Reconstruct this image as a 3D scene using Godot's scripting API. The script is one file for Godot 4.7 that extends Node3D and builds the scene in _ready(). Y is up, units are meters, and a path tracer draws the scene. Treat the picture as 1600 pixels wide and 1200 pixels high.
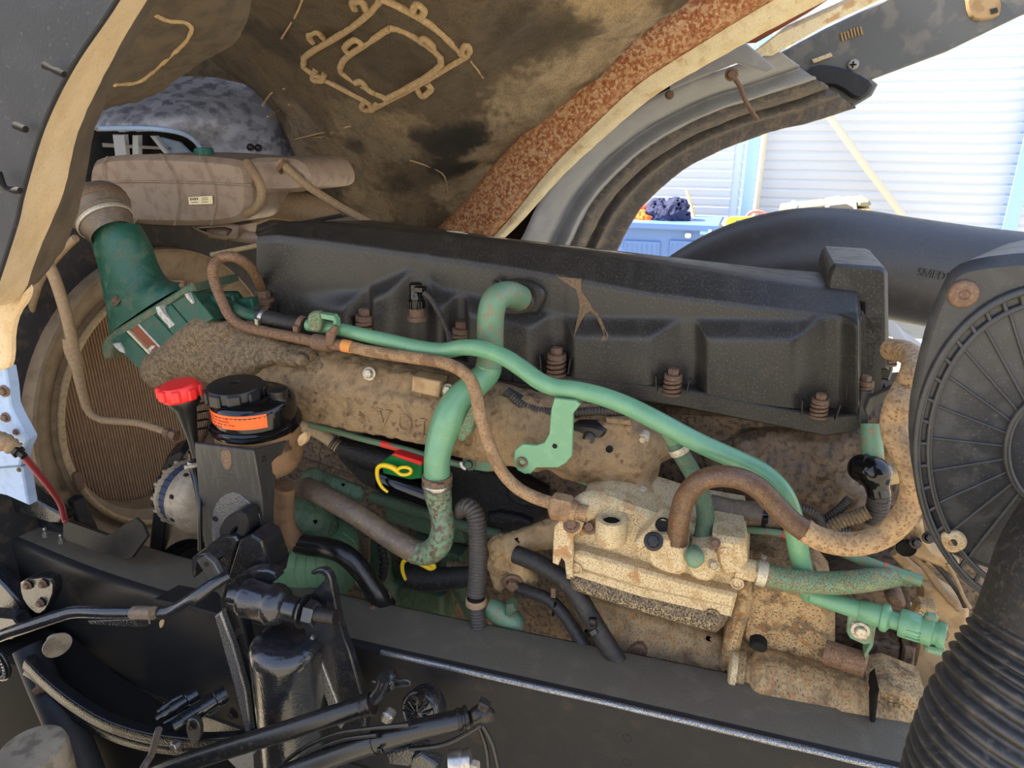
extends Node3D

const FOCAL := 1080.0
const EYE := Vector3(0, 1.75, 0)
var cam_basis := Basis(Vector3.UP, deg_to_rad(19.0)) * Basis(Vector3.RIGHT, deg_to_rad(-20.0))
var M := {}
var noises := {}
var used_names := {}
var bumps := {}


func _ready():
	var cam := Camera3D.new()
	cam.name = "camera"
	cam.position = EYE
	cam.basis = cam_basis
	cam.fov = rad_to_deg(2.0 * atan(600.0 / FOCAL))
	cam.near = 0.02
	cam.far = 200.0
	add_child(cam)
	cam.current = true
	var env := Environment.new()
	env.background_mode = Environment.BG_SKY
	var sm := ProceduralSkyMaterial.new()
	sm.sky_top_color = Color(0.6, 0.69, 0.86)
	sm.sky_horizon_color = Color(1.0, 0.98, 0.94)
	sm.sky_curve = 0.25
	sm.ground_bottom_color = Color(0.4, 0.37, 0.33)
	sm.ground_horizon_color = Color(0.72, 0.7, 0.66)
	sm.sky_energy_multiplier = 1.0
	var sky := Sky.new()
	sky.sky_material = sm
	env.sky = sky
	env.background_energy_multiplier = 1.15
	env.tonemap_mode = Environment.TONE_MAPPER_LINEAR
	env.tonemap_exposure = 2.6
	env.sdfgi_enabled = true
	env.ssao_enabled = true
	env.ssil_enabled = true
	var we := WorldEnvironment.new()
	we.name = "world_environment"
	we.environment = env
	add_child(we)
	var sun := DirectionalLight3D.new()
	sun.name = "sun"
	sun.light_color = Color(1.0, 0.96, 0.9)
	sun.light_energy = 2.6
	sun.light_angular_distance = 0.6
	sun.shadow_enabled = true
	sun.look_at_from_position(Vector3(-0.8, 0.74, 0.04), Vector3.ZERO)
	add_child(sun)
	sun.position = Vector3(-6, 9, 3)
	materials()
	setting()
	hood()
	front_end()
	engine()
	pipes()
	compressor_side()
	rear_side()
	chassis()
	for o in get_children():
		if o is Node3D and not (o is VisualInstance3D) and not (o is Camera3D) and o.get_child_count() > 0:
			settle(o)


# ---------- points ----------
func ray(x: float, y: float) -> Vector3:
	return cam_basis * Vector3((x - 800.0) / FOCAL, (600.0 - y) / FOCAL, -1.0)


func P(x: float, y: float, z: float) -> Vector3:
	var r = ray(x, y)
	return EYE + r * (-z / r.z)


func px_of(p: Vector3) -> Vector2:
	var q := cam_basis.inverse() * (p - EYE)
	return Vector2(800.0 - FOCAL * q.x / q.z, 600.0 + FOCAL * q.y / q.z)


# "x,y,z x,y ..." sight lines met with the plane at depth z (z carries over)
func pl(s: String, z := 1.0) -> Array:
	var out := []
	for t in s.split(" ", false):
		var a = t.split(",")
		if a.size() > 2:
			z = a[2].to_float()
		out.append(P(a[0].to_float(), a[1].to_float(), z))
	return out


# scale of one photo pixel in metres at depth z near column x
func mm(x: float, y: float, z: float) -> float:
	return (P(x + 1, y, z) - P(x - 1, y, z)).length() * 0.5


# ---------- mesh builder ----------
class MB:
	var v := PackedVector3Array()
	var n := PackedVector3Array()
	var c := PackedColorArray()
	var f := PackedInt32Array()
	var colored := false

	func vert(p: Vector3, nn: Vector3, col := Color.WHITE) -> int:
		v.append(p)
		n.append(nn)
		c.append(col)
		return v.size() - 1

	func tri(a: int, b: int, d: int):
		f.append(a)
		f.append(b)
		f.append(d)

	func quad(a: int, b: int, d: int, e: int):
		tri(a, b, d)
		tri(a, d, e)

	func face(p: Array, nn: Vector3):
		var k := v.size()
		for q in p:
			vert(q, nn)
		for j in range(1, p.size() - 1):
			tri(k, k + j, k + j + 1)

	func box() -> AABB:
		var b := AABB(v[0], Vector3.ZERO)
		for p in v:
			b = b.expand(p)
		return b

	func mesh(off := Vector3.ZERO) -> ArrayMesh:
		var vv := v.duplicate()
		var g := f.duplicate()
		for t in range(0, f.size(), 3):
			var a := v[f[t]]
			var cr := (v[f[t + 1]] - a).cross(v[f[t + 2]] - a)
			if cr.dot(n[f[t]] + n[f[t + 1]] + n[f[t + 2]]) > 0.0:
				g[t + 1] = f[t + 2]
				g[t + 2] = f[t + 1]
		if off != Vector3.ZERO:
			for k in vv.size():
				vv[k] -= off
		var arr := []
		arr.resize(Mesh.ARRAY_MAX)
		arr[Mesh.ARRAY_VERTEX] = vv
		arr[Mesh.ARRAY_NORMAL] = n
		if colored:
			arr[Mesh.ARRAY_COLOR] = c
		arr[Mesh.ARRAY_INDEX] = g
		var m := ArrayMesh.new()
		m.add_surface_from_arrays(Mesh.PRIMITIVE_TRIANGLES, arr)
		return m


# ---------- naming ----------
func numbered(s: String) -> String:
	if not used_names.has(s):
		used_names[s] = 0
		return s
	used_names[s] += 1
	return "%s_%03d" % [s, used_names[s]]


func tagged(o: Node, label: String, cat: String, group := ""):
	if label:
		o.set_meta("label", label)
	if cat:
		o.set_meta("category", cat)
	if group:
		o.set_meta("group", group)
	return o


func thing(nm: String, label: String, cat: String, group := "") -> Node3D:
	var o = Node3D.new()
	o.name = numbered(nm)
	add_child(o)
	return tagged(o, label, cat, group)


func structure(nm: String, mb: MB, mat: Material) -> MeshInstance3D:
	var o = MeshInstance3D.new()
	o.name = nm
	o.mesh = mb.mesh()
	o.material_override = null
	o.mesh.surface_set_material(0, mat)
	o.set_meta("kind", "structure")
	add_child(o)
	return o


func put(parent: Node, nm: String, mb, mat: Material, label := "") -> MeshInstance3D:
	var o = MeshInstance3D.new()
	o.name = nm
	if mb is MB:
		o.mesh = mb.mesh()
	else:
		o.mesh = mb
	if mb is MB:
		o.mesh.surface_set_material(0, mat)
	else:
		o.material_override = mat
	parent.add_child(o, true)
	if label:
		o.set_meta("label", label)
	return o


func solo(nm: String, label: String, cat: String, mb: MB, mat: Material, group := "") -> MeshInstance3D:
	var b = mb.box()
	var base := Vector3(b.get_center().x, b.position.y, b.get_center().z)
	var o = MeshInstance3D.new()
	o.name = numbered(nm)
	o.mesh = mb.mesh(base)
	o.mesh.surface_set_material(0, mat)
	o.position = base
	add_child(o)
	return tagged(o, label, cat, group)


func bounds(o: Node3D, at: Transform3D, acc: Array):
	if o is MeshInstance3D:
		var b: AABB = at * o.get_aabb()
		if acc.is_empty():
			acc.append(b)
		else:
			acc[0] = acc[0].merge(b)
	for k in o.get_children():
		if k is Node3D:
			bounds(k, at * k.transform, acc)


func settle(o: Node3D):
	if o.position != Vector3.ZERO:
		return
	var acc := []
	bounds(o, Transform3D(), acc)
	if acc.is_empty():
		return
	var b: AABB = acc[0]
	var base := Vector3(b.get_center().x, b.position.y, b.get_center().z)
	o.position = base
	for k in o.get_children():
		k.position -= base


# ---------- shapes ----------
func cr(a, b, c, d, t: float):
	return 0.5 * ((2.0 * b) + (c - a) * t + (2.0 * a - 5.0 * b + 4.0 * c - d) * t * t + (3.0 * b - a - 3.0 * c + d) * t * t * t)


func smooth_path(pts: Array, sub: int) -> Array:
	var out := []
	var k := pts.size()
	for j in k - 1:
		var a = pts[max(j - 1, 0)]
		var d = pts[min(j + 2, k - 1)]
		for s in sub:
			out.append(cr(a, pts[j], pts[j + 1], d, float(s) / sub))
	out.append(pts[k - 1])
	return out


func side_of(d: Vector3) -> Vector3:
	var s := d.cross(Vector3.UP)
	if s.length() < 0.05:
		s = d.cross(Vector3.RIGHT)
	return s.normalized()


# r: a number, or an array with one radius per point; cor: [pitch, depth] rings; hollow: open ends get a wall and a bore
func tube(mb: MB, pts: Array, r, seg := 14, sub := 6, cor := [], cap := true, rough := 0.0):
	var rp := []
	for j in pts.size():
		rp.append(r[j] if r is Array else r)
	var path = smooth_path(pts, sub)
	var rad = smooth_path(rp, sub)
	if cor.size() > 0:
		var np := []
		var nr := []
		var at := 0.0
		var run := 0.0
		var step: float = cor[0] / 6.0
		var nxt := 0.0
		for j in path.size() - 1:
			var l: float = (path[j + 1] - path[j]).length()
			while nxt <= run + l and l > 0.0:
				var t: float = (nxt - run) / l
				np.append(path[j].lerp(path[j + 1], t))
				var ph := fmod(nxt / cor[0], 1.0)
				var wv := 0.5 + 0.5 * cos(ph * TAU)
				nr.append(lerpf(rad[j], rad[j + 1], t) - cor[1] * (1.0 - sqrt(wv)))
				nxt += step
			run += l
		path = np
		rad = nr
	var k = path.size()
	var d0: Vector3 = (path[1] - path[0]).normalized()
	var u := side_of(d0)
	var first := mb.v.size()
	var prev := d0
	for j in k:
		var d: Vector3 = (path[min(j + 1, k - 1)] - path[max(j - 1, 0)]).normalized()
		var ax := prev.cross(d)
		if ax.length() > 1e-6:
			u = u.rotated(ax.normalized(), prev.angle_to(d))
		u = (u - d * u.dot(d)).normalized()
		prev = d
		var w = d.cross(u)
		var sl: float = 0.0
		if cor.size() > 0:
			var ds: float = (path[min(j + 1, k - 1)] - path[max(j - 1, 0)]).length()
			sl = (rad[min(j + 1, k - 1)] - rad[max(j - 1, 0)]) / max(ds, 1e-6)
		for s in seg:
			var a = TAU * s / seg
			var o = u * cos(a) + w * sin(a)
			var rr: float = rad[j]
			if rough > 0.0:
				rr += rough * bump_noise.get_noise_3dv((path[j] + o * rr) * 1000.0)
			mb.vert(path[j] + o * rr, (o - d * sl).normalized())
	for j in k - 1:
		for s in seg:
			var a = first + j * seg + s
			var b = first + j * seg + (s + 1) % seg
			mb.quad(a, b, b + seg, a + seg)
	if cap:
		for e in 2:
			var j = 0 if e == 0 else k - 1
			var nn: Vector3 = (path[0] - path[1]).normalized() if e == 0 else (path[k - 1] - path[k - 2]).normalized()
			var c := mb.vert(path[j], nn)
			var q := mb.v.size()
			for s in seg:
				mb.vert(mb.v[first + j * seg + s], nn)
			for s in seg:
				mb.tri(c, q + s, q + (s + 1) % seg)


var bump_noise := make_noise(0.06)


func make_noise(fr: float, sd := 5) -> FastNoiseLite:
	var q := FastNoiseLite.new()
	q.noise_type = FastNoiseLite.TYPE_SIMPLEX_SMOOTH
	q.seed = sd
	q.frequency = fr
	q.fractal_octaves = 3
	return q


# prof: [[radius, height], ...] turned about the axis
func lathe(mb: MB, base: Vector3, axis: Vector3, prof: Array, seg := 28, faceted := false):
	axis = axis.normalized()
	var u := side_of(axis)
	var w = axis.cross(u)
	var m := prof.size()
	var sn := []
	for j in m - 1:
		var dr: float = prof[j + 1][0] - prof[j][0]
		var dh: float = prof[j + 1][1] - prof[j][1]
		var l := sqrt(dr * dr + dh * dh)
		sn.append(Vector2(dh, -dr) / max(l, 1e-9))
	for j in m - 1:
		var na: Vector2 = sn[j]
		var nb: Vector2 = sn[j]
		if j > 0 and sn[j - 1].dot(sn[j]) > 0.7:
			na = (sn[j - 1] + sn[j]).normalized()
		if j < m - 2 and sn[j + 1].dot(sn[j]) > 0.7:
			nb = (sn[j + 1] + sn[j]).normalized()
		var first := mb.v.size()
		if faceted:
			for s in seg:
				var a0 := TAU * s / seg
				var a1 := TAU * (s + 1) / seg
				var am := (a0 + a1) / 2.0
				var o = u * cos(am) + w * sin(am)
				var nn = (o * sn[j].x + axis * sn[j].y).normalized()
				var q := []
				for e in [[a0, j], [a1, j], [a1, j + 1], [a0, j + 1]]:
					q.append(base + (u * cos(e[0]) + w * sin(e[0])) * prof[e[1]][0] + axis * prof[e[1]][1])
				mb.face(q, nn)
			continue
		for s in seg:
			var a = TAU * s / seg
			var o = u * cos(a) + w * sin(a)
			mb.vert(base + o * prof[j][0] + axis * prof[j][1], o * na.x + axis * na.y)
			mb.vert(base + o * prof[j + 1][0] + axis * prof[j + 1][1], o * nb.x + axis * nb.y)
		for s in seg:
			var a = first + 2 * s
			var b = first + 2 * ((s + 1) % seg)
			mb.quad(a, b, b + 1, a + 1)


func newell(pts: Array) -> Vector3:
	var nn = Vector3.ZERO
	for j in pts.size():
		var a: Vector3 = pts[j]
		var b: Vector3 = pts[(j + 1) % pts.size()]
		nn += a.cross(b)
	return nn.normalized()


func rounded(pts: Array, times := 2) -> Array:
	for t in times:
		var o = []
		for j in pts.size():
			var a: Vector3 = pts[j]
			var b: Vector3 = pts[(j + 1) % pts.size()]
			o.append(a.lerp(b, 0.25))
			o.append(a.lerp(b, 0.75))
		pts = o
	return pts


# an outline pushed along ext, with a chamfer round its front
func slab(mb: MB, pts: Array, ext: Vector3, bev := 0.002):
	var nn = newell(pts)
	if nn.dot(ext) > 0.0:
		pts = pts.duplicate()
		pts.reverse()
		nn = -nn
	var k := pts.size()
	var u := side_of(nn)
	var w = nn.cross(u)
	var inner := []
	var outn := []
	for j in k:
		var e: Vector3 = (pts[(j + 1) % k] - pts[j])
		outn.append(e.cross(nn).normalized())
	for j in k:
		var a: Vector3 = outn[(j + k - 1) % k]
		var b: Vector3 = outn[j]
		var m := a + b
		var l := m.length()
		m = m.normalized() / max(l * 0.5, 0.45) if l > 1e-4 else b
		inner.append(pts[j] - m * bev)
	var flat := PackedVector2Array()
	for p in inner:
		flat.append(Vector2(p.dot(u), p.dot(w)))
	var ids := Geometry2D.triangulate_polygon(flat)
	var first := mb.v.size()
	for p in inner:
		mb.vert(p, nn)
	for t in range(0, ids.size(), 3):
		mb.tri(first + ids[t], first + ids[t + 1], first + ids[t + 2])
	var drop: Vector3 = ext.normalized() * bev
	for j in k:
		var j2 := (j + 1) % k
		var na: Vector3 = outn[j]
		var nb: Vector3 = outn[j]
		var pa: Vector3 = outn[(j + k - 1) % k]
		var pn: Vector3 = outn[j2]
		if pa.dot(outn[j]) > 0.75:
			na = (pa + outn[j]).normalized()
		if pn.dot(outn[j]) > 0.75:
			nb = (pn + outn[j]).normalized()
		var q := mb.v.size()
		mb.vert(inner[j], (na + nn).normalized())
		mb.vert(inner[j2], (nb + nn).normalized())
		mb.vert(pts[j2] + drop, (nb + nn * 0.6).normalized())
		mb.vert(pts[j] + drop, (na + nn * 0.6).normalized())
		mb.quad(q, q + 1, q + 2, q + 3)
		q = mb.v.size()
		mb.vert(pts[j] + drop, na)
		mb.vert(pts[j2] + drop, nb)
		mb.vert(pts[j2] + ext, nb)
		mb.vert(pts[j] + ext, na)
		mb.quad(q, q + 1, q + 2, q + 3)
	first = mb.v.size()
	for p in pts:
		mb.vert(p + ext, -nn)
	for t in range(0, ids.size(), 3):
		mb.tri(first + ids[t], first + ids[t + 1], first + ids[t + 2])


func rbox(mb: MB, c: Vector3, size: Vector3, b := Basis(), bev := 0.002):
	var h = size / 2.0
	var q := {}
	for sx in [-1, 1]:
		for sy in [-1, 1]:
			for sz in [-1, 1]:
				for ax in 3:
					var p := Vector3(sx * h.x, sy * h.y, sz * h.z)
					for o in 3:
						if o != ax:
							p[o] -= sign(p[o]) * bev
					q[[sx, sy, sz, ax]] = c + b * p
	for ax in 3:
		var a1 := (ax + 1) % 3
		var a2 := (ax + 2) % 3
		for s in [-1, 1]:
			var pts := []
			for o in [[-1, -1], [1, -1], [1, 1], [-1, 1]]:
				var key := [0, 0, 0, ax]
				key[ax] = s
				key[a1] = o[0]
				key[a2] = o[1]
				pts.append(q[key])
			var nn = Vector3.ZERO
			nn[ax] = s
			mb.face(pts, b * nn)
		for s1 in [-1, 1]:
			for s2 in [-1, 1]:
				var pts := []
				for o in [[-1, a1], [1, a1], [1, a2], [-1, a2]]:
					var key := [0, 0, 0, o[1]]
					key[ax] = o[0]
					key[a1] = s1
					key[a2] = s2
					pts.append(q[key])
				var nn = Vector3.ZERO
				nn[a1] = s1
				nn[a2] = s2
				mb.face(pts, (b * nn).normalized())
	for sx in [-1, 1]:
		for sy in [-1, 1]:
			for sz in [-1, 1]:
				mb.face([q[[sx, sy, sz, 0]], q[[sx, sy, sz, 1]], q[[sx, sy, sz, 2]]], (b * Vector3(sx, sy, sz)).normalized())


# rows of control points -> smooth sheet; thick gives it a back; paint: [centre, radius, colour, strength] patches of dirt and of painted light
func loft(mb: MB, rows: Array, su := 6, sv := 6, disp := 0.0, dfreq := 8.0, thick := 0.0, closed := false, paint := [], tint := Color.WHITE) -> Array:
	var mid := []
	for r in rows:
		var rr: Array = r
		if closed:
			var k := rr.size()
			var o = []
			for j in k:
				for s in sv:
					o.append(cr(rr[(j + k - 1) % k], rr[j], rr[(j + 1) % k], rr[(j + 2) % k], float(s) / sv))
			o.append(o[0])
			mid.append(o)
		else:
			mid.append(smooth_path(rr, sv))
	var nc: int = mid[0].size()
	var cols := []
	for j in nc:
		var c := []
		for r in mid:
			c.append(r[j])
		cols.append(smooth_path(c, su))
	var nr: int = cols[0].size()
	var g := []
	var cen := Vector3.ZERO
	for i in nr:
		var row := []
		for j in nc:
			row.append(cols[j][i])
			cen += cols[j][i]
		g.append(row)
	cen /= nr * nc
	var ns := []
	var noi := make_noise(dfreq)
	for pass_no in 2:
		ns = []
		var tot := 0.0
		for i in nr:
			var row := []
			for j in nc:
				var jp: int = j + 1
				var jm: int = j - 1
				if closed:
					jp = 1 if j == nc - 1 else j + 1
					jm = nc - 2 if j == 0 else j - 1
				var du: Vector3 = g[min(i + 1, nr - 1)][j] - g[max(i - 1, 0)][j]
				var dv: Vector3 = g[i][clamp(jp, 0, nc - 1)] - g[i][clamp(jm, 0, nc - 1)]
				var nn = du.cross(dv).normalized()
				row.append(nn)
				if closed:
					tot += nn.dot(g[i][j] - g[i][(j + nc / 2) % (nc - 1)])
				else:
					tot += nn.dot((EYE - g[i][j]).normalized())
			ns.append(row)
		if tot < 0.0:
			for row in ns:
				for j in nc:
					row[j] = -row[j]
		if disp == 0.0:
			break
		if pass_no == 0:
			for i in nr:
				for j in nc:
					g[i][j] += ns[i][j] * disp * noi.get_noise_3dv(g[i][j])
			if closed:
				for i in nr:
					g[i][nc - 1] = g[i][0]
	if paint.size() > 0 or tint != Color.WHITE:
		mb.colored = true
	var sides := [0.0] if thick == 0.0 else [0.0, thick]
	for t in sides:
		var first := mb.v.size()
		for i in nr:
			for j in nc:
				var col := tint
				for s in paint:
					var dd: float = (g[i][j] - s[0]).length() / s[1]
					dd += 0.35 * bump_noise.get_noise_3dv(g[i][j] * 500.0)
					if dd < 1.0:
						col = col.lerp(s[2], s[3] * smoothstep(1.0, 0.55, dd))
				if t == 0.0:
					mb.vert(g[i][j], ns[i][j], col)
				else:
					mb.vert(g[i][j] - ns[i][j] * t, -ns[i][j], col)
		for i in nr - 1:
			for j in nc - 1:
				var a = first + i * nc + j
				mb.quad(a, a + 1, a + nc + 1, a + nc)
	if thick != 0.0:
		var rim := []
		for j in nc:
			rim.append([0, j])
		for i in range(1, nr):
			rim.append([i, nc - 1])
		for j in range(nc - 2, -1, -1):
			rim.append([nr - 1, j])
		for i in range(nr - 2, -1, -1):
			rim.append([i, 0])
		for q in rim.size() - 1:
			var a: Vector3 = g[rim[q][0]][rim[q][1]]
			var b: Vector3 = g[rim[q + 1][0]][rim[q + 1][1]]
			var na: Vector3 = ns[rim[q][0]][rim[q][1]]
			var out := (b - a).cross(na).normalized()
			if out.dot(a - cen) < 0.0:
				out = -out
			var w = mb.v.size()
			for p in [a, b, b - na * thick, a - na * thick]:
				mb.vert(p, out, tint)
			mb.quad(w, w + 1, w + 2, w + 3)
	return g


func hexbolt(mb: MB, p: Vector3, d: Vector3, r: float, washer := true):
	d = d.normalized()
	if washer:
		lathe(mb, p, d, [[0, 0], [r * 1.55, 0], [r * 1.55, r * 0.22], [r * 1.4, r * 0.32], [r, r * 0.34]], 20)
	lathe(mb, p + d * r * 0.3, d, [[r, 0], [r, r * 0.8], [r * 0.86, r * 0.95], [0, r * 0.95]], 6, true)


func coil(mb: MB, p: Vector3, axis: Vector3, rr: float, r: float, turns: float, h: float):
	axis = axis.normalized()
	var u := side_of(axis)
	var w = axis.cross(u)
	var pts := []
	var k := int(turns * 14)
	for j in k + 1:
		var a = TAU * turns * j / k
		pts.append(p + axis * h * j / k + (u * cos(a) + w * sin(a)) * rr)
	tube(mb, pts, r, 7, 1)


# a worm-drive hose clamp: band part with a screw housing
func clamp_on(parent: Node, c: Vector3, d: Vector3, r: float, w: float, mat: Material, turn := 0.0, nm := "hose_clamp"):
	d = d.normalized()
	var mb := MB.new()
	lathe(mb, c - d * w / 2, d, [[r * 0.98, 0], [r + 0.0012, 0], [r + 0.0018, w * 0.1], [r + 0.0018, w * 0.9], [r + 0.0012, w], [r * 0.98, w]], 30)
	var u := (side_of(d)).rotated(d, turn)
	var t := d.cross(u)
	rbox(mb, c + u * (r + 0.004), Vector3(w * 1.0, 0.008, 0.013), Basis(d, u, t), 0.0012)
	lathe(mb, c + u * (r + 0.0045) + t * 0.006, t, [[0.0035, 0], [0.0035, 0.009], [0.0045, 0.009], [0.0045, 0.013], [0, 0.013]], 10)
	return put(parent, nm, mb, mat)


# prims: ["cap", a, b, ra, rb] / ["box", centre, half, basis, round] / ["ball", centre, radii]; a fifth/sixth entry of -1 cuts
func sdf(mb: MB, prims: Array, cell: float, k := 0.01, namp := 0.0, nfreq := 30.0):
	var lo := Vector3(1e9, 1e9, 1e9)
	var hi := -lo
	var ext := []
	for p in prims:
		var a: Vector3
		var b: Vector3
		if p[0] == "cap":
			var r = Vector3.ONE * max(p[3], p[4])
			a = p[1].min(p[2]) - r
			b = p[1].max(p[2]) + r
		elif p[0] == "box":
			var e = Vector3.ZERO
			for x in 3:
				e += (p[3][x] * p[2][x]).abs()
			a = p[1] - e
			b = p[1] + e
		else:
			a = p[1] - p[2]
			b = p[1] + p[2]
		a -= Vector3.ONE * (k + cell * 2)
		b += Vector3.ONE * (k + cell * 2)
		ext.append([a, b])
		lo = lo.min(a)
		hi = hi.max(b)
	var nx := int((hi.x - lo.x) / cell) + 2
	var ny := int((hi.y - lo.y) / cell) + 2
	var nz := int((hi.z - lo.z) / cell) + 2
	var d := PackedFloat32Array()
	d.resize(nx * ny * nz)
	d.fill(1.0)
	for q in prims.size():
		var p = prims[q]
		var i0 := Vector3i(((ext[q][0] - lo) / cell).floor())
		var i1 := Vector3i(((ext[q][1] - lo) / cell).ceil())
		var kind: String = p[0]
		var cut: bool = p[p.size() - 1] is int and p[p.size() - 1] == -1
		var inv := Basis()
		if kind == "box":
			inv = p[3].transposed()
		var ab := Vector3.ZERO
		var l2 := 1.0
		if kind == "cap":
			ab = p[2] - p[1]
			l2 = max(ab.length_squared(), 1e-9)
		for iz in range(max(i0.z, 0), min(i1.z, nz - 1) + 1):
			for iy in range(max(i0.y, 0), min(i1.y, ny - 1) + 1):
				var row := (iz * ny + iy) * nx
				for ix in range(max(i0.x, 0), min(i1.x, nx - 1) + 1):
					var w = lo + Vector3(ix, iy, iz) * cell
					var e: float
					if kind == "cap":
						var t: float = clampf((w - p[1]).dot(ab) / l2, 0.0, 1.0)
						e = (w - p[1] - ab * t).length() - lerpf(p[3], p[4], t)
					elif kind == "box":
						var l: Vector3 = (inv * (w - p[1])).abs() - p[2] + Vector3.ONE * p[4]
						e = l.max(Vector3.ZERO).length() + minf(maxf(l.x, maxf(l.y, l.z)), 0.0) - p[4]
					else:
						var s: Vector3 = (w - p[1]) / p[2]
						e = (s.length() - 1.0) * minf(p[2].x, minf(p[2].y, p[2].z))
					var o = d[row + ix]
					if cut:
						var h = maxf(k - absf(o + e), 0.0) / k
						d[row + ix] = maxf(o, -e) + h * h * k * 0.25
					else:
						var h = maxf(k - absf(o - e), 0.0) / k
						d[row + ix] = minf(o, e) - h * h * k * 0.25
	if namp > 0.0:
		var noi := make_noise(nfreq, 9)
		for iz in nz:
			for iy in ny:
				for ix in nx:
					var at := (iz * ny + iy) * nx + ix
					if absf(d[at]) < cell * 3.0:
						d[at] += namp * noi.get_noise_3dv(lo + Vector3(ix, iy, iz) * cell)
	var ids := {}
	var sx := 1
	var sy := nx
	var sz := nx * ny
	var offs := [0, sx, sy, sx + sy, sz, sx + sz, sy + sz, sx + sy + sz]
	var pos := [Vector3(0, 0, 0), Vector3(1, 0, 0), Vector3(0, 1, 0), Vector3(1, 1, 0), Vector3(0, 0, 1), Vector3(1, 0, 1), Vector3(0, 1, 1), Vector3(1, 1, 1)]
	var edges := [[0, 1], [2, 3], [4, 5], [6, 7], [0, 2], [1, 3], [4, 6], [5, 7], [0, 4], [1, 5], [2, 6], [3, 7]]
	for iz in nz - 1:
		for iy in ny - 1:
			for ix in nx - 1:
				var at := iz * sz + iy * sy + ix
				var c0 = d[at]
				if c0 > cell * 2.0 or c0 < -cell * 2.0:
					continue
				var inside := 0
				for o in offs:
					if d[at + o] < 0.0:
						inside += 1
				if inside == 0 or inside == 8:
					continue
				var sum := Vector3.ZERO
				var cnt := 0
				for e in edges:
					var a = d[at + offs[e[0]]]
					var b = d[at + offs[e[1]]]
					if (a < 0.0) != (b < 0.0):
						sum += pos[e[0]].lerp(pos[e[1]], a / (a - b))
						cnt += 1
				var gx = d[at + 1] - c0 + d[at + 1 + sy + sz] - d[at + sy + sz]
				var gy = d[at + sy] - c0 + d[at + 1 + sy + sz] - d[at + 1 + sz]
				var gz = d[at + sz] - c0 + d[at + 1 + sy + sz] - d[at + 1 + sy]
				ids[at] = mb.vert(lo + (Vector3(ix, iy, iz) + sum / cnt) * cell, Vector3(gx, gy, gz).normalized())
	for at in ids:
		var here := d[at] < 0.0
		for e in [[sx, sy, sz], [sy, sx, sz], [sz, sx, sy]]:
			if (d[at + e[0]] < 0.0) != here:
				var a: int = at - e[1]
				var b: int = at - e[2]
				var c: int = at - e[1] - e[2]
				if ids.has(a) and ids.has(b) and ids.has(c):
					mb.quad(ids[at], ids[a], ids[c], ids[b])


func lettering(parent: Node, s: String, p: Vector3, b: Basis, h: float, depth: float, mat: Material, nm := "lettering", serif := false) -> MeshInstance3D:
	var t := TextMesh.new()
	var ft := SystemFont.new()
	ft.font_names = PackedStringArray(["Droid Serif" if serif else "Droid Sans"])
	t.font = ft
	t.text = s
	t.font_size = 48
	t.pixel_size = h / 35.0
	t.depth = depth
	t.curve_step = 1.5
	var o = MeshInstance3D.new()
	o.name = nm
	o.mesh = t
	o.material_override = mat
	parent.add_child(o, true)
	o.transform = Transform3D(b, p)
	return o


# a basis whose x runs from a to b and whose z looks towards the viewer's side
func facing(a: Vector3, b: Vector3, up := Vector3.UP) -> Basis:
	var x := (b - a).normalized()
	var z := x.cross(up).normalized()
	if z.dot(EYE - a) < 0.0:
		z = -z
	var y := z.cross(x)
	return Basis(x, y, z)


# ---------- materials ----------
func noise_bytes(key: String) -> PackedByteArray:
	if noises.has(key):
		return noises[key]
	var a := key.split(" ")
	var q := FastNoiseLite.new()
	q.seed = a[3].to_int() if a.size() > 3 else 1
	q.frequency = a[1].to_float() / 512.0
	q.fractal_octaves = a[2].to_int()
	q.noise_type = FastNoiseLite.TYPE_SIMPLEX_SMOOTH
	if a[0] == "cell":
		q.noise_type = FastNoiseLite.TYPE_CELLULAR
		q.cellular_return_type = FastNoiseLite.RETURN_DISTANCE
		q.cellular_jitter = 1.0
		q.fractal_type = FastNoiseLite.FRACTAL_NONE
	if a[0] == "ridge":
		q.fractal_type = FastNoiseLite.FRACTAL_RIDGED
	var im: Image
	if a[0] == "streak":
		im = q.get_seamless_image(512, 64, false, false, 0.1, true)
		im.resize(512, 512, Image.INTERPOLATE_CUBIC)
	elif a[0] == "grain":
		im = q.get_seamless_image(64, 512, false, false, 0.1, true)
		im.resize(512, 512, Image.INTERPOLATE_CUBIC)
	else:
		im = q.get_seamless_image(512, 512, false, false, 0.1, true)
	im.convert(Image.FORMAT_L8)
	noises[key] = im.get_data()
	return noises[key]


func bump_tex(key: String) -> ImageTexture:
	if not bumps.has(key):
		var im := Image.create_from_data(512, 512, false, Image.FORMAT_L8, noise_bytes(key))
		im.convert(Image.FORMAT_RGB8)
		bumps[key] = ImageTexture.create_from_image(im)
	return bumps[key]


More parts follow.
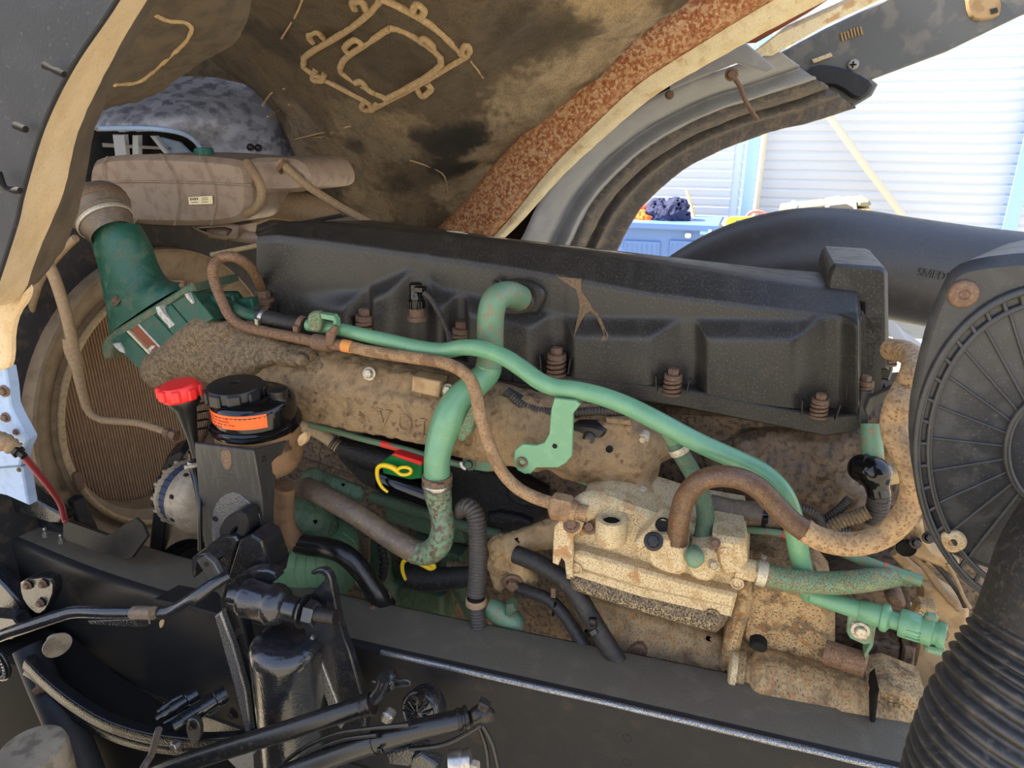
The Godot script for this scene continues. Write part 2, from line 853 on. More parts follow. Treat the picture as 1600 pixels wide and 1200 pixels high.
# layers: [noise key, colour, from, to, roughness, strength]; the roughness rides in the alpha channel
func mk(nm: String, base: Color, rough: float, layers := [], tile := 0.5, bump := "", depth := 0.05, metal := 0.0, spec := 0.5) -> StandardMaterial3D:
	var m := StandardMaterial3D.new()
	m.resource_name = nm
	m.metallic = metal
	m.metallic_specular = spec
	m.uv1_triplanar = true
	m.uv1_world_triplanar = true
	m.uv1_scale = Vector3.ONE / tile
	if layers.size() > 0:
		var k := 512 * 512
		var pr := PackedFloat32Array()
		var out := PackedByteArray()
		out.resize(k * 4)
		var luts := []
		var src := []
		for l in layers:
			src.append(noise_bytes(l[0]))
			var lut := PackedFloat32Array()
			lut.resize(256)
			for j in 256:
				lut[j] = smoothstep(l[2], l[3], j / 255.0) * l[5]
			luts.append(lut)
		var nl := layers.size()
		for j in k:
			var r: float = base.r
			var g: float = base.g
			var b: float = base.b
			var a: float = rough
			for q in nl:
				var t: float = luts[q][src[q][j]]
				if t > 0.0:
					var c: Color = layers[q][1]
					r += (c.r - r) * t
					g += (c.g - g) * t
					b += (c.b - b) * t
					a += (layers[q][4] - a) * t
			var w := j * 4
			out[w] = int(r * 255.0)
			out[w + 1] = int(g * 255.0)
			out[w + 2] = int(b * 255.0)
			out[w + 3] = int(a * 255.0)
		var tx := ImageTexture.create_from_image(Image.create_from_data(512, 512, false, Image.FORMAT_RGBA8, out))
		m.albedo_texture = tx
		m.roughness_texture = tx
		m.roughness_texture_channel = BaseMaterial3D.TEXTURE_CHANNEL_ALPHA
		m.roughness = 1.0
	else:
		m.albedo_color = base
		m.roughness = rough
	if bump:
		m.heightmap_enabled = true
		m.heightmap_texture = bump_tex(bump)
		m.heightmap_scale = depth
	M[nm] = m
	return m


func c8(r: int, g: int, b: int) -> Color:
	return Color8(r, g, b)


func materials():
	var dust := c8(196, 166, 122)
	var tan_ := c8(168, 138, 98)
	var mud := c8(108, 84, 58)
	var dark := c8(34, 30, 27)
	var rust := c8(134, 74, 36)
	var blot := "s 4 4 1"
	var cloud := "s 9 4 2"
	var mid := "s 26 3 3"
	var speck := "s 90 2 4"
	var fine := "s 150 2 5"
	var spots := "cell 46 1 6"
	var drops := "cell 24 1 7"
	# setting
	mk("concrete", c8(172, 162, 140), 0.9, [[blot, c8(156, 146, 124), 0.4, 0.7, 0.9, 0.7], [fine, c8(140, 130, 112), 0.6, 0.8, 0.95, 0.5]], 3.0, fine, 0.2)
	mk("cladding", c8(204, 209, 214), 0.5)
	mk("post_blue", c8(150, 186, 226), 0.5)
	mk("brace_cream", c8(204, 196, 172), 0.6)
	mk("bench_blue", c8(96, 130, 184), 0.45)
	mk("bench_dark", c8(46, 68, 108), 0.5)
	mk("grey_plain", c8(150, 148, 142), 0.6)
	mk("navy_cloth", c8(52, 56, 88), 0.95, [[mid, c8(34, 38, 62), 0.4, 0.7, 0.95, 0.7]], 0.4)
	mk("orange_cloth", c8(240, 110, 30), 0.85)
	mk("red_cloth", c8(226, 70, 50), 0.85)
	mk("hivis", c8(226, 226, 60), 0.7)
	mk("pink", c8(236, 120, 116), 0.6)
	mk("white_plain", c8(236, 232, 222), 0.6)
	mk("wood_tan", c8(216, 184, 130), 0.7)
	mk("grey_green", c8(128, 126, 104), 0.8)
	# hood
	var li: StandardMaterial3D = mk("liner", c8(168, 148, 116), 0.9, [[cloud, c8(122, 106, 84), 0.42, 0.75, 0.85, 0.75], [mid, c8(196, 174, 138), 0.55, 0.8, 0.95, 0.6], [speck, c8(92, 79, 62), 0.6, 0.76, 0.85, 0.7], [fine, c8(84, 72, 56), 0.58, 0.85, 0.9, 0.6]], 0.45, "s 60 3 11", 0.14)
	li.vertex_color_use_as_albedo = true
	mk("bead_dust", c8(164, 138, 100), 0.92, [[mid, dust, 0.4, 0.75, 0.95, 0.8], [fine, c8(66, 55, 42), 0.62, 0.8, 0.9, 0.7]], 0.3, mid, 0.1)
	mk("lobe", c8(84, 72, 57), 0.75, [[cloud, c8(60, 52, 43), 0.4, 0.7, 0.7, 0.8], [fine, tan_, 0.66, 0.85, 0.9, 0.4]], 0.4, fine, 0.03)
	mk("flange_tan", c8(202, 178, 140), 0.85, [[cloud, c8(186, 158, 118), 0.4, 0.7, 0.85, 0.7], [drops, c8(120, 92, 58), 0.02, 0.0, 0.9, 1.0], [speck, c8(160, 128, 84), 0.68, 0.8, 0.9, 0.5]], 0.4, fine, 0.04)
	mk("fender_grey", c8(42, 43, 46), 0.55, [[cloud, c8(50, 51, 54), 0.4, 0.7, 0.6, 0.7], [speck, c8(110, 106, 98), 0.8, 0.92, 0.8, 0.5]], 0.5, fine, 0.005, 0.0, 0.35)
	var rb: StandardMaterial3D = mk("rust_beam", c8(158, 92, 52), 0.85, [[mid, c8(124, 64, 32), 0.38, 0.62, 0.9, 0.9], [speck, c8(190, 140, 92), 0.58, 0.74, 0.9, 0.6], ["s 30 4 8", c8(214, 184, 140), 0.54, 0.64, 0.9, 0.8], ["s 12 4 35", c8(200, 168, 122), 0.6, 0.72, 0.85, 0.7]], 0.4, mid, 0.1)
	rb.vertex_color_use_as_albedo = true
	mk("cream_paint", c8(224, 208, 166), 0.6, [[cloud, c8(206, 184, 138), 0.45, 0.75, 0.7, 0.8], [speck, c8(150, 104, 60), 0.74, 0.86, 0.85, 0.7], [blot, c8(172, 122, 74), 0.72, 0.85, 0.85, 0.6]], 0.4, fine, 0.03)
	mk("grille_grey", c8(150, 152, 160), 0.6, [[cloud, c8(84, 84, 92), 0.42, 0.6, 0.6, 0.85], [fine, c8(180, 182, 190), 0.6, 0.85, 0.8, 0.5]], 0.5, fine, 0.05)
	mk("arch_grey", c8(132, 132, 130), 0.5, [[cloud, c8(150, 148, 142), 0.4, 0.7, 0.65, 0.6]], 0.6, fine, 0.02)
	mk("arch_dusty", c8(92, 86, 79), 0.8, [[cloud, c8(134, 116, 92), 0.45, 0.72, 0.9, 0.75], [mid, c8(62, 60, 60), 0.5, 0.8, 0.7, 0.6], [speck, tan_, 0.7, 0.85, 0.9, 0.5]], 0.4, speck, 0.06)
	mk("panel_slate", c8(88, 90, 90), 0.6, [[cloud, c8(124, 120, 112), 0.45, 0.75, 0.8, 0.7]], 0.8, fine, 0.02)
	# plastics and rubber
	mk("tank", c8(150, 130, 110), 0.5, [[cloud, c8(134, 112, 92), 0.4, 0.75, 0.6, 0.8], [speck, c8(176, 152, 122), 0.74, 0.88, 0.8, 0.4]], 0.4, fine, 0.01)
	mk("hose_tan", c8(138, 114, 84), 0.8, [[mid, c8(160, 136, 102), 0.45, 0.75, 0.9, 0.7], [speck, c8(96, 76, 54), 0.7, 0.85, 0.8, 0.5]], 0.3, fine, 0.02)
	mk("cap_green", c8(26, 94, 78), 0.5)
	mk("sticker", c8(240, 224, 180), 0.6)
	mk("ink", c8(52, 46, 38), 0.8)
	mk("cover_black", c8(42, 40, 36), 0.4, [[cloud, c8(54, 50, 44), 0.45, 0.8, 0.55, 0.7], [speck, c8(128, 118, 100), 0.68, 0.8, 0.85, 0.45], [blot, c8(84, 72, 56), 0.66, 0.85, 0.7, 0.3]], 0.42, fine, 0.012)
	mk("black_plastic", c8(25, 24, 24), 0.38, [[speck, c8(86, 80, 72), 0.74, 0.85, 0.8, 0.4]], 0.3, fine, 0.01)
	mk("gloss_black", c8(12, 12, 13), 0.14)
	mk("filter_black", c8(46, 46, 46), 0.36, [[cloud, c8(60, 60, 58), 0.4, 0.75, 0.5, 0.7], [speck, c8(130, 124, 112), 0.76, 0.88, 0.8, 0.4]], 0.3, fine, 0.01)
	mk("duct_black", c8(52, 51, 51), 0.42, [[speck, c8(120, 112, 96), 0.66, 0.8, 0.8, 0.35], [cloud, c8(70, 68, 66), 0.5, 0.8, 0.6, 0.6]], 0.3, fine, 0.015)
	mk("rubber", c8(33, 31, 29), 0.6, [[mid, c8(78, 66, 52), 0.55, 0.8, 0.85, 0.7], [speck, tan_, 0.76, 0.88, 0.9, 0.5]], 0.3, fine, 0.02)
	mk("rubber_gloss", c8(22, 22, 22), 0.28, [[mid, c8(58, 50, 42), 0.58, 0.85, 0.7, 0.6]], 0.3, fine, 0.02)
	mk("conduit", c8(56, 51, 46), 0.5, [[mid, c8(104, 88, 66), 0.5, 0.8, 0.85, 0.6]], 0.2)
	mk("conduit_dusty", c8(108, 90, 66), 0.75, [[mid, c8(160, 132, 92), 0.45, 0.75, 0.9, 0.8], [speck, c8(50, 42, 34), 0.6, 0.8, 0.8, 0.7]], 0.2)
	mk("dirty_black", c8(30, 27, 25), 0.5, [[mid, c8(66, 56, 46), 0.52, 0.8, 0.85, 0.6], [speck, c8(110, 94, 72), 0.72, 0.86, 0.9, 0.5]], 0.3, mid, 0.12)
	mk("harness_black", c8(24, 23, 23), 0.4, [[speck, c8(96, 88, 76), 0.58, 0.76, 0.8, 0.6]], 0.25, speck, 0.25)
	# metals
	mk("rail_black", c8(40, 39, 38), 0.36, [[cloud, c8(48, 46, 42), 0.45, 0.8, 0.45, 0.6], [blot, c8(80, 60, 50), 0.76, 0.88, 0.7, 0.35]], 0.5, "s 110 3 12", 0.03, 0.0, 0.24)
	mk("rail_top", c8(94, 86, 72), 0.6, [[cloud, c8(106, 97, 80), 0.45, 0.8, 0.65, 0.7], [fine, c8(70, 64, 55), 0.55, 0.8, 0.5, 0.5]], 0.5, fine, 0.03)
	mk("wet_black", c8(28, 29, 32), 0.2, [[cloud, c8(42, 40, 39), 0.5, 0.8, 0.35, 0.7], [blot, c8(70, 46, 34), 0.74, 0.88, 0.6, 0.5]], 0.4, "s 70 3 13", 0.06, 0.0, 0.5)
	M.wet_black.clearcoat_enabled = true
	M.wet_black.clearcoat = 0.4
	M.wet_black.clearcoat_roughness = 0.12
	mk("worn_highlight", c8(176, 178, 182), 0.32, [["s 110 2 31", c8(40, 38, 36), 0.5, 0.6, 0.5, 0.9], [mid, c8(96, 88, 80), 0.6, 0.8, 0.5, 0.6]], 0.2, "", 0.02, 0.8)  # speckled metal that stands in for sky highlights as well as wear
	mk("bracket_grey", c8(72, 71, 68), 0.35, [["streak 30 3 14", c8(86, 84, 80), 0.45, 0.75, 0.4, 0.6], [speck, c8(130, 122, 110), 0.76, 0.88, 0.7, 0.5]], 0.4, "", 0.02, 0.5)
	mk("cast_brown", c8(138, 114, 82), 0.85, [[cloud, c8(104, 84, 59), 0.45, 0.75, 0.7, 0.85], [mid, c8(152, 124, 86), 0.52, 0.8, 0.92, 0.7], [speck, c8(176, 146, 102), 0.62, 0.78, 0.95, 0.5], ["s 14 4 15", c8(70, 44, 26), 0.66, 0.8, 0.6, 0.7], [spots, c8(44, 33, 24), 0.05, 0.0, 0.7, 0.9]], 0.42, mid, 0.16)
	mk("cast_crust", c8(116, 97, 72), 0.92, [[mid, c8(76, 63, 47), 0.4, 0.65, 0.85, 0.9], [speck, c8(184, 156, 110), 0.58, 0.78, 0.97, 0.7]], 0.36, "s 40 4 16", 0.16)
	mk("head_dark", c8(98, 80, 62), 0.6, [[cloud, c8(122, 100, 74), 0.42, 0.7, 0.8, 0.8], [mid, c8(38, 32, 28), 0.5, 0.75, 0.5, 0.7], [speck, c8(130, 108, 78), 0.72, 0.86, 0.9, 0.5]], 0.4, mid, 0.16)
	mk("gearbox_tan", c8(172, 144, 102), 0.8, [[cloud, c8(106, 86, 60), 0.42, 0.68, 0.75, 0.85], [mid, c8(192, 158, 108), 0.5, 0.75, 0.93, 0.75], [speck, c8(60, 44, 30), 0.6, 0.74, 0.8, 0.65], ["s 20 4 17", c8(150, 100, 56), 0.6, 0.78, 0.85, 0.6]], 0.42, mid, 0.2)
	mk("block_mottled", c8(156, 132, 96), 0.88, [[cloud, c8(118, 98, 72), 0.42, 0.7, 0.85, 0.8], ["s 22 4 18", c8(160, 100, 50), 0.56, 0.74, 0.9, 0.7], [spots, c8(38, 29, 22), 0.08, 0.0, 0.8, 1.0], [speck, c8(48, 37, 27), 0.64, 0.76, 0.8, 0.6]], 0.4, mid, 0.16)
	mk("comp_cream", c8(196, 176, 136), 0.85, [[cloud, c8(172, 146, 104), 0.45, 0.75, 0.88, 0.8], [speck, c8(120, 90, 56), 0.55, 0.7, 0.85, 0.6], [fine, c8(220, 202, 164), 0.6, 0.8, 0.95, 0.5], [blot, c8(148, 96, 52), 0.7, 0.84, 0.85, 0.6]], 0.36, speck, 0.06)
	mk("comp_speckled", c8(150, 128, 92), 0.8, [[speck, c8(36, 30, 26), 0.42, 0.54, 0.6, 0.85], [mid, c8(190, 164, 118), 0.56, 0.8, 0.9, 0.6]], 0.36, speck, 0.1)
	mk("plate_tan", c8(170, 142, 102), 0.85, [[cloud, c8(146, 118, 82), 0.4, 0.7, 0.85, 0.8], [drops, c8(92, 72, 50), 0.04, 0.0, 0.8, 1.0]], 0.4, fine, 0.03)
	mk("rust_pipe", c8(112, 82, 58), 0.7, [[mid, c8(84, 58, 40), 0.4, 0.65, 0.65, 0.85], [speck, c8(176, 146, 108), 0.56, 0.72, 0.9, 0.7]], 0.25, speck, 0.06)
	mk("dusty_pipe", c8(160, 130, 94), 0.85, [[cloud, c8(120, 90, 62), 0.42, 0.65, 0.8, 0.9], [speck, c8(98, 64, 36), 0.6, 0.72, 0.75, 0.75], [spots, c8(74, 50, 32), 0.1, 0.03, 0.6, 0.9]], 0.3, speck, 0.05)
	mk("brown_pipe", c8(92, 66, 44), 0.42, [[cloud, c8(112, 82, 54), 0.42, 0.7, 0.5, 0.7], [mid, c8(70, 48, 32), 0.5, 0.75, 0.38, 0.6], [speck, c8(186, 150, 104), 0.7, 0.82, 0.9, 0.6]], 0.3, fine, 0.02)
	mk("spotted_pipe", c8(176, 146, 106), 0.8, [["cell 44 1 21", c8(98, 70, 46), 0.24, 0.1, 0.6, 0.85], [mid, c8(126, 94, 62), 0.55, 0.72, 0.6, 0.75], [speck, c8(110, 78, 48), 0.66, 0.76, 0.8, 0.6]], 0.36, fine, 0.02)
	mk("breather_brown", c8(100, 86, 70), 0.5, [[cloud, c8(84, 74, 66), 0.4, 0.65, 0.4, 0.8], [mid, c8(146, 118, 82), 0.62, 0.8, 0.9, 0.7], [speck, c8(160, 134, 94), 0.72, 0.84, 0.9, 0.6]], 0.3, fine, 0.02)
	mk("mint", c8(100, 148, 112), 0.28, [[cloud, c8(112, 160, 120), 0.4, 0.75, 0.38, 0.6], [speck, c8(152, 146, 106), 0.7, 0.84, 0.85, 0.5], [spots, c8(48, 62, 50), 0.035, 0.0, 0.6, 0.9]], 0.3, fine, 0.01)
	mk("mint_dirty", c8(92, 138, 106), 0.5, [[mid, c8(128, 116, 82), 0.46, 0.62, 0.85, 0.85], [speck, c8(84, 64, 44), 0.52, 0.62, 0.85, 0.8], [cloud, c8(160, 140, 98), 0.6, 0.8, 0.9, 0.6]], 0.3, fine, 0.03)
	mk("mint_worn", c8(90, 132, 104), 0.4, [["s 16 4 22", c8(128, 112, 84), 0.52, 0.62, 0.7, 0.9], [speck, c8(168, 142, 96), 0.66, 0.8, 0.9, 0.6]], 0.3, fine, 0.02)
	mk("hose_green_patch", c8(86, 126, 98), 0.5, [["s 18 3 23", c8(78, 60, 48), 0.5, 0.56, 0.6, 1.0], ["s 30 3 24", c8(150, 124, 86), 0.62, 0.7, 0.9, 0.8], [speck, c8(160, 132, 90), 0.7, 0.82, 0.9, 0.6]], 0.26, mid, 0.06)
	mk("deep_green", c8(24, 74, 56), 0.45, [[cloud, c8(32, 84, 64), 0.4, 0.75, 0.5, 0.6], ["s 7 4 33", c8(78, 88, 70), 0.5, 0.7, 0.85, 0.75], [speck, c8(150, 146, 116), 0.72, 0.84, 0.9, 0.6]], 0.3, fine, 0.015)
	mk("green_dusty", c8(58, 92, 70), 0.7, [["s 14 4 25", c8(104, 96, 70), 0.45, 0.62, 0.9, 0.85], [speck, c8(160, 146, 110), 0.68, 0.82, 0.95, 0.7], [spots, c8(200, 196, 176), 0.05, 0.0, 0.9, 0.9]], 0.3, mid, 0.08)
	mk("engine_green", c8(72, 100, 76), 0.6, [[mid, c8(108, 106, 78), 0.48, 0.7, 0.85, 0.75], [speck, c8(58, 56, 42), 0.64, 0.8, 0.8, 0.6]], 0.3, mid, 0.08)
	mk("filter_green", c8(96, 132, 98), 0.5, [[cloud, c8(98, 140, 100), 0.4, 0.7, 0.55, 0.7], [mid, c8(120, 114, 78), 0.6, 0.8, 0.9, 0.7]], 0.3, fine, 0.02)
	mk("steel", c8(170, 166, 158), 0.3, [[mid, c8(130, 118, 100), 0.5, 0.8, 0.55, 0.6]], 0.2, "", 0.05, 0.85)
	mk("zinc_bolt", c8(190, 180, 158), 0.5, [[mid, c8(150, 124, 88), 0.5, 0.8, 0.8, 0.7]], 0.15, "", 0.05, 0.4)
	mk("rust_bolt", c8(102, 78, 60), 0.7, [[mid, c8(140, 114, 86), 0.45, 0.75, 0.85, 0.7], [speck, c8(90, 54, 34), 0.6, 0.8, 0.7, 0.7]], 0.15, fine, 0.03)
	mk("black_bolt", c8(40, 37, 34), 0.3, [[mid, c8(92, 62, 44), 0.6, 0.8, 0.6, 0.7]], 0.15, "", 0.02, 0.4)
	mk("orange_ring", c8(206, 134, 66), 0.7)
	mk("aluminium", c8(172, 158, 136), 0.55, [[cloud, c8(142, 124, 98), 0.4, 0.75, 0.75, 0.8], [speck, c8(84, 70, 54), 0.7, 0.84, 0.8, 0.6]], 0.25, fine, 0.03, 0.3)
	mk("coil_navy", c8(50, 60, 82), 0.5)
	mk("shroud_dark", c8(46, 44, 44), 0.75, [[cloud, c8(84, 72, 56), 0.5, 0.75, 0.9, 0.7], [drops, c8(22, 20, 18), 0.04, 0.0, 0.6, 1.0]], 0.4, fine, 0.03)
	mk("shroud_tan", c8(134, 114, 88), 0.65, [[cloud, c8(112, 93, 70), 0.4, 0.7, 0.65, 0.8], [speck, c8(158, 134, 98), 0.7, 0.86, 0.9, 0.5]], 0.4, fine, 0.02)
	mk("rim_light", c8(184, 160, 120), 0.7, [[mid, c8(150, 124, 88), 0.45, 0.75, 0.8, 0.7]], 0.3)
	mk("radiator", c8(158, 128, 100), 0.85, [[cloud, c8(172, 140, 108), 0.4, 0.7, 0.9, 0.7]], 0.4)
	mk("reservoir_brown", c8(128, 98, 68), 0.8, [[cloud, c8(104, 78, 52), 0.4, 0.7, 0.8, 0.8], [blot, c8(28, 24, 22), 0.78, 0.82, 0.4, 0.8]], 0.4, fine, 0.02)
	mk("red_plastic", c8(232, 44, 40), 0.42, [[spots, c8(90, 20, 18), 0.05, 0.0, 0.6, 0.8]], 0.2)
	mk("orange_label", c8(250, 96, 22), 0.45)
	mk("label_ink", c8(130, 40, 12), 0.7)
	mk("yellow_plastic", c8(246, 204, 34), 0.4)
	mk("green_plastic", c8(14, 112, 48), 0.4)
	mk("red_mark", c8(222, 66, 54), 0.6)
	mk("red_hose", c8(128, 40, 46), 0.5)
	mk("sky_blue_paint", c8(156, 178, 206), 0.5, [[cloud, c8(140, 160, 190), 0.5, 0.8, 0.5, 0.6]], 0.3, fine, 0.02)
	mk("braided", c8(104, 92, 82), 0.5, [["cell 80 1 30", c8(50, 44, 40), 0.3, 0.1, 0.5, 0.9]], 0.2, "cell 80 1 30", 0.1)
	mk("bare_metal", c8(188, 184, 172), 0.5, [[mid, c8(150, 146, 134), 0.4, 0.7, 0.6, 0.8]], 0.2)
	mk("rust_strip", c8(122, 62, 36), 0.85, [[speck, c8(168, 110, 70), 0.55, 0.75, 0.9, 0.7]], 0.2, speck, 0.08)
	mk("gasket_cream", c8(206, 188, 152), 0.7, [[mid, c8(170, 146, 106), 0.45, 0.75, 0.8, 0.7]], 0.3)
	mk("mud_streak", c8(122, 100, 76), 0.95, [[mid, c8(96, 78, 58), 0.4, 0.7, 0.95, 0.7]], 0.2, mid, 0.1)
	mk("hole_dark", c8(14, 12, 11), 0.9)
	mk("air_spring_tan", c8(176, 158, 130), 0.75, [[cloud, c8(112, 98, 80), 0.4, 0.7, 0.7, 0.7], [speck, c8(190, 172, 136), 0.72, 0.85, 0.9, 0.5]], 0.4, fine, 0.02)
	mk("rubber_ribbed", c8(50, 48, 46), 0.42, [[cloud, c8(84, 79, 70), 0.5, 0.75, 0.6, 0.7], [mid, c8(130, 118, 98), 0.6, 0.85, 0.9, 0.5]], 0.35, fine, 0.02)
	mk("dark_drop", c8(26, 23, 21), 0.8, [], 0.5, "", 0.02, 0.0, 0.3)


# ---------- yard behind the truck ----------
func setting():
	var mb := MB.new()
	rbox(mb, Vector3(0, -0.1, -5), Vector3(60, 0.2, 60), Basis(), 0.01)
	structure("ground", mb, M.concrete)
	# the hall: a wall of horizontal ribbed boards between steel posts
	mb = MB.new()
	rbox(mb, Vector3(1.0, 2.6, -8.66), Vector3(16, 5.2, 0.12), Basis(), 0.01)
	var wall := structure("wall_back", mb, M.cladding)
	mb = MB.new()
	var prof := [[-0.05, 0.0], [-0.03, 0.012], [0.03, 0.016], [0.045, 0.0]]
	for j in 3:
		var a: Vector3 = Vector3(-2.2, prof[j][0], prof[j][1])
		var b: Vector3 = Vector3(-2.2, prof[j + 1][0], prof[j + 1][1])
		mb.face([a, a + Vector3(4.4, 0, 0), b + Vector3(4.4, 0, 0), b], Vector3(0, -(b - a).z, (b - a).y).normalized())
	var board := mb.mesh()
	board.surface_set_material(0, M.cladding)
	for bay in 3:
		for k in 46:
			var o := MeshInstance3D.new()
			o.name = "cladding_board"
			o.mesh = board
			wall.add_child(o, true)
			o.position = Vector3([-2.5, 2.0, 6.5][bay], 0.3 + k * 0.1, -8.6)
	# posts, downpipe, brace
	for k in 2:
		var at := P([1169.0, 1592.0][k], 300, 8.45)
		mb = MB.new()
		rbox(mb, Vector3(at.x, 2.6, -8.46), Vector3(0.13, 5.2, 0.012), Basis(), 0.003)
		rbox(mb, Vector3(at.x, 2.6, -8.6), Vector3(0.13, 5.2, 0.012), Basis(), 0.003)
		rbox(mb, Vector3(at.x, 2.6, -8.53), Vector3(0.012, 5.2, 0.13), Basis(), 0.002)
		solo("steel_post", ["pale blue steel post on the white wall behind the wheel arch", "pale blue steel post on the white wall at the far right"][k], "post", mb, M.post_blue, "pale blue posts of the white wall")
	mb = MB.new()
	var dp := P(1184, 300, 8.4)
	tube(mb, [Vector3(dp.x, 0.02, -8.4), Vector3(dp.x, 2.5, -8.4), Vector3(dp.x, 5.0, -8.4)], 0.032, 12, 2)
	solo("downpipe", "cream downpipe running up beside the blue post", "pipe", mb, M.brace_cream)
	mb = MB.new()
	tube(mb, pl("1225,55,8.35 1297,183 1415,342 1500,455"), 0.036, 12, 2)
	solo("diagonal_brace", "cream tube brace leaning across the white wall", "brace", mb, M.brace_cream)
	# the tool bench
	var x0 := P(940, 370, 7.3).x
	var x1 := P(1118, 370, 7.3).x
	var top := P(1050, 357, 7.3).y
	var t := thing("tool_bench", "blue steel tool bench with two panel doors against the wall", "bench")
	mb = MB.new()
	rbox(mb, Vector3((x0 + x1) / 2, top / 2, -7.65), Vector3(x1 - x0, top, 0.7), Basis(), 0.01)
	put(t, "cabinet_body", mb, M.bench_blue)
	mb = MB.new()
	rbox(mb, Vector3((x0 + x1) / 2, top + 0.03, -7.62), Vector3(x1 - x0 + 0.06, 0.065, 0.82), Basis(), 0.01)
	put(t, "worktop", mb, M.bench_blue)
	for r in [[976, 1032], [1047, 1102]]:
		var a := P(r[0], 375, 7.29)
		var b := P(r[1], 375, 7.29)
		mb = MB.new()
		rbox(mb, Vector3((a.x + b.x) / 2, a.y - 0.24, -7.29), Vector3(b.x - a.x, 0.48, 0.03), Basis(), 0.006)
		var d := put(t, "door", mb, M.bench_blue)
		mb = MB.new()
		for e in 7:
			rbox(mb, Vector3(lerpf(a.x + 0.03, b.x - 0.03, e / 6.0), a.y - 0.24, -7.272), Vector3(0.01, 0.42, 0.01), Basis(), 0.002)
		put(d, "grating", mb, M.bench_blue)
	mb = MB.new()
	rbox(mb, P(1075, 368, 7.26), Vector3(0.06, 0.05, 0.03), Basis(), 0.012)
	put(t, "latch", mb, M.white_plain)
	mb = MB.new()
	lathe(mb, P(1102, 363, 7.24) - Vector3(0.05, 0, 0), Vector3.RIGHT, [[0, 0], [0.025, 0.0], [0.025, 0.08], [0.045, 0.08], [0.045, 0.11], [0, 0.11]], 16)
	put(t, "vice_screw", mb, M.post_blue)
	mb = MB.new()
	var c := P(1160, 372, 7.5)
	rbox(mb, Vector3(c.x, c.y / 2 + 0.06, -7.75), Vector3(0.62, c.y + 0.16, 0.6), Basis(), 0.02)
	solo("grey_crate", "grey crate standing beside the blue tool bench", "crate", mb, M.grey_plain)
	# on the bench
	mb = MB.new()
	var q := P(1003, 338, 7.5)
	sdf(mb, [["ball", q, Vector3(0.1, 0.07, 0.1)], ["ball", q + Vector3(0.06, -0.03, 0.04), Vector3(0.07, 0.05, 0.08)]], 0.014, 0.04, 0.02, 14.0)
	var oc := solo("orange_rag", "bright orange rag heaped at the left end of the blue bench", "rag", mb, M.orange_cloth)
	mb = MB.new()
	q = P(1006, 327, 7.7)
	sdf(mb, [["ball", q, Vector3(0.09, 0.07, 0.09)], ["ball", q + Vector3(0, -0.1, 0), Vector3(0.07, 0.1, 0.07)]], 0.014, 0.04, 0.02, 14.0)
	solo("red_rag", "red rag behind the orange rag on the blue bench", "rag", mb, M.red_cloth)
	mb = MB.new()
	q = P(1042, 330, 7.55)
	sdf(mb, [["ball", q + Vector3(-0.1, 0.0, 0), Vector3(0.12, 0.13, 0.13)], ["ball", q + Vector3(0.09, 0.03, 0), Vector3(0.13, 0.12, 0.14)], ["ball", q + Vector3(0.0, -0.04, 0.05), Vector3(0.2, 0.08, 0.12)], ["cap", q + Vector3(0.1, 0.05, 0.05), q + Vector3(0.25, -0.08, 0.06), 0.05, 0.02]], 0.016, 0.05, 0.035, 11.0)
	solo("navy_jacket", "crumpled navy jacket heaped on the blue bench", "jacket", mb, M.navy_cloth)
	mb = MB.new()
	tube(mb, pl("1086,350,7.85 1080,322,7.9 1073,297,7.95"), [0.022, 0.02, 0.016], 10, 3)
	solo("wooden_pole", "pale wooden pole leaning on the wall behind the blue bench", "pole", mb, M.wood_tan)
	mb = MB.new()
	slab(mb, pl("1134,352 1136,342 1142,339 1195,339 1200,342 1198,352", 7.4), Vector3(0, 0, -0.06), 0.006)
	var lv := thing("spirit_level", "yellow spirit level lying on the grey crate", "level")
	put(lv, "body", mb, M.hivis)
	mb = MB.new()
	rbox(mb, P(1154, 346, 7.395), Vector3(0.06, 0.03, 0.01), Basis(), 0.003)
	put(lv, "vial", mb, M.grey_green)
	mb = MB.new()
	tube(mb, pl("1165,345,7.6 1170,334 1184,330 1198,336 1202,344"), 0.016, 10, 4)
	solo("pink_hose", "loop of pink hose behind the yellow level", "hose", mb, M.pink)
	# stock pile behind the duct
	var pile := [
		["timber_offcut", "brown timber offcut, leftmost of the pile behind the duct", "timber", "1218,336 1222,326 1290,318 1294,328", "grey_green"],
		["blue_tin", "small blue tin at the left of the pile behind the duct", "tin", "1238,332 1239,321 1247,321 1248,332", "post_blue"],
		["cream_board", "cream board sloping across the pile behind the duct", "board", "1262,334 1285,320 1338,314 1340,330", "white_plain"],
		["white_sack", "white sack in the middle of the pile behind the duct", "sack", "1288,330 1296,317 1318,313 1336,322 1338,333", "cladding"],
		["olive_bundle", "dark olive bundle on top of the pile behind the duct", "bundle", "1340,322 1343,314 1358,313 1362,319 1356,324", "grey_green"],
		["tan_plank", "tan plank at the right foot of the pile behind the duct", "plank", "1316,338 1322,329 1360,325 1364,338", "wood_tan"]]
	for d in pile:
		mb = MB.new()
		slab(mb, pl(d[3], 6.9), Vector3(0, 0, -0.5), 0.015)
		solo(d[0], d[1], d[2], mb, M[d[4]])
	mb = MB.new()
	var a1 := P(1205, 338, 6.85)
	var b1 := P(1372, 338, 6.85)
	rbox(mb, Vector3((a1.x + b1.x) / 2, a1.y / 2 - 0.02, -7.15), Vector3(b1.x - a1.x, a1.y, 0.62), Basis(), 0.02)
	solo("pallet_stack", "cream pallet box carrying the pile behind the duct", "pallet", mb, M.brace_cream)


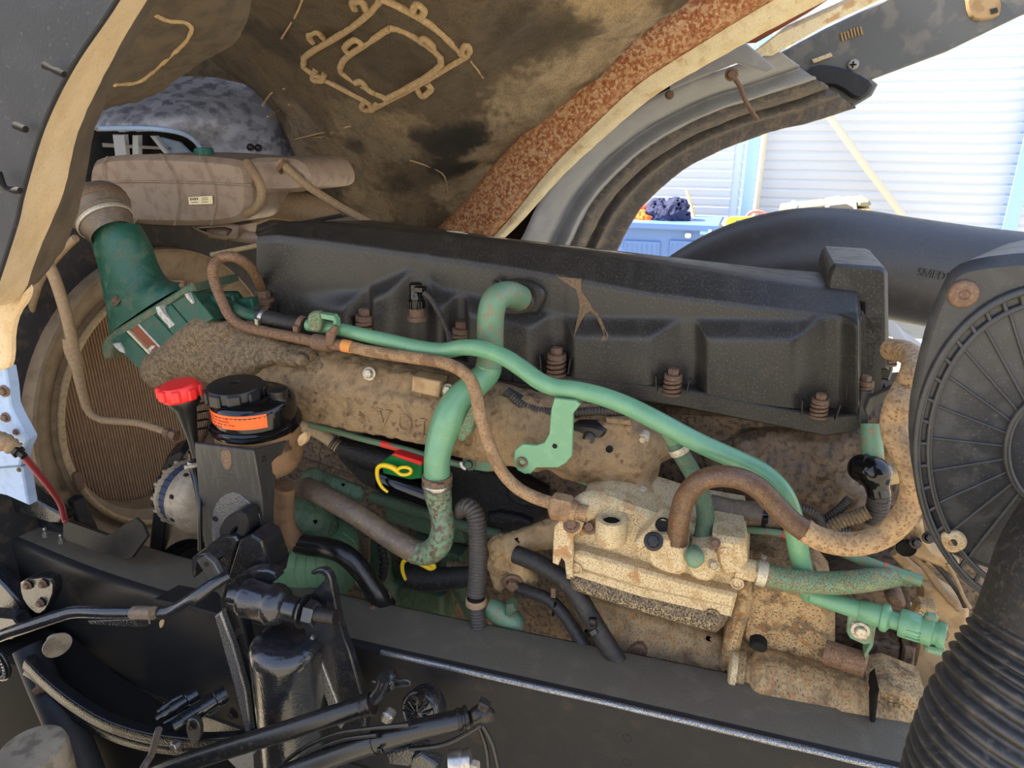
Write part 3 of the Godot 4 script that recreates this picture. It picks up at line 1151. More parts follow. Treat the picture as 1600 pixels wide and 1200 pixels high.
# first crossing of the sight line through a photo point with a sheet of points
func on_sheet(g: Array, x: float, y: float) -> Vector3:
	var r := ray(x, y)
	var best := 1e9
	for i in g.size() - 1:
		for j in g[i].size() - 1:
			if (g[i][j] - EYE).normalized().dot(r.normalized()) < 0.9:
				continue
			for t in [[g[i][j], g[i][j + 1], g[i + 1][j + 1]], [g[i][j], g[i + 1][j + 1], g[i + 1][j]]]:
				var h = Geometry3D.ray_intersects_triangle(EYE, r, t[0], t[1], t[2])
				if h != null:
					best = min(best, (h - EYE).length())
	if best > 1e8:
		return P(x, y, 1.7)
	return EYE + r.normalized() * best


func hood():
	var h := thing("hood", "raised truck hood seen from inside, dusty underside with rusty brace", "hood")
	var mb := MB.new()
	var black := c8(40, 36, 32)
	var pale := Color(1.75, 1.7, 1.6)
	var dirt_and_light := []  # dust and dirt patches, plus painted lit slopes and a shaded recess
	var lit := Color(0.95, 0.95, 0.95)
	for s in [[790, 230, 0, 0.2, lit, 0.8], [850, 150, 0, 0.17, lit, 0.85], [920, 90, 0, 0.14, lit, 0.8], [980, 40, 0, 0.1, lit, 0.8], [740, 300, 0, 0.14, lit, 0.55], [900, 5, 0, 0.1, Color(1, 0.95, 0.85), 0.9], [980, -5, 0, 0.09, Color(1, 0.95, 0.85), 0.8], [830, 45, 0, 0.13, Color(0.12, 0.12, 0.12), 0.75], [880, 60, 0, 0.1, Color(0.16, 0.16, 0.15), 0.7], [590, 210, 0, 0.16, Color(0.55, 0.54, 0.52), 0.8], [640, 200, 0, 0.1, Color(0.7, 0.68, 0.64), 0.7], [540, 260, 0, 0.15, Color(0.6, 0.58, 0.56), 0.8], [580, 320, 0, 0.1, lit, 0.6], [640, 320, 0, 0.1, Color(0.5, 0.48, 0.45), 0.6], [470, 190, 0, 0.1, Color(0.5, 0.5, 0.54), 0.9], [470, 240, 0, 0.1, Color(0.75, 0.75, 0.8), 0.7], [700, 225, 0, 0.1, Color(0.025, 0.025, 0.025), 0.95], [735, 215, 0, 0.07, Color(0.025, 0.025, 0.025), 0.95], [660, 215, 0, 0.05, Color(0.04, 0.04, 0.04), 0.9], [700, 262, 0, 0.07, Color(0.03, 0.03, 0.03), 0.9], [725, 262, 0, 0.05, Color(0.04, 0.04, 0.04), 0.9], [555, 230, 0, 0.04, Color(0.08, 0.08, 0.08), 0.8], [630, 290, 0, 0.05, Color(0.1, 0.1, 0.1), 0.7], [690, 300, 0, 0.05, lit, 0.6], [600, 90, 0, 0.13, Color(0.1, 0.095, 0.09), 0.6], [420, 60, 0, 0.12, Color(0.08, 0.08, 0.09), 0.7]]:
		dirt_and_light.append([s[0], s[3], s[4], s[5], s[1]])
	var rows := [
		pl("120,-560,.45 420,-620,.5 760,-640,.55 1120,-600,.65 1500,-520,.8"),
		pl("170,-250,.75 430,-280,.9 740,-290,1.0 1010,-260,1.2 1260,-220,1.4"),
		pl("250,-40,1.3 420,-20,1.3 690,0,1.32 890,0,1.5 1075,-5,1.65"),
		pl("300,70,1.8 440,90,1.62 640,120,1.57 820,125,1.72 968,85,1.8"),
		pl("415,165,1.95 480,215,1.82 630,240,1.82 780,230,1.92 870,190,1.98"),
		pl("446,260,2.0 505,300,1.95 600,325,1.98 690,320,2.02 775,290,2.06"),
		pl("452,385,2.05 510,395,2.05 600,400,2.05 680,400,2.06 735,370,2.1")]
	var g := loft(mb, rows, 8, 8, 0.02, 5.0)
	for s in dirt_and_light:
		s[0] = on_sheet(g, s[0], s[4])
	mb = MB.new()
	g = loft(mb, rows, 20, 28, 0.02, 5.0, 0.012, false, dirt_and_light, Color(0.24, 0.225, 0.205))
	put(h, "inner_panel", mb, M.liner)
	# raised seams pressed into the panel
	for path in ["596,-2 660,30 722,82 716,96 590,166 572,158 485,112 476,96 484,84 560,36 596,-2", "612,44 640,52 690,100 612,150 596,150 540,118 533,105 545,88 600,50 612,44"]:
		var pts := []
		for s in path.split(" "):
			var a = s.split(",")
			pts.append(on_sheet(g, a[0].to_float(), a[1].to_float()) + Vector3(0, 0, 0.002))
		mb = MB.new()
		tube(mb, pts, 0.0075, 8, 5, [], true, 0.0025)
		put(h, "pressed_bead", mb, M.bead_dust)
	for c in ["556,14 552,4 566,2 572,14", "644,22 652,8 664,16 658,28", "490,66 484,56 496,50 508,60", "720,84 728,70 734,80 726,90", "494,110 490,124 504,126 508,116", "572,156 566,168 580,172 590,162", "652,136 660,150 674,140 668,130", "546,84 540,74 556,62 568,70", "658,66 664,60 676,70 678,76", "556,130 566,128 576,140 586,146"]:
		var pts := []
		for s in c.split(" "):
			var a = s.split(",")
			pts.append(on_sheet(g, a[0].to_float(), a[1].to_float()) + Vector3(0, 0, 0.003))
		mb = MB.new()
		tube(mb, pts, 0.0075, 8, 5, [], true, 0.002)
		put(h, "bead_tab", mb, M.bead_dust)
	for c in ["700,300 690,270 640,250", "410,165 425,145 446,138", "418,182 436,172 452,163", "460,218 500,208 548,197", "450,212 500,214 520,206", "440,60 462,24 472,0", "735,95 748,112 755,122"]:
		var pts := []
		for s in c.split(" "):
			var a = s.split(",")
			pts.append(on_sheet(g, a[0].to_float(), a[1].to_float()))
		mb = MB.new()
		tube(mb, pts, 0.0025, 6, 5)
		put(h, "seam", mb, M.bead_dust)
	# lobe of the hood top, upper left
	mb = MB.new()
	var lg := loft(mb, [pl("190,-160,.75 330,-180,.8 430,-150,.95"), pl("215,0,.85 310,-20,.9 394,-2,1.02"), pl("195,60,.9 300,40,.95 374,58,1.06"), pl("170,120,.95 250,95,1.0 304,104,1.1"), pl("150,160,1.0 195,148,1.06 240,150,1.14"), pl("120,190,1.1 145,180,1.14 172,166,1.2")], 8, 8, 0.006, 14.0, 0.02)
	put(h, "headlamp_bulge", mb, M.lobe)
	var lp := []
	for s in ["243,24", "262,32", "287,34", "299,44", "292,62", "274,80", "258,94", "238,112", "214,128", "178,132"]:
		var a = s.split(",")
		lp.append(on_sheet(lg, a[0].to_float(), a[1].to_float()))
	mb = MB.new()
	tube(mb, lp, 0.0035, 8, 5, [], true, 0.002)
	put(h, "bulge_seam", mb, M.bead_dust)
	# grille surround, cold grey
	mb = MB.new()
	var gg := loft(mb, [pl("100,120,1.8 200,128,1.84 280,120,1.9 350,124,1.94 420,145,1.97 455,190,1.99 470,262,2.0"), pl("120,180,1.62 200,178,1.64 270,172,1.68 330,180,1.74 375,200,1.8 405,225,1.84 425,258,1.87"), pl("120,200,1.6 200,200,1.6 262,203,1.64 295,213,1.7 312,230,1.74 318,250,1.76 322,272,1.76")], 8, 8, 0.006, 12.0, 0.014)
	put(h, "grille_surround", mb, M.grille_grey)
	mb = MB.new()
	tube(mb, [gg[gg.size() - 1][4], gg[gg.size() - 1][12], gg[gg.size() - 1][20], gg[gg.size() - 1][28], gg[gg.size() - 1][36], gg[gg.size() - 1][44]], 0.007, 8, 5)
	put(h, "surround_lip", mb, M.sky_blue_paint)
	for s in [[391, 230], [403, 231]]:
		mb = MB.new()
		lathe(mb, on_sheet(gg, s[0], s[1]), Vector3(0.2, 0.1, 1), [[0.011, -0.004], [0.011, 0.003], [0.007, 0.008], [0, 0.009]], 14)
		put(h, "screw", mb, M.black_bolt)
	mb = MB.new()
	slab(mb, pl("100,195 345,195 345,300 100,300", 2.05), Vector3(0, 0, -0.02), 0.002)
	var gp := put(h, "grille_back", mb, M.hole_dark)
	for s in ["175,210 193,210 197,252 180,252", "206,211 215,211 215,252 206,252", "233,212 241,212 268,246 260,246"]:
		mb = MB.new()
		slab(mb, pl(s, 1.98), Vector3(0, 0, -0.02), 0.003)
		put(gp, "grille_bar", mb, M.cladding)
	mb = MB.new()
	slab(mb, pl("140,222 262,230 262,234 140,229", 1.985), Vector3(0, 0, -0.01), 0.001)
	put(gp, "grille_rail", mb, M.grey_plain)
	mb = MB.new()
	slab(mb, pl("250,214 280,222 298,240 268,242", 2.0), Vector3(0, 0, -0.01), 0.001)
	put(gp, "grille_corner", mb, M.sky_blue_paint)
	# rusty brace
	mb = MB.new()
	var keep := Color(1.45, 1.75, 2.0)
	var lft := pl("655,382,2.08 688,352,2.05 722,318,2.02 790,234,1.98 880,142,1.93 962,72,1.88 1050,12,1.84 1150,-50,1.8 1290,-130,1.75")
	var rgt := pl("742,400,2.02 778,366,2.0 810,330,1.98 866,262,1.95 934,194,1.92 1002,132,1.89 1088,76,1.86 1200,8,1.82 1340,-70,1.78")
	rows = []
	for j in lft.size():
		var a: Vector3 = lft[j]
		var b: Vector3 = rgt[j]
		rows.append([a, a.lerp(b, 0.12) + Vector3(0, -0.006, 0.035), a.lerp(b, 0.5) + Vector3(0, -0.01, 0.05), a.lerp(b, 0.82) + Vector3(0, -0.006, 0.04), b])
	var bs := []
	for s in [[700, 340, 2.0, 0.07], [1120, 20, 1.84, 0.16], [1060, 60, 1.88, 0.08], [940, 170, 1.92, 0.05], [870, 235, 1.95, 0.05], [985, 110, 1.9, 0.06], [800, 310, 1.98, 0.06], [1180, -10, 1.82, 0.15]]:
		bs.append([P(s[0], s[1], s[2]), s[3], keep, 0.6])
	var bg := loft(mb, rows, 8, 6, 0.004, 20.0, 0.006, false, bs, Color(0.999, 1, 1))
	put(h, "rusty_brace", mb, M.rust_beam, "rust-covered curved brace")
	rows = []
	for j in rgt.size():
		var a: Vector3 = rgt[j] + Vector3(-0.004, 0.0, 0.012)
		var wd: float = 0.016 + 0.005 * j
		rows.append([a, a + Vector3(wd * 0.5, -wd * 0.35, -0.004), a + Vector3(wd * 0.9, -wd * 0.62, -0.03)])
	mb = MB.new()
	loft(mb, rows, 8, 5, 0.002, 20.0, 0.004)
	var lip := put(h, "brace_flange", mb, M.cream_paint)
	for s in [[1062, 66], [1116, 38], [1155, 17]]:
		var w := P(s[0], s[1], 1.85)
		mb = MB.new()
		var ol := []
		for k in 14:
			var an := TAU * k / 14
			ol.append(P(s[0] + 18 * cos(an) * 0.9, s[1] + 4.5 * sin(an) - 9 * cos(an), 1.835))
		slab(mb, ol, Vector3(0, 0, -0.03), 0.001)
		put(lip, "slot", mb, M.hole_dark)
	# cream sill rail over the far arch with its rusty groove
	for d in [["rail_web", "1035,100 1120,52 1230,-10 1300,-60 1330,-60 1225,8 1180,40 1120,75 1060,110", 2.1, "cream_paint"], ["rusty_groove", "1150,70 1210,30 1320,-40 1370,-50 1260,22 1180,68", 2.14, "rust_strip"], ["rail_edge", "1168,88 1215,52 1300,14 1400,-42 1450,-60 1450,-40 1376,0 1290,40 1205,88", 2.1, "cream_paint"]]:
		mb = MB.new()
		slab(mb, pl(d[1], d[2]), Vector3(0.02, 0.02, -0.03), 0.004)
		put(h, d[0], mb, M[d[3]])
	mb = MB.new()
	slab(mb, rounded(pl("1200,14 1206,6 1222,2 1236,0 1228,8 1212,16", 2.09), 1), Vector3(0, 0, -0.02), 0.002)
	put(h, "rust_hole", mb, M.rust_strip)
	# slate outer panel above the far arch
	mb = MB.new()
	slab(mb, pl("1195,95 1290,44 1378,2 1460,-50 1680,-60 1680,-10 1600,22 1480,80 1362,124 1372,132 1362,150 1335,166 1262,189 1200,205 1150,200 1150,130", 2.44), Vector3(0, 0, -0.05), 0.006)
	put(h, "outer_panel", mb, M.panel_slate)
	mb = MB.new()
	slab(mb, rounded(pl("1275,100 1305,103 1335,112 1366,130 1358,148 1340,158 1310,136 1290,134 1262,142 1230,152 1205,168 1190,162 1215,138 1250,118", 2.41), 1), Vector3(0, 0, -0.04), 0.008)
	put(h, "panel_gutter", mb, M.fender_grey)
	mb = MB.new()
	slab(mb, rounded(pl("1508,-8 1512,22 1524,34 1560,28 1566,12 1562,-10", 2.43), 1), Vector3(0, 0, -0.03), 0.006)
	var pk := put(h, "hinge_pocket", mb, M.plate_tan)
	mb = MB.new()
	slab(mb, pl("1547,14 1558,11 1560,19 1549,22", 2.425), Vector3(0, 0, -0.01), 0.001)
	put(pk, "pocket_hole", mb, M.fender_grey)
	mb = MB.new()
	slab(mb, pl("1268,93 1298,82 1301,88 1271,99", 2.43), Vector3(0, 0, -0.01), 0.001)
	put(h, "maker_tab", mb, M.gasket_cream)
	mb = MB.new()
	lathe(mb, P(1333, 101, 2.435), Vector3(0, 0, 1), [[0.016, -0.01], [0.016, 0.002], [0.012, 0.007], [0, 0.008]], 18)
	var sc := put(h, "screw", mb, M.grey_plain)
	mb = MB.new()
	rbox(mb, P(1333, 101, 2.426), Vector3(0.018, 0.004, 0.003), Basis(), 0.0005)
	rbox(mb, P(1333, 101, 2.426), Vector3(0.004, 0.018, 0.003), Basis(), 0.0005)
	put(sc, "cross_slot", mb, M.hole_dark)
	for k in 7:
		mb = MB.new()
		tube(mb, pl("%d,%d,2.435 %d,%d" % [1314 + k * 5, 48 - k + (3 if k < 3 else 0), 1317 + k * 5, 64 - k * 1.6]), 0.003, 6, 2)
		put(h, "moulded_mark", mb, M.plate_tan)
	# near fender: outer skin, tan return flange, dark inner edge
	var za := 0.42
	var oa := pl("262,-150,.42 178,0 108,105 62,200 32,300 20,352 -8,440")
	var ob := pl("330,-150,.49 230,0 170,105 122,208 99,300 62,390 36,458 2,478")
	mb = MB.new()
	var oedge := smooth_path(oa, 6)
	for k in oedge.size():
		oedge[k] += Vector3(0.0012, 0.0, 0.0)
	slab(mb, oedge + pl("-60,520 -260,420 -260,-150", za), Vector3(-0.0, 0.0, -0.004), 0.001)
	put(h, "near_fender", mb, M.fender_grey)
	oa.append(P(-12, 470, za))
	rows = []
	for j in oa.size():
		rows.append([oa[j] + Vector3(0, 0, -0.0035), oa[j].lerp(ob[j], 0.5) + Vector3(0.0, 0.0, 0.001), ob[j]])
	mb = MB.new()
	loft(mb, rows, 8, 6, 0.001, 30.0, 0.003)
	put(h, "fender_flange", mb, M.flange_tan, "tan return flange of the near fender")
	var oc := pl("352,-150,.54 246,0 190,105 150,200 130,300 105,380 92,400 60,440")
	rows = []
	for j in oc.size():
		rows.append([ob[j], oc[j]])
	mb = MB.new()
	loft(mb, rows, 8, 3, 0.002, 30.0, 0.003)
	put(h, "flange_return", mb, M.lobe)
	for s in ["70,102 82,108 92,112 100,116", "-4,270 8,292 22,298 32,298", "24,196 34,200 40,202"]:
		mb = MB.new()
		tube(mb, pl(s, 0.412), [0.0032, 0.0022, 0.0028, 0.0024] if s.split(" ").size() == 4 else 0.0028, 8, 4, [], true, 0.001)
		put(h, "edge_clip", mb, M.dark_drop)
	mb = MB.new()
	slab(mb, rounded(pl("-30,500 8,462 30,444 42,448 38,470 22,490 14,520 14,560 8,580 -30,580", 0.5), 1), Vector3(0, 0, -0.008), 0.003)
	put(h, "flange_tip", mb, M.flange_tan)
	mb = MB.new()
	slab(mb, pl("60,-120 520,-120 520,230 440,200 300,190 60,190", 2.2), Vector3(0, 0, -0.02), 0.003)
	put(h, "recess_wall", mb, M.lobe)
	mb = MB.new()
	slab(mb, pl("240,320 720,300 720,470 240,470", 2.3), Vector3(0, 0, -0.02), 0.003)
	put(h, "far_inner_fender", mb, M.lobe)
	# unseen nose and roof skin of the hood, added to block the sun
	mb = MB.new()
	rbox(mb, Vector3(-2.25, 1.75, -1.42), Vector3(0.05, 1.9, 2.1), Basis(), 0.02)
	put(h, "nose_panel", mb, M.fender_grey)
	mb = MB.new()
	slab(mb, [Vector3(-2.25, 2.68, -0.4), Vector3(-1.0, 2.86, -0.4), Vector3(0.3, 2.9, -0.55), Vector3(0.3, 2.9, -2.3), Vector3(-1.0, 2.86, -2.44), Vector3(-2.25, 2.68, -2.44)], Vector3(0, 0.03, 0), 0.01)
	put(h, "roof_skin", mb, M.fender_grey)
	# far wheel arch, a bent liner of moulded bands
	var L := pl("780,425,2.06 815,372,2.06 845,312,2.07 893,248,2.08 960,188,2.1 1044,140,2.11 1130,108,2.12 1215,80,2.14")
	var R := pl("945,440,2.4 962,394,2.4 1000,326,2.4 1064,267,2.4 1132,231,2.42 1202,206,2.42 1262,191,2.42 1335,167,2.42")
	var f := thing("wheel_arch_liner", "moulded dark wheel arch liner curving down behind the valve cover", "arch liner")
	for bnd in [["smooth_band", [[0.0, 0.0], [0.05, 0.01], [0.22, 0.0], [0.3, -0.03], [0.34, -0.045], [0.4, 0.0], [0.44, 0.01], [0.52, -0.03]], "arch_grey"], ["dusty_band", [[0.5, -0.02], [0.56, 0.0], [0.66, -0.012], [0.7, -0.05], [0.76, 0.0], [0.84, -0.02], [0.93, 0.0], [1.0, 0.01], [1.0, -0.04]], "arch_dusty"]]:
		rows = []
		for j in L.size():
			var row := []
			for e in bnd[1]:
				var nrm := Vector3(0.35, -0.3, 0.9).normalized()
				row.append(L[j].lerp(R[j], e[0]) + nrm * e[1] * 0.8)
			rows.append(row)
		mb = MB.new()
		loft(mb, rows, 8, 5, 0.003, 12.0, 0.006)
		put(f, bnd[0], mb, M[bnd[2]])
	mb = MB.new()
	slab(mb, pl("1046,140 1050,114 1100,84 1160,62 1212,106 1198,112 1150,98 1100,118", 2.05), Vector3(0, 0, -0.02), 0.004)
	put(f, "mounting_plate", mb, M.arch_grey)
	mb = MB.new()
	tube(mb, pl("1144,118,2.06 1156,135 1166,160 1184,188"), 0.006, 8, 4)
	put(f, "rusty_strap", mb, M.rust_bolt)
	mb = MB.new()
	hexbolt(mb, P(1143, 116, 2.045), Vector3(0.1, -0.1, 1), 0.011)
	put(f, "bolt", mb, M.rust_bolt)
	mb = MB.new()
	hexbolt(mb, P(1046, 148, 2.06), Vector3(0.1, -0.1, 1), 0.008)
	put(f, "bolt", mb, M.rust_bolt)
	# black splash panel between brace and arch
	mb = MB.new()
	slab(mb, pl("755,420 800,340 870,245 950,165 1020,105 1060,95 1060,150 960,200 890,270 840,350 820,420", 2.16), Vector3(0, 0, -0.02), 0.002)
	put(f, "backing_sheet", mb, M.dark_drop)


# ---------- front of the engine bay ----------
func front_end():
	var mb := MB.new()
	# radiator and shroud: their face looks rearwards along x
	var cy := 1.02
	var cz := -1.43
	var t := thing("radiator", "brown dust-caked radiator core behind the round fan shroud", "radiator")
	mb = MB.new()
	rbox(mb, Vector3(-1.68, cy, cz), Vector3(0.06, 0.9, 0.9), Basis(), 0.005)
	put(t, "core", mb, M.radiator)
	mb = MB.new()
	for k in 96:
		rbox(mb, Vector3(-1.648, cy, cz - 0.44 + k * 0.0092), Vector3(0.004, 0.88, 0.004), Basis(), 0.0012)
	var fins := put(t, "fin", mb, M.radiator)
	fins.set_meta("kind", "stuff")
	t = thing("fan_shroud", "round tan fan shroud with a pale rolled rim around the radiator", "fan shroud")
	mb = MB.new()
	lathe(mb, Vector3(-1.5, cy, cz), Vector3.RIGHT, [[0.3, -0.13], [0.312, -0.06], [0.334, -0.046], [0.345, -0.03], [0.36, -0.036], [0.4, -0.014], [0.425, 0.0], [0.428, 0.006], [0.436, 0.004], [0.44, -0.02], [0.42, -0.13]], 96)
	put(t, "ring", mb, M.shroud_tan)
	mb = MB.new()
	var rim := []
	for k in 97:
		var a := TAU * k / 96
		rim.append(Vector3(-1.526, cy + 0.343 * cos(a), cz + 0.343 * sin(a)))
	tube(mb, rim, 0.009, 8, 1, [], false)
	put(t, "rim", mb, M.rim_light)
	mb = MB.new()
	for k in 40:
		var a0 := TAU * k / 40
		var a1 := TAU * (k + 1) / 40
		var q := []
		for e in [[0.43, a0], [0.43, a1]]:
			q.append(Vector3(-1.53, cy + e[0] * cos(e[1]), cz + e[0] * sin(e[1])))
		for e in [a1, a0]:
			var s: float = 0.56 / max(abs(cos(e)), abs(sin(e)))
			q.append(Vector3(-1.56, cy + s * cos(e), cz + s * sin(e)))
		mb.face(q, Vector3.RIGHT)
	put(t, "face_plate", mb, M.shroud_dark)
	mb = MB.new()
	slab(mb, [Vector3(-1.497, 0.7, -1.07), Vector3(-1.497, 0.74, -1.05), Vector3(-1.497, 0.9, -1.06), Vector3(-1.497, 0.9, -1.09), Vector3(-1.497, 0.72, -1.12)], Vector3(-0.03, 0, 0), 0.004)
	put(t, "ring_bracket", mb, M.shroud_dark)
	mb = MB.new()
	rbox(mb, P(122, 752, 1.09), Vector3(0.02, 0.05, 0.02), Basis(), 0.005)
	put(t, "ring_clip", mb, M.rust_bolt)
	# dark plates and frame left of the shroud
	t = thing("radiator_support", "dark side frame with curved tan strips left of the fan shroud", "frame")
	mb = MB.new()
	slab(mb, pl("-20,380 60,300 110,330 110,420 80,560 60,700 70,900 -20,900", 1.3), Vector3(-0.02, 0, -0.03), 0.004)
	put(t, "side_plate", mb, M.shroud_dark)
	mb = MB.new()
	tube(mb, pl("118,372,1.1 90,400,1.1 62,440,1.1 46,500,1.1 38,580,1.1 36,660,1.1 46,730,1.1 70,800,1.1"), 0.0085, 10, 6)
	put(t, "edge_strip", mb, M.hose_tan)
	mb = MB.new()
	tube(mb, pl("76,560,1.12 62,610 58,660 62,720 78,780"), 0.011, 10, 6)
	put(t, "seal_strip", mb, M.rubber)
	# tan coolant pipe
	mb = MB.new()
	t = thing("coolant_pipe", "thin tan coolant pipe running down past the shroud to the fluid reservoir", "pipe")
	tube(mb, pl("70,402,1.02 86,436 102,486 112,530 120,572 128,612 138,642 156,655 180,658 215,661 240,668 262,676"), [0.0115, 0.0115, 0.0115, 0.0115, 0.0115, 0.0092, 0.008, 0.0078, 0.0078, 0.0078, 0.0078, 0.0078], 12, 5, [], true, 0.0008)
	put(t, "pipe", mb, M.hose_tan)
	mb = MB.new()
	tube(mb, pl("108,528,1.02 112,546 117,562 121,575"), [0.0125, 0.015, 0.0135, 0.012], 12, 4)
	put(t, "crimp_sleeve", mb, M.hose_tan)
	mb = MB.new()
	var a := P(258, 675, 1.02)
	var b := P(282, 684, 1.02)
	lathe(mb, a, b - a, [[0, 0], [0.011, 0], [0.011, 0.012], [0.0085, 0.013], [0.0085, 0.018], [0.012, 0.018], [0.012, 0.03], [0, 0.03]], 6, true)
	put(t, "union_nut", mb, M.rust_bolt)
	# expansion tank
	t = thing("expansion_tank", "brown plastic expansion tank with a pale sticker and green cap", "tank")
	mb = MB.new()
	slab(mb, rounded(pl("136,262 150,244 240,240 362,247 386,258 389,300 388,330 376,346 345,352 290,354 190,350 150,335 136,300", 1.4), 2), Vector3(0, 0, -0.22), 0.014)
	put(t, "body", mb, M.tank)
	mb = MB.new()
	slab(mb, rounded(pl("372,248 440,245 470,252 484,276 483,296 460,302 372,300", 1.43), 2), Vector3(0, 0, -0.2), 0.01)
	put(t, "shoulder", mb, M.tank)
	mb = MB.new()
	tube(mb, pl("134,286,1.398 200,284 300,285 384,289 392,290"), 0.0026, 8, 3)
	put(t, "weld_seam", mb, M.tank)
	for s in ["250,240,1.4 262,258,1.392 276,285,1.392", "312,243,1.4 322,260,1.392 332,286,1.392", "276,288,1.394 279,320 272,352", "334,288,1.394 337,320 330,352", "168,244,1.4 160,258,1.392 163,284,1.392"]:
		mb = MB.new()
		tube(mb, pl(s), 0.0014, 8, 4)
		put(t, "moulded_rib", mb, M.tank)
	mb = MB.new()
	var cp := P(320, 247, 1.47)
	lathe(mb, cp, Vector3.UP, [[0, 0], [0.022, 0], [0.022, 0.02], [0.02, 0.024], [0, 0.025]], 24)
	for k in 12:
		var an := TAU * k / 12
		rbox(mb, cp + Vector3(cos(an) * 0.022, 0.011, sin(an) * 0.022), Vector3(0.003, 0.018, 0.005), Basis(Vector3.UP, -an), 0.0006)
	put(t, "filler_cap", mb, M.cap_green, "green filler cap")
	mb = MB.new()
	slab(mb, pl("294,308 331,306 332,319 295,320", 1.393), Vector3(0, 0, -0.003), 0.0004)
	var st := put(t, "sticker", mb, M.sticker, "cream sticker with dark print")
	var sa := P(296, 312.5, 1.3925)
	var sb := facing(sa, P(310, 311.7, 1.3925))
	for k in 4:
		mb = MB.new()
		rbox(mb, P(298.2 + k * 3.3, 311.2 - k * 0.2, 1.3922), Vector3(0.0034, 0.0062 - 0.0012 * (k % 2), 0.0006), sb, 0.0002)
		put(st, "printed_block", mb, M.ink)
	for e in [[320, 309.2, 14], [320, 312, 16], [320, 315.5, 15], [304, 316, 15]]:
		mb = MB.new()
		rbox(mb, P(e[0], e[1], 1.3922), Vector3(0.0013 * e[2], 0.0016, 0.0006), sb, 0.0002)
		put(st, "printed_line", mb, M.hose_tan)
	mb = MB.new()
	slab(mb, rounded(pl("292,352 370,346 366,374 340,375 304,362", 1.42), 1), Vector3(0, 0, -0.08), 0.01)
	tube(mb, pl("330,362,1.46 360,366 392,371 420,374"), [0.016, 0.016, 0.015, 0.014], 14, 4)
	put(t, "outlet_neck", mb, M.tank)
	clamp_on(t, P(363, 364, 1.46), P(392, 371, 1.46) - P(360, 366, 1.46), 0.0165, 0.008, M.rust_bolt, 0.5)
	mb = MB.new()
	tube(mb, pl("386,254,1.4 398,272,1.38 407,290,1.37 408,310,1.37 400,326,1.38 386,334,1.4"), 0.0105, 12, 5)
	solo("vent_hose", "short tan vent hose looping on the end of the expansion tank", "hose", mb, M.hose_tan)
	t = thing("overflow_hose", "long tan hose slanting from the expansion tank to the valve cover", "hose")
	mb = MB.new()
	tube(mb, pl("438,252,1.42 452,266 480,290 510,310 540,328 580,350 610,366"), 0.0095, 12, 5)
	put(t, "hose", mb, M.hose_tan)
	clamp_on(t, P(443, 258, 1.42), P(452, 266, 1.42) - P(438, 252, 1.42), 0.0105, 0.009, M.rust_bolt, 1.0)
	mb = MB.new()
	tube(mb, pl("385,330,1.55 420,318,1.56 460,322,1.58 500,340,1.6 540,370,1.62"), 0.042, 18, 6)
	solo("radiator_hose", "thick tan radiator hose behind the expansion tank neck", "hose", mb, M.hose_tan)
	mb = MB.new()
	tube(mb, pl("330,398,1.35 400,384,1.38 460,372,1.42 510,364,1.46"), 0.006, 10, 4)
	solo("return_pipe", "thin pale return pipe under the expansion tank outlet", "pipe", mb, M.rim_light)
	# intake elbow and heater flange
	t = thing("intake_elbow", "dark green intake elbow flaring from a rubber coupling to the flange", "intake pipe")
	var rowsz := []
	var cs := [[172, 350, 1.19, 37, 36, 0.0], [188, 378, 1.18, 38, 26, 0.0], [200, 412, 1.17, 39, 26, 0.0], [212, 444, 1.16, 43, 28, 0.3], [226, 468, 1.15, 54, 30, 0.8], [234, 486, 1.145, 64, 32, 1.0]]
	var ring_prev := []
	for e in cs:
		var row := []
		var sc := mm(e[0], e[1], e[2])
		var cc := P(e[0], e[1], e[2])
		var ux := (P(300, 452, 1.13) - P(176, 536, 1.13)).normalized()
		ux = Vector3(1, 0.05, 0).normalized().lerp(ux, e[5]).normalized()
		var uz := Vector3(0.1, -0.25, -1).normalized().lerp(Vector3(0.12, 0.1, -1).normalized(), e[5])
		for k in 12:
			var an := TAU * k / 12
			var cx := cos(an)
			var sx := sin(an)
			var m: float = lerpf(1.0, 1.0 / pow(pow(abs(cx), 5) + pow(abs(sx), 5), 0.2), e[5])
			row.append(cc + ux * cx * e[3] * sc * m + uz * sx * 0.046 * m)
		rowsz.append(row)
	mb = MB.new()
	loft(mb, rowsz, 5, 3, 0.0006, 40.0, 0.0, true)
	put(t, "pipe", mb, M.deep_green)
	mb = MB.new()
	var d := (P(205, 412, 1.15) - P(160, 335, 1.18)).normalized()
	var cb := P(168, 352, 1.17)
	lathe(mb, cb - d * 0.075, d, [[0.042, 0], [0.06, 0.002], [0.066, 0.012], [0.066, 0.04], [0.06, 0.046], [0.06, 0.052], [0.055, 0.056], [0.052, 0.085], [0.046, 0.092], [0.044, 0.1]], 40)
	put(t, "rubber_coupling", mb, M.breather_brown)
	clamp_on(t, cb - d * 0.048, d, 0.0665, 0.014, M.rust_bolt, 2.6)
	clamp_on(t, cb - d * 0.01, d, 0.057, 0.01, M.zinc_bolt, 2.9)
	mb = MB.new()
	slab(mb, pl("160,532 174,518 290,446 300,444 305,456 288,462 182,536 174,560 164,564 158,552", 1.095), Vector3(0.01, 0.0, -0.12), 0.004)
	put(t, "pipe_flange", mb, M.green_dusty)
	for s in [[184, 470], [290, 447], [172, 545]]:
		mb = MB.new()
		hexbolt(mb, P(s[0], s[1], 1.11), Vector3(-0.3, 0.6, 0.6), 0.0085)
		put(t, "bolt", mb, M.rust_bolt)
	# heater box: a stack of green plates with a bare rust strip
	var hb := thing("intake_heater", "green striped intake heater block with worn paint and a rust strip", "heater")
	var u0 := P(172, 533, 1.09)
	var u1 := P(300, 455, 1.09)
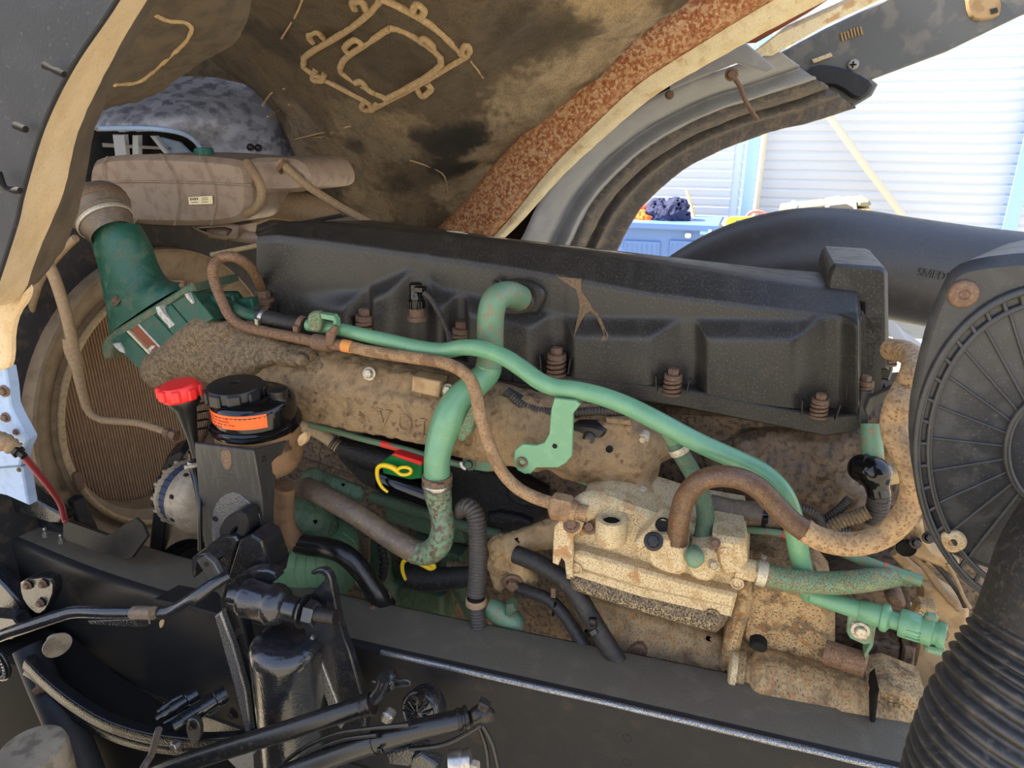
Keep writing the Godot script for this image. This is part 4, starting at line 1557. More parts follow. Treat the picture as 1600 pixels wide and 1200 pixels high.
	var l0 := P(217, 578, 1.07)
	var l1 := P(334, 497, 1.07)
	var cuts := [0.0, 0.2, 0.235, 0.34, 0.37, 0.56, 0.76, 1.0]
	var mats := ["deep_green", "gasket_cream", "rust_strip", "bare_metal", "deep_green", "deep_green", "deep_green"]
	var nms := ["plate", "gasket_strip", "rust_strip", "bare_edge", "plate", "plate", "plate"]
	for k in 7:
		var g0: float = cuts[k] + 0.004
		var g1: float = cuts[k + 1] - 0.004
		mb = MB.new()
		var sink := Vector3(0, 0, -0.004 if k == 2 else 0.0)
		slab(mb, [u0.lerp(u1, g0) + sink, u0.lerp(u1, g1) + sink, l0.lerp(l1, g1) + sink, l0.lerp(l1, g0) + sink], Vector3(0.02, -0.02, -0.11), 0.0015)
		put(hb, nms[k], mb, M[mats[k]])
	for s in ["243,480 248,478 256,490 266,500 274,508 280,516 268,520 262,508 254,500 246,490", "176,537 184,536 192,545 195,552 188,550 180,543", "206,562 216,560 224,570 219,577 210,570", "288,460 292,458 298,466 303,474 300,475 293,468", "229,548 236,540 242,540 238,550 232,556", "293,510 302,508 312,506 306,511 296,515"]:
		mb = MB.new()
		slab(mb, pl(s, 1.079), Vector3(0, 0, -0.02), 0.0004)
		put(hb, "bare_or_sheen_patch", mb, M.bare_metal)
	# power steering reservoir on its bracket
	t = thing("fluid_reservoir", "black fluid reservoir with an orange label and lugged screw cap", "reservoir")
	var up := Vector3(0.03, 1, 0.06).normalized()
	var rc := P(398, 640, 0.95)
	var pxm := mm(398, 668, 0.95)
	mb = MB.new()
	lathe(mb, rc - up * 0.03, up, [[0.068, 0], [0.08, 0.001], [0.081, 0.006], [0.078, 0.008], [0.0795, 0.013], [0.076, 0.017], [0.073, 0.018], [0.073, 0.047], [0.07, 0.055], [0.06, 0.061], [0.048, 0.063], [0, 0.063]], 56)
	put(t, "lid", mb, M.gloss_black)
	mb = MB.new()
	var seg := 26
	var lift := 0.0193
	for k in seg:
		var a0 := lerpf(-2.35, -0.62, float(k) / seg)
		var a1 := lerpf(-2.35, -0.62, float(k + 1) / seg)
		var q := []
		for e in [[a0, -0.0105], [a1, -0.0105], [a1, 0.0145], [a0, 0.0145]]:
			q.append(rc + Vector3(cos(e[0]) * 0.0738, e[1] + 0.002, -sin(e[0]) * 0.0738))
		mb.face(q, Vector3(cos((a0 + a1) / 2), 0, -sin((a0 + a1) / 2)))
	var lb := put(t, "label", mb, M.orange_label, "orange warning label")
	var words := ["m mmmm mmmmmmmmm mmmmm", "mmmmmmm mmm mmmmmmmmmm", "mmmmm mmm mmmmmm mmm mmmmm", "mm mmm mmmmmmmm"]
	for k in 4:
		var s: String = words[k]
		for j in s.length():
			if s[j] == " ":
				continue
			var an := -2.22 + j * 0.034
			var at := rc + Vector3(cos(an) * 0.0741, 0.0105 - k * 0.0056, -sin(an) * 0.0741)
			var o := Vector3(cos(an), 0, -sin(an))
			mb = MB.new()
			rbox(mb, at, Vector3(0.0016, 0.0018 + 0.0008 * ((j * 7 + k) % 3), 0.0003), Basis(Vector3.UP.cross(o), Vector3.UP, o), 0.0001)
			put(lb, "printed_mark", mb, M.label_ink)
	mb = MB.new()
	var cc2 := P(371, 622, 0.94)
	lathe(mb, cc2 - up * 0.012, up, [[0.044, 0], [0.048, 0.002], [0.048, 0.012], [0.05, 0.013], [0.05, 0.034], [0.047, 0.039], [0.012, 0.041], [0.01, 0.039], [0, 0.039]], 48)
	var cap := put(t, "screw_cap", mb, M.black_plastic)
	for k in 9:
		var an := TAU * k / 9 + 0.25
		mb = MB.new()
		rbox(mb, cc2 + up * 0.011 + Vector3(cos(an) * 0.0505, 0, sin(an) * 0.0505), Vector3(0.008, 0.024, 0.024), Basis(Vector3.UP, -an), 0.003)
		put(cap, "grip_lug", mb, M.black_plastic)
	mb = MB.new()
	lathe(mb, P(436, 628, 0.955), up, [[0.022, 0], [0.022, 0.003], [0.017, 0.006], [0.0155, 0.012], [0.018, 0.02], [0.018, 0.025], [0.015, 0.027], [0, 0.0275]], 28)
	put(t, "breather_cap", mb, M.black_plastic)
	mb = MB.new()
	lathe(mb, rc - up * 0.125, up, [[0.0, 0.0], [0.05, 0.0], [0.068, 0.012], [0.075, 0.03], [0.076, 0.096]], 48)
	put(t, "canister", mb, M.reservoir_brown)
	mb = MB.new()
	slab(mb, rounded(pl("463,684 479,672 480,690 467,700", 0.912), 1), Vector3(0, 0, -0.01), 0.001)
	put(t, "data_plate", mb, M.plate_tan)
	# grey bracket
	t = thing("reservoir_bracket", "bent grey steel bracket carrying the black fluid reservoir", "bracket")
	mb = MB.new()
	slab(mb, pl("303,692 396,704 408,772 416,866 412,880 322,880 312,800", 0.868), Vector3(0, 0, -0.006), 0.002)
	put(t, "front_plate", mb, M.bracket_grey)
	mb = MB.new()
	var e1 := P(396, 704, 0.868)
	var e2 := P(414, 868, 0.868)
	slab(mb, [e1, P(448, 690, 0.93), P(432, 728, 0.92), P(428, 790, 0.91), P(424, 862, 0.89), e2], Vector3(-0.004, 0, -0.004), 0.001)
	put(t, "side_plate", mb, M.bracket_grey)
	for s in [[412, 717, 0.888]]:
		mb = MB.new()
		lathe(mb, P(s[0], s[1], s[2]), Vector3(0.6, 0, 0.7), [[0, 0], [0.0035, 0], [0.005, 0.001], [0.005, -0.002]], 14)
		put(t, "hole", mb, M.hole_dark)
	for s in [[336, 811], [396, 824]]:
		mb = MB.new()
		lathe(mb, P(s[0], s[1], 0.866), Vector3(0, 0, 1), [[0, -0.001], [0.0032, -0.001], [0.0045, 0.001], [0.0055, 0.0]], 14)
		put(t, "hole", mb, M.hole_dark)
	mb = MB.new()
	slab(mb, rounded(pl("344,704 360,702 362,730 352,736 346,722", 0.8672), 1), Vector3(0, 0, -0.002), 0.0006)
	put(t, "worn_patch", mb, M.rust_bolt)
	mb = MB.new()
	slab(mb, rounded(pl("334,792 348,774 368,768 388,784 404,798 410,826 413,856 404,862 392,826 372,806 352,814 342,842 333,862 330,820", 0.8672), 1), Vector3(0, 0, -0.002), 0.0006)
	put(t, "bare_or_sheen_patch", mb, M.worn_highlight, "bright patch standing for a sky reflection")  # sky reflection on glossy paint, laid on as a bright metal patch
	# filler funnel with the red cap
	t = thing("filler_neck", "black filler funnel with a red lugged cap", "filler neck")
	var f0 := P(286, 622, 0.9)
	var fd := (P(302, 690, 0.9) - f0).normalized()
	mb = MB.new()
	var fl := (P(302, 690, 0.9) - f0).length()
	lathe(mb, f0, fd, [[0.03, 0], [0.03, 0.006], [0.02, 0.02], [0.011, fl * 0.8], [0.009, fl], [0.0088, fl + 0.03], [0, fl + 0.03]], 28)
	put(t, "funnel", mb, M.black_plastic)
	var ru := (Vector3(-0.08, 1, 0.1)).normalized()
	mb = MB.new()
	var rcap := P(284, 621, 0.9)
	lathe(mb, rcap, ru, [[0.0, 0.0], [0.032, 0.0], [0.034, 0.003], [0.034, 0.022], [0.03, 0.027], [0.01, 0.0285], [0, 0.0285]], 44)
	var rcp := put(t, "red_cap", mb, M.red_plastic, "red lugged cap")
	for k in 8:
		var an := TAU * k / 8 + 0.2
		var o := Vector3(cos(an), 0, sin(an))
		mb = MB.new()
		var bs := Basis(Vector3.UP, -an)
		rbox(mb, rcap + ru * 0.0125 + o * 0.0345, Vector3(0.008, 0.021, 0.016), bs, 0.0025)
		put(rcp, "grip_lug", mb, M.red_plastic)
	for k in 4:
		mb = MB.new()
		var y0 := 633.0 + k * 13
		slab(mb, [P(292 + k, y0, 0.9), P(318, y0 - 5, 0.93), P(318, y0 - 2, 0.93), P(292 + k, y0 + 3, 0.9)], Vector3(0, -0.004, -0.012), 0.0006)
		put(t, "web", mb, M.black_plastic)
	clamp_on(t, P(303, 722, 0.9), P(305, 730, 0.9) - P(302, 700, 0.9), 0.0098, 0.006, M.zinc_bolt, 2.2)
	mb = MB.new()
	tube(mb, pl("302,706,.9 304,730 309,760,.88 312,800,.86 313,860,.85"), [0.0095, 0.0095, 0.007, 0.0045, 0.0045], 12, 5)
	put(t, "drop_tube", mb, M.rubber_gloss)
	# alternator
	t = thing("alternator", "dusty aluminium alternator with slotted end housings beside the grey bracket", "alternator")
	var ac := P(300, 772, 1.08)
	var ax := Vector3(1, 0, 0.25).normalized()
	var r := 0.078
	mb = MB.new()
	lathe(mb, ac - ax * 0.035, ax, [[0, 0], [r * 0.8, 0], [r * 0.96, 0.006], [r, 0.014], [r, 0.022], [r * 0.93, 0.024]], 48)
	var hs := put(t, "drive_end", mb, M.aluminium)
	mb = MB.new()
	lathe(mb, ac - ax * 0.012, ax, [[r * 0.93, 0], [r * 0.93, 0.028]], 48)
	put(t, "stator", mb, M.coil_navy)
	for k in 30:
		var an := TAU * k / 30
		var o := side_of(ax).rotated(ax, an)
		if o.dot(Vector3(0, 0, 1)) < -0.2:
			continue
		mb = MB.new()
		rbox(mb, ac + ax * 0.002 + o * r * 0.935, Vector3(0.028, 0.003, 0.004), Basis(ax, o, ax.cross(o)), 0.0008)
		put(t, "lamination", mb, M.coil_navy)
		mb = MB.new()
		rbox(mb, ac - ax * 0.026 + o * r * 0.97, Vector3(0.012, 0.008, 0.008), Basis(ax, o, ax.cross(o)), 0.002)
		put(hs, "cooling_slot", mb, M.hole_dark if k % 2 == 0 else M.aluminium)
	mb = MB.new()
	lathe(mb, ac + ax * 0.016, ax, [[r * 0.93, 0], [r, 0.002], [r, 0.03], [r * 0.9, 0.045], [r * 0.5, 0.06], [0, 0.062]], 48)
	put(t, "rear_end", mb, M.aluminium)
	for k in 5:
		var o := side_of(ax).rotated(ax, k * 0.7 - 2.6)
		mb = MB.new()
		rbox(mb, ac + ax * 0.04 + o * r * 0.98, Vector3(0.016, 0.006, 0.012), Basis(ax, o, ax.cross(o)), 0.003)
		put(t, "vent", mb, M.hole_dark)
	mb = MB.new()
	slab(mb, pl("280,704 288,712 268,742 254,860 250,872 232,866 240,790 248,744 262,712", 1.1), Vector3(-0.03, 0, -0.06), 0.004)
	solo("belt_guard", "black plate guard in front of the alternator", "guard", mb, M.rail_black)
	t = thing("drive_pulley", "black grooved drive pulley below the alternator", "pulley")
	var pc := P(300, 905, 1.15)
	for k in 3:
		mb = MB.new()
		lathe(mb, pc + ax * (k * 0.016 - 0.05), ax, [[0.05, 0.0], [0.09 - k * 0.006, 0.0], [0.092 - k * 0.006, 0.003], [0.08, 0.008], [0.092 - k * 0.006, 0.013], [0.05, 0.016], [0.0, 0.016]], 48)
		put(t, "groove_ring", mb, M.rail_black)
	# left edge: painted bracket, boot, red line
	t = thing("cab_bracket", "pale blue painted bracket at the left edge with dark bolts", "bracket")
	mb = MB.new()
	slab(mb, pl("-60,560 8,575 13,603 16,634 22,648 42,685 42,690 36,702 30,728 -60,735", 0.8), Vector3(0, 0, -0.02), 0.003)
	put(t, "upper_plate", mb, M.sky_blue_paint)
	mb = MB.new()
	slab(mb, pl("-60,735 24,728 34,730 44,790 10,775 -60,760", 0.82), Vector3(0, 0, -0.02), 0.003)
	put(t, "lower_plate", mb, M.sky_blue_paint)
	for s in [[7, 611, 0.007], [9, 652, 0.006], [25, 675, 0.004], [30, 734, 0.003]]:
		mb = MB.new()
		hexbolt(mb, P(s[0], s[1], 0.798), Vector3(0.2, 0.1, 1), s[2])
		put(t, "bolt", mb, M.rust_bolt)
	t = thing("red_air_line", "red air line running from a ribbed brown boot down to the frame", "air line")
	mb = MB.new()
	tube(mb, pl("26,700,.77 50,728,.8 78,762,.84 94,786,.88 100,808,.9 103,816,.9"), 0.0062, 10, 5)
	put(t, "line", mb, M.red_hose)
	mb = MB.new()
	tube(mb, pl("-20,684,.76 4,690 20,698,.765 30,703,.77"), [0.016, 0.017, 0.015, 0.012], 14, 8, [0.011, 0.003])
	put(t, "boot", mb, M.hose_tan)
	mb = MB.new()
	lathe(mb, P(26, 704, 0.765), Vector3(1, -0.6, 0), [[0, 0], [0.012, 0], [0.012, 0.006], [0.007, 0.007], [0.007, 0.018], [0, 0.018]], 6, true)
	put(t, "union_nut", mb, M.black_bolt)


# ---------- engine ----------
func spring_bolt(parent: Node, p: Vector3, r: float):
	var mb := MB.new()
	lathe(mb, p - Vector3(0, r * 2.4, 0), Vector3.UP, [[r * 1.25, 0], [r * 1.25, r * 0.3], [r * 0.7, r * 0.3], [r * 0.7, r * 2.2]], 18)
	lathe(mb, p - Vector3(0, r * 0.3, 0), Vector3.UP, [[0, 0], [r * 1.15, 0], [r * 1.15, r * 0.55], [r * 0.85, r * 0.62]], 18)
	lathe(mb, p + Vector3(0, r * 0.3, 0), Vector3.UP, [[r * 0.75, 0], [r * 0.75, r * 0.6], [r * 0.6, r * 0.75], [0, r * 0.75]], 6, true)
	var o := put(parent, "spring_bolt", mb, M.rust_bolt)
	mb = MB.new()
	coil(mb, p - Vector3(0, r * 2.1, 0), Vector3.UP, r * 1.0, r * 0.24, 3.0, r * 1.8)
	put(o, "spring", mb, M.rust_bolt)


func table(tb: Array, u: float) -> float:
	for j in tb.size() - 1:
		if u <= tb[j + 1][0]:
			return lerpf(tb[j][1], tb[j + 1][1], clampf((u - tb[j][0]) / (tb[j + 1][0] - tb[j][0]), 0.0, 1.0))
	return tb[tb.size() - 1][1]


# how far the cover's side stands out at a place along it: a sloping shoulder, cut away round the bolts
func cover_relief(u: float, v: float) -> float:
	var ys := table([[400, 480], [560, 474], [640, 440], [690, 470], [900, 516], [1250, 520], [1345, 496]], u)
	var full := 0.03 * smoothstep(440.0, 580.0, u)
	var ledge := full * smoothstep(ys - 24.0, ys + 10.0, v)
	var cutd := full
	for q in [[412.0, 30.0, 24.0, 0.0], [573.0, 32.0, 22.0, 0.002], [655.0, 44.0, 40.0, 0.0005], [722.0, 26.0, 20.0, 0.002], [874.0, 46.0, 30.0, 0.002], [1076.0, 66.0, 34.0, 0.001], [1298.0, 70.0, 44.0, 0.002]]:
		var w: float = u - q[0]
		w = w / q[1] if w < 0.0 else w / q[2]
		if abs(w) < 1.0:
			cutd = minf(cutd, lerpf(q[3], full, smoothstep(0.25 if w > 0.0 else 0.1, 1.0, abs(w))))
	var k := 0.006
	var h := maxf(k - absf(ledge - cutd), 0.0) / k
	var d := minf(ledge, cutd) - h * h * k * 0.25
	if u > 1338.0:
		d = lerpf(d, -0.05, smoothstep(1338.0, 1350.0, u))
	return d


func engine():
	var mb := MB.new()
	# block and head behind everything
	var t := thing("engine_block", "dark oily engine block and cylinder head under the valve cover", "engine")
	mb = MB.new()
	slab(mb, pl("405,560 1050,640 1350,655 1352,700 1330,780 1290,830 1000,840 700,800 420,700", 1.235), Vector3(0, 0, -0.3), 0.01)
	put(t, "cylinder_head", mb, M.head_dark)
	mb = MB.new()
	slab(mb, pl("380,690 700,770 1000,800 1340,790 1420,900 1400,1180 900,1150 420,1100", 1.27), Vector3(0, 0, -0.3), 0.01)
	put(t, "crankcase", mb, M.head_dark)
	mb = MB.new()
	sdf(mb, [["cap", P(1170, 690, 1.24), P(1335, 690, 1.23), 0.03, 0.035], ["cap", P(1180, 740, 1.23), P(1330, 770, 1.24), 0.05, 0.05], ["cap", P(1130, 715, 1.24), P(1290, 730, 1.22), 0.035, 0.03], ["cap", P(1300, 715, 1.22), P(1325, 790, 1.22), 0.03, 0.03], ["box", P(1230, 770, 1.27), Vector3(0.14, 0.06, 0.06), Basis(), 0.02], ["ball", P(1165, 700, 1.2), Vector3(0.022, 0.022, 0.022)]], 0.008, 0.025, 0.006, 40.0)
	put(t, "exhaust_port_casting", mb, M.head_dark)
	# valve cover
	var cv := thing("valve_cover", "long black plastic valve cover with scalloped side and rusty spring bolts", "engine cover")
	mb = MB.new()
	var us := []
	var u := 400.0
	while u < 1386.0:
		us.append(u)
		u += 4.0 if u < 1330.0 or u > 1360.0 else 1.5
	var cols := []
	for uu in us:
		var f: float = (uu - 400.0) / 985.0
		var crest: float = table([[400, 362], [430, 350], [500, 349], [650, 364], [800, 381], [1025, 411], [1200, 439], [1385, 462]], uu)
		var edge: float = table([[400, 370], [430, 368], [500, 375], [800, 416], [907, 435], [1020, 456], [1200, 478], [1385, 500]], uu)
		var foot: float = lerpf(520.0, 648.0, f)
		var back: float = table([[400, 366], [440, 352], [480, 346], [580, 344], [700, 359], [800, 373], [1000, 396], [1200, 419], [1385, 434]], uu)
		var col := []
		var in_ := clampf((uu - 400.0) / 60.0, 0.0, 1.0)
		var stp := 0.05 * smoothstep(1338.0, 1350.0, uu)
		var top := P(uu, crest, 1.245 + stp)
		var bk := P(uu, back, 1.38)
		col.append(Vector3(bk.x, bk.y - 0.1, -1.5))
		col.append(bk + Vector3(0, -0.004, -0.01))
		col.append(bk)
		col.append(bk.lerp(top, 0.5) + Vector3(0, 0.002, 0))
		col.append(top + Vector3(0, 0.004, -0.012))
		col.append(top + Vector3(0, -0.002, 0.0))
		for k in 5:
			var q := P(uu, lerpf(crest + 4, edge - 3, k / 4.0), lerpf(1.243, 1.208, k / 4.0) + stp)
			col.append(q)
		for k in 50:
			var v := lerpf(edge, foot, k / 49.0)
			var q := P(uu, v, 1.2)
			var off := cover_relief(uu, v)
			var dq := 1.0
			if k < 3:
				off -= 0.004 * (1.0 - k / 3.0)
			col.append(q + Vector3(0, 0, off))
		cols.append(col)
	var nc := cols.size()
	var nr: int = cols[0].size()
	for i in nc:
		for j in nr:
			var du: Vector3 = cols[min(i + 1, nc - 1)][j] - cols[max(i - 1, 0)][j]
			var dv: Vector3 = cols[i][min(j + 1, nr - 1)] - cols[i][max(j - 1, 0)]
			var nn := dv.cross(du).normalized()
			if nn.dot(Vector3(0, 1, 1)) < 0.0:
				nn = -nn
			mb.vert(cols[i][j], nn)
	for i in nc - 1:
		for j in nr - 1:
			var a := i * nr + j
			mb.quad(a, a + nr, a + nr + 1, a + 1)
	# left end wall
	var lw := []
	for j in nr:
		lw.append(cols[0][j])
	for j in range(nr - 1, -1, -1):
		pass
	var k0 := mb.v.size()
	for j in nr:
		mb.vert(cols[0][j], Vector3.LEFT)
		mb.vert(Vector3(cols[0][j].x - 0.004, cols[0][j].y, -1.6), Vector3.LEFT)
	for j in nr - 1:
		mb.quad(k0 + 2 * j, k0 + 2 * j + 2, k0 + 2 * j + 3, k0 + 2 * j + 1)
	k0 = mb.v.size()
	for j in nr:
		mb.vert(cols[nc - 1][j], Vector3.RIGHT)
		mb.vert(Vector3(cols[nc - 1][j].x, cols[nc - 1][j].y, -1.6), Vector3.RIGHT)
	for j in nr - 1:
		mb.quad(k0 + 2 * j, k0 + 2 * j + 2, k0 + 2 * j + 3, k0 + 2 * j + 1)
	put(cv, "shell", mb, M.cover_black)
	mb = MB.new()
	slab(mb, pl("1290,462 1292,440 1297,420 1304,412 1376,417 1384,420 1388,428 1390,580 1348,580 1346,476", 1.25), Vector3(0, 0, -0.2), 0.006)
	put(cv, "end_box", mb, M.cover_black)
	mb = MB.new()
	slab(mb, pl("800,579 900,590 1060,606 1200,634 1290,650 1338,648 1352,640 1352,662 1336,676 1290,682 1200,664 1060,636 900,612 800,598", 1.17), Vector3(0, 0, -0.06), 0.003)
	slab(mb, pl("405,520 560,540 700,560 800,579 800,598 700,580 560,560 405,540", 1.17), Vector3(0, 0, -0.06), 0.003)
	put(cv, "base_flange", mb, M.cover_black)
	for b in [[412, 470, 1.19], [572, 496, 1.185], [722, 516, 1.185], [870, 556, 1.175], [1052, 588, 1.17], [1282, 626, 1.165], [1352, 598, 1.2], [1391, 544, 1.27]]:
		var p := P(b[0], b[1], b[2])
		spring_bolt(cv, p, 12.5 * mm(b[0], b[1], b[2]))
		for s in [-1, 1]:
			mb = MB.new()
			rbox(mb, p + Vector3(s * 0.027, -0.014, 0.004), Vector3(0.002, 0.03, 0.02), Basis(Vector3.BACK, s * -0.12), 0.0006)
			put(cv, "bolt_fin", mb, M.cover_black)
	# thin cream plates on top
	for s in ["696,360 716,361 736,367 732,371 712,368", "752,369 780,370 806,377 800,381 770,377", "806,376 850,380 868,386 864,390 826,386", "872,383 906,386 936,391 932,395 884,391", "930,390 960,392 998,399 996,405 950,401", "1000,400 1030,403 1056,408 1028,413 1006,408"]:
		mb = MB.new()
		slab(mb, pl(s, 1.325), Vector3(0, -0.004, -0.02), 0.0008)
		put(cv, "top_plate", mb, M.gasket_cream)
	for s in ["870,432 908,436 908,452 914,462 920,470 926,482 935,490 944,504 950,512 955,518 954,524 944,527 948,518 940,506 932,494 922,486 914,492 908,504 903,520 901,528 902,508 904,494 906,480 904,466 900,452 884,442"]:
		mb = MB.new()
		var mp := []
		for e in s.split(" "):
			var w = e.split(",")
			mp.append(P(w[0].to_float(), w[1].to_float(), 1.2) + Vector3(0, 0, cover_relief(w[0].to_float(), w[1].to_float()) + 0.0012))
		slab(mb, mp, Vector3(0, 0, -0.006), 0.0003)
		put(cv, "mud_streak", mb, M.mud_streak)
	# oil-fume flange on the cover
	t = thing("pipe_flange", "black diamond flange bolting the green breather pipe to the valve cover", "flange")
	mb = MB.new()
	slab(mb, rounded(pl("754,462 766,446 782,440 812,436 840,446 852,458 848,474 842,490 826,490 812,494 780,492 760,480", 1.185), 1), Vector3(0, 0, -0.03), 0.004)
	put(t, "plate", mb, M.cover_black)
	for s in [[820, 471, 0.011], [776, 447, 0.009]]:
		mb = MB.new()
		var bp := P(s[0], s[1], 1.184)
		lathe(mb, bp, Vector3(0.15, 0.1, 1), [[s[2] * 1.6, 0], [s[2] * 1.6, 0.003], [s[2] * 1.1, 0.004], [s[2], 0.005], [s[2], 0.012], [s[2] * 0.7, 0.013], [s[2] * 0.6, 0.009], [0, 0.009]], 22)
		put(t, "bolt", mb, M.black_bolt)
	# sensor plug with its conduit
	t = thing("sensor_plug", "glossy black sensor plug with a ribbed cable in the cover recess", "sensor")
	mb = MB.new()
	var sp := P(652, 500, 1.16)
	lathe(mb, sp, Vector3.UP, [[0.0, 0], [0.019, 0.0], [0.019, 0.007], [0.015, 0.009], [0.0145, 0.024], [0, 0.024]], 20)
	put(t, "base_nut", mb, M.rust_bolt)
	mb = MB.new()
	lathe(mb, sp + Vector3(0, 0.022, 0), Vector3.UP, [[0.012, 0], [0.015, 0.002], [0.0155, 0.018], [0.0135, 0.019], [0.0135, 0.026], [0.0125, 0.028], [0.0125, 0.048], [0.009, 0.051], [0, 0.051]], 26)
	for k in 16:
		var an := TAU * k / 16
		rbox(mb, sp + Vector3(cos(an) * 0.0152, 0.031, sin(an) * 0.0152), Vector3(0.003, 0.015, 0.003), Basis(Vector3.UP, -an), 0.0008)
	rbox(mb, sp + Vector3(0.012, 0.062, 0.006), Vector3(0.022, 0.014, 0.016), Basis(), 0.003)
	put(t, "plug", mb, M.gloss_black)
	mb = MB.new()
	tube(mb, pl("662,458,1.14 672,466 682,482 692,502 700,520 704,532,1.12"), 0.0058, 10, 6, [0.0036, 0.0013])
	put(t, "cable", mb, M.conduit)
	# intake manifold
	var mf := thing("intake_manifold", "dust-caked brown intake manifold cast with raised lettering", "intake manifold")
	mb = MB.new()
	var tilt := facing(P(560, 640, 1.07), P(900, 702, 1.07))
	sdf(mb, [
		["cap", P(360, 560, 1.13), P(520, 590, 1.12), 0.062, 0.062],
		["cap", P(520, 590, 1.12), P(720, 635, 1.12), 0.062, 0.06],
		["cap", P(720, 635, 1.12), P(920, 690, 1.12), 0.062, 0.066],
		["box", P(610, 600, 1.15), Vector3(0.19, 0.05, 0.07), tilt, 0.02],
		["box", P(610, 640, 1.09), Vector3(0.2, 0.044, 0.04), tilt, 0.012],
		["box", P(780, 680, 1.1), Vector3(0.1, 0.045, 0.04), tilt, 0.015],
		["cap", P(900, 702, 1.09), P(985, 715, 1.1), 0.056, 0.045],
		["cap", P(985, 705, 1.1), P(1040, 690, 1.14), 0.04, 0.03],
		["cap", P(920, 665, 1.12), P(1000, 668, 1.13), 0.03, 0.025],
		["box", P(968, 668, 1.1), Vector3(0.026, 0.018, 0.03), Basis(), 0.004],
		["cap", P(1005, 683, 1.09), P(1018, 700, 1.14), 0.013, 0.02],
		["cap", P(957, 752, 1.065), P(950, 735, 1.11), 0.014, 0.02],
		["cap", P(1002, 768, 1.07), P(1010, 735, 1.12), 0.014, 0.022],
		["cap", P(575, 583, 1.09), P(560, 610, 1.12), 0.01, 0.014],
		["cap", P(830, 640, 1.1), P(905, 648, 1.12), 0.02, 0.02],
		["cap", P(560, 572, 1.1), P(520, 620, 1.1), 0.006, 0.008],
		["cap", P(640, 590, 1.085), P(600, 600, 1.1), 0.006, 0.006],
	], 0.0058, 0.018, 0.004, 45.0)
	put(mf, "casting", mb, M.cast_brown)
	mb = MB.new()
	sdf(mb, [
		["cap", P(255, 578, 1.1), P(330, 520, 1.1), 0.045, 0.045],
		["cap", P(300, 560, 1.1), P(400, 555, 1.1), 0.05, 0.05],
		["cap", P(330, 525, 1.1), P(440, 545, 1.1), 0.03, 0.026],
		["cap", P(250, 570, 1.09), P(262, 592, 1.08), 0.03, 0.026],
		["cap", P(340, 560, 1.07), P(480, 552, 1.08), 0.014, 0.016],
		["cap", P(330, 590, 1.07), P(420, 562, 1.06), 0.012, 0.012],
		["cap", P(320, 535, 1.07), P(375, 500, 1.1), 0.016, 0.012],
		["cap", P(420, 540, 1.08), P(500, 575, 1.08), 0.02, 0.02],
		["ball", P(350, 518, 1.08), Vector3(0.018, 0.016, 0.016)],
		["ball", P(300, 520, 1.1), Vector3(0.02, 0.018, 0.02)],
		["cap", P(440, 560, 1.06), P(470, 562, 1.05), 0.013, 0.013],
	], 0.0055, 0.014, 0.003, 40.0)
	put(mf, "crusted_elbow", mb, M.cast_crust)
	var n0 := P(577, 624, 1.045)
	var n1 := P(704, 654, 1.045)
	var nb := facing(n0, n1)
	mb = MB.new()
	for e in [[P(573, 626, 1.052), P(716, 660, 1.052)], [P(573, 672, 1.052), P(680, 696, 1.052)], [P(573, 626, 1.052), P(573, 672, 1.052)]]:
		tube(mb, [e[0], e[0].lerp(e[1], 0.5), e[1]], 0.0022, 8, 2)
	put(mf, "raised_border", mb, M.cast_brown)
	var lt := ["V", "O", "L", "V", "O"]
	for k in 5:
		lettering(mf, lt[k], P(600 + k * 33.0, 652 + k * 8.2, 1.05), nb, 0.034, 0.008, M.cast_brown, "raised_letter", true)
	for s in [[577, 584, 1.07, 0.0085], [700, 610, 1.06, 0.008]]:
		mb = MB.new()
		hexbolt(mb, P(s[0], s[1], s[2]), Vector3(0.1, 0.35, 1), s[3])
		put(mf, "bolt", mb, M.zinc_bolt)
	for s in [[1006, 683, 1.083], [958, 762, 1.05], [1002, 771, 1.055]]:
		mb = MB.new()
		var bp := P(s[0], s[1], s[2])
		lathe(mb, bp - Vector3(0, 0, 0.01), Vector3(-0.1, -0.15, 1), [[0.0108, 0], [0.0108, 0.014], [0.0095, 0.016], [0, 0.016]], 22)
		hexbolt(mb, bp + Vector3(-0.0005, -0.0006, 0.004), Vector3(-0.1, -0.15, 1), 0.006, false)
		put(mf, "bolt", mb, M.zinc_bolt)
	mb = MB.new()
	slab(mb, pl("644,588 688,596 686,622 642,612", 1.045), Vector3(0, 0, -0.03), 0.002)
	put(mf, "map_plate", mb, M.plate_tan)
	mb = MB.new()
	slab(mb, pl("946,653 984,656 990,676 986,682 948,676", 1.075), Vector3(0, 0, -0.03), 0.002)
	put(mf, "cover_box", mb, M.cast_brown)
	mb = MB.new()
	lathe(mb, P(952, 702, 1.044), Vector3(0, 0.2, 1), [[0, -0.003], [0.006, -0.003], [0.006, 0.001]], 16)
	put(mf, "drilled_hole", mb, M.hole_dark)
	# sensor on the manifold and its conduit
	t = thing("manifold_sensor", "black pressure sensor screwed to the manifold under the green pipe", "sensor")
	mb = MB.new()
	slab(mb, rounded(pl("893,662 920,664 948,672 944,682 926,696 908,690 894,676", 1.06), 1), Vector3(0, 0, -0.03), 0.004)
	put(t, "body", mb, M.black_plastic)
	mb = MB.new()
	lathe(mb, P(920, 685, 1.058), Vector3(0.1, 0.3, 1), [[0.0105, -0.01], [0.0105, 0.004], [0.006, 0.005], [0.006, 0.002], [0, 0.002]], 20)
	put(t, "screw", mb, M.black_bolt)
	mb = MB.new()
	tube(mb, pl("800,620,1.09 818,634,1.085 850,643 890,645 940,642 985,645,1.1"), 0.0085, 12, 6, [0.0055, 0.0022])
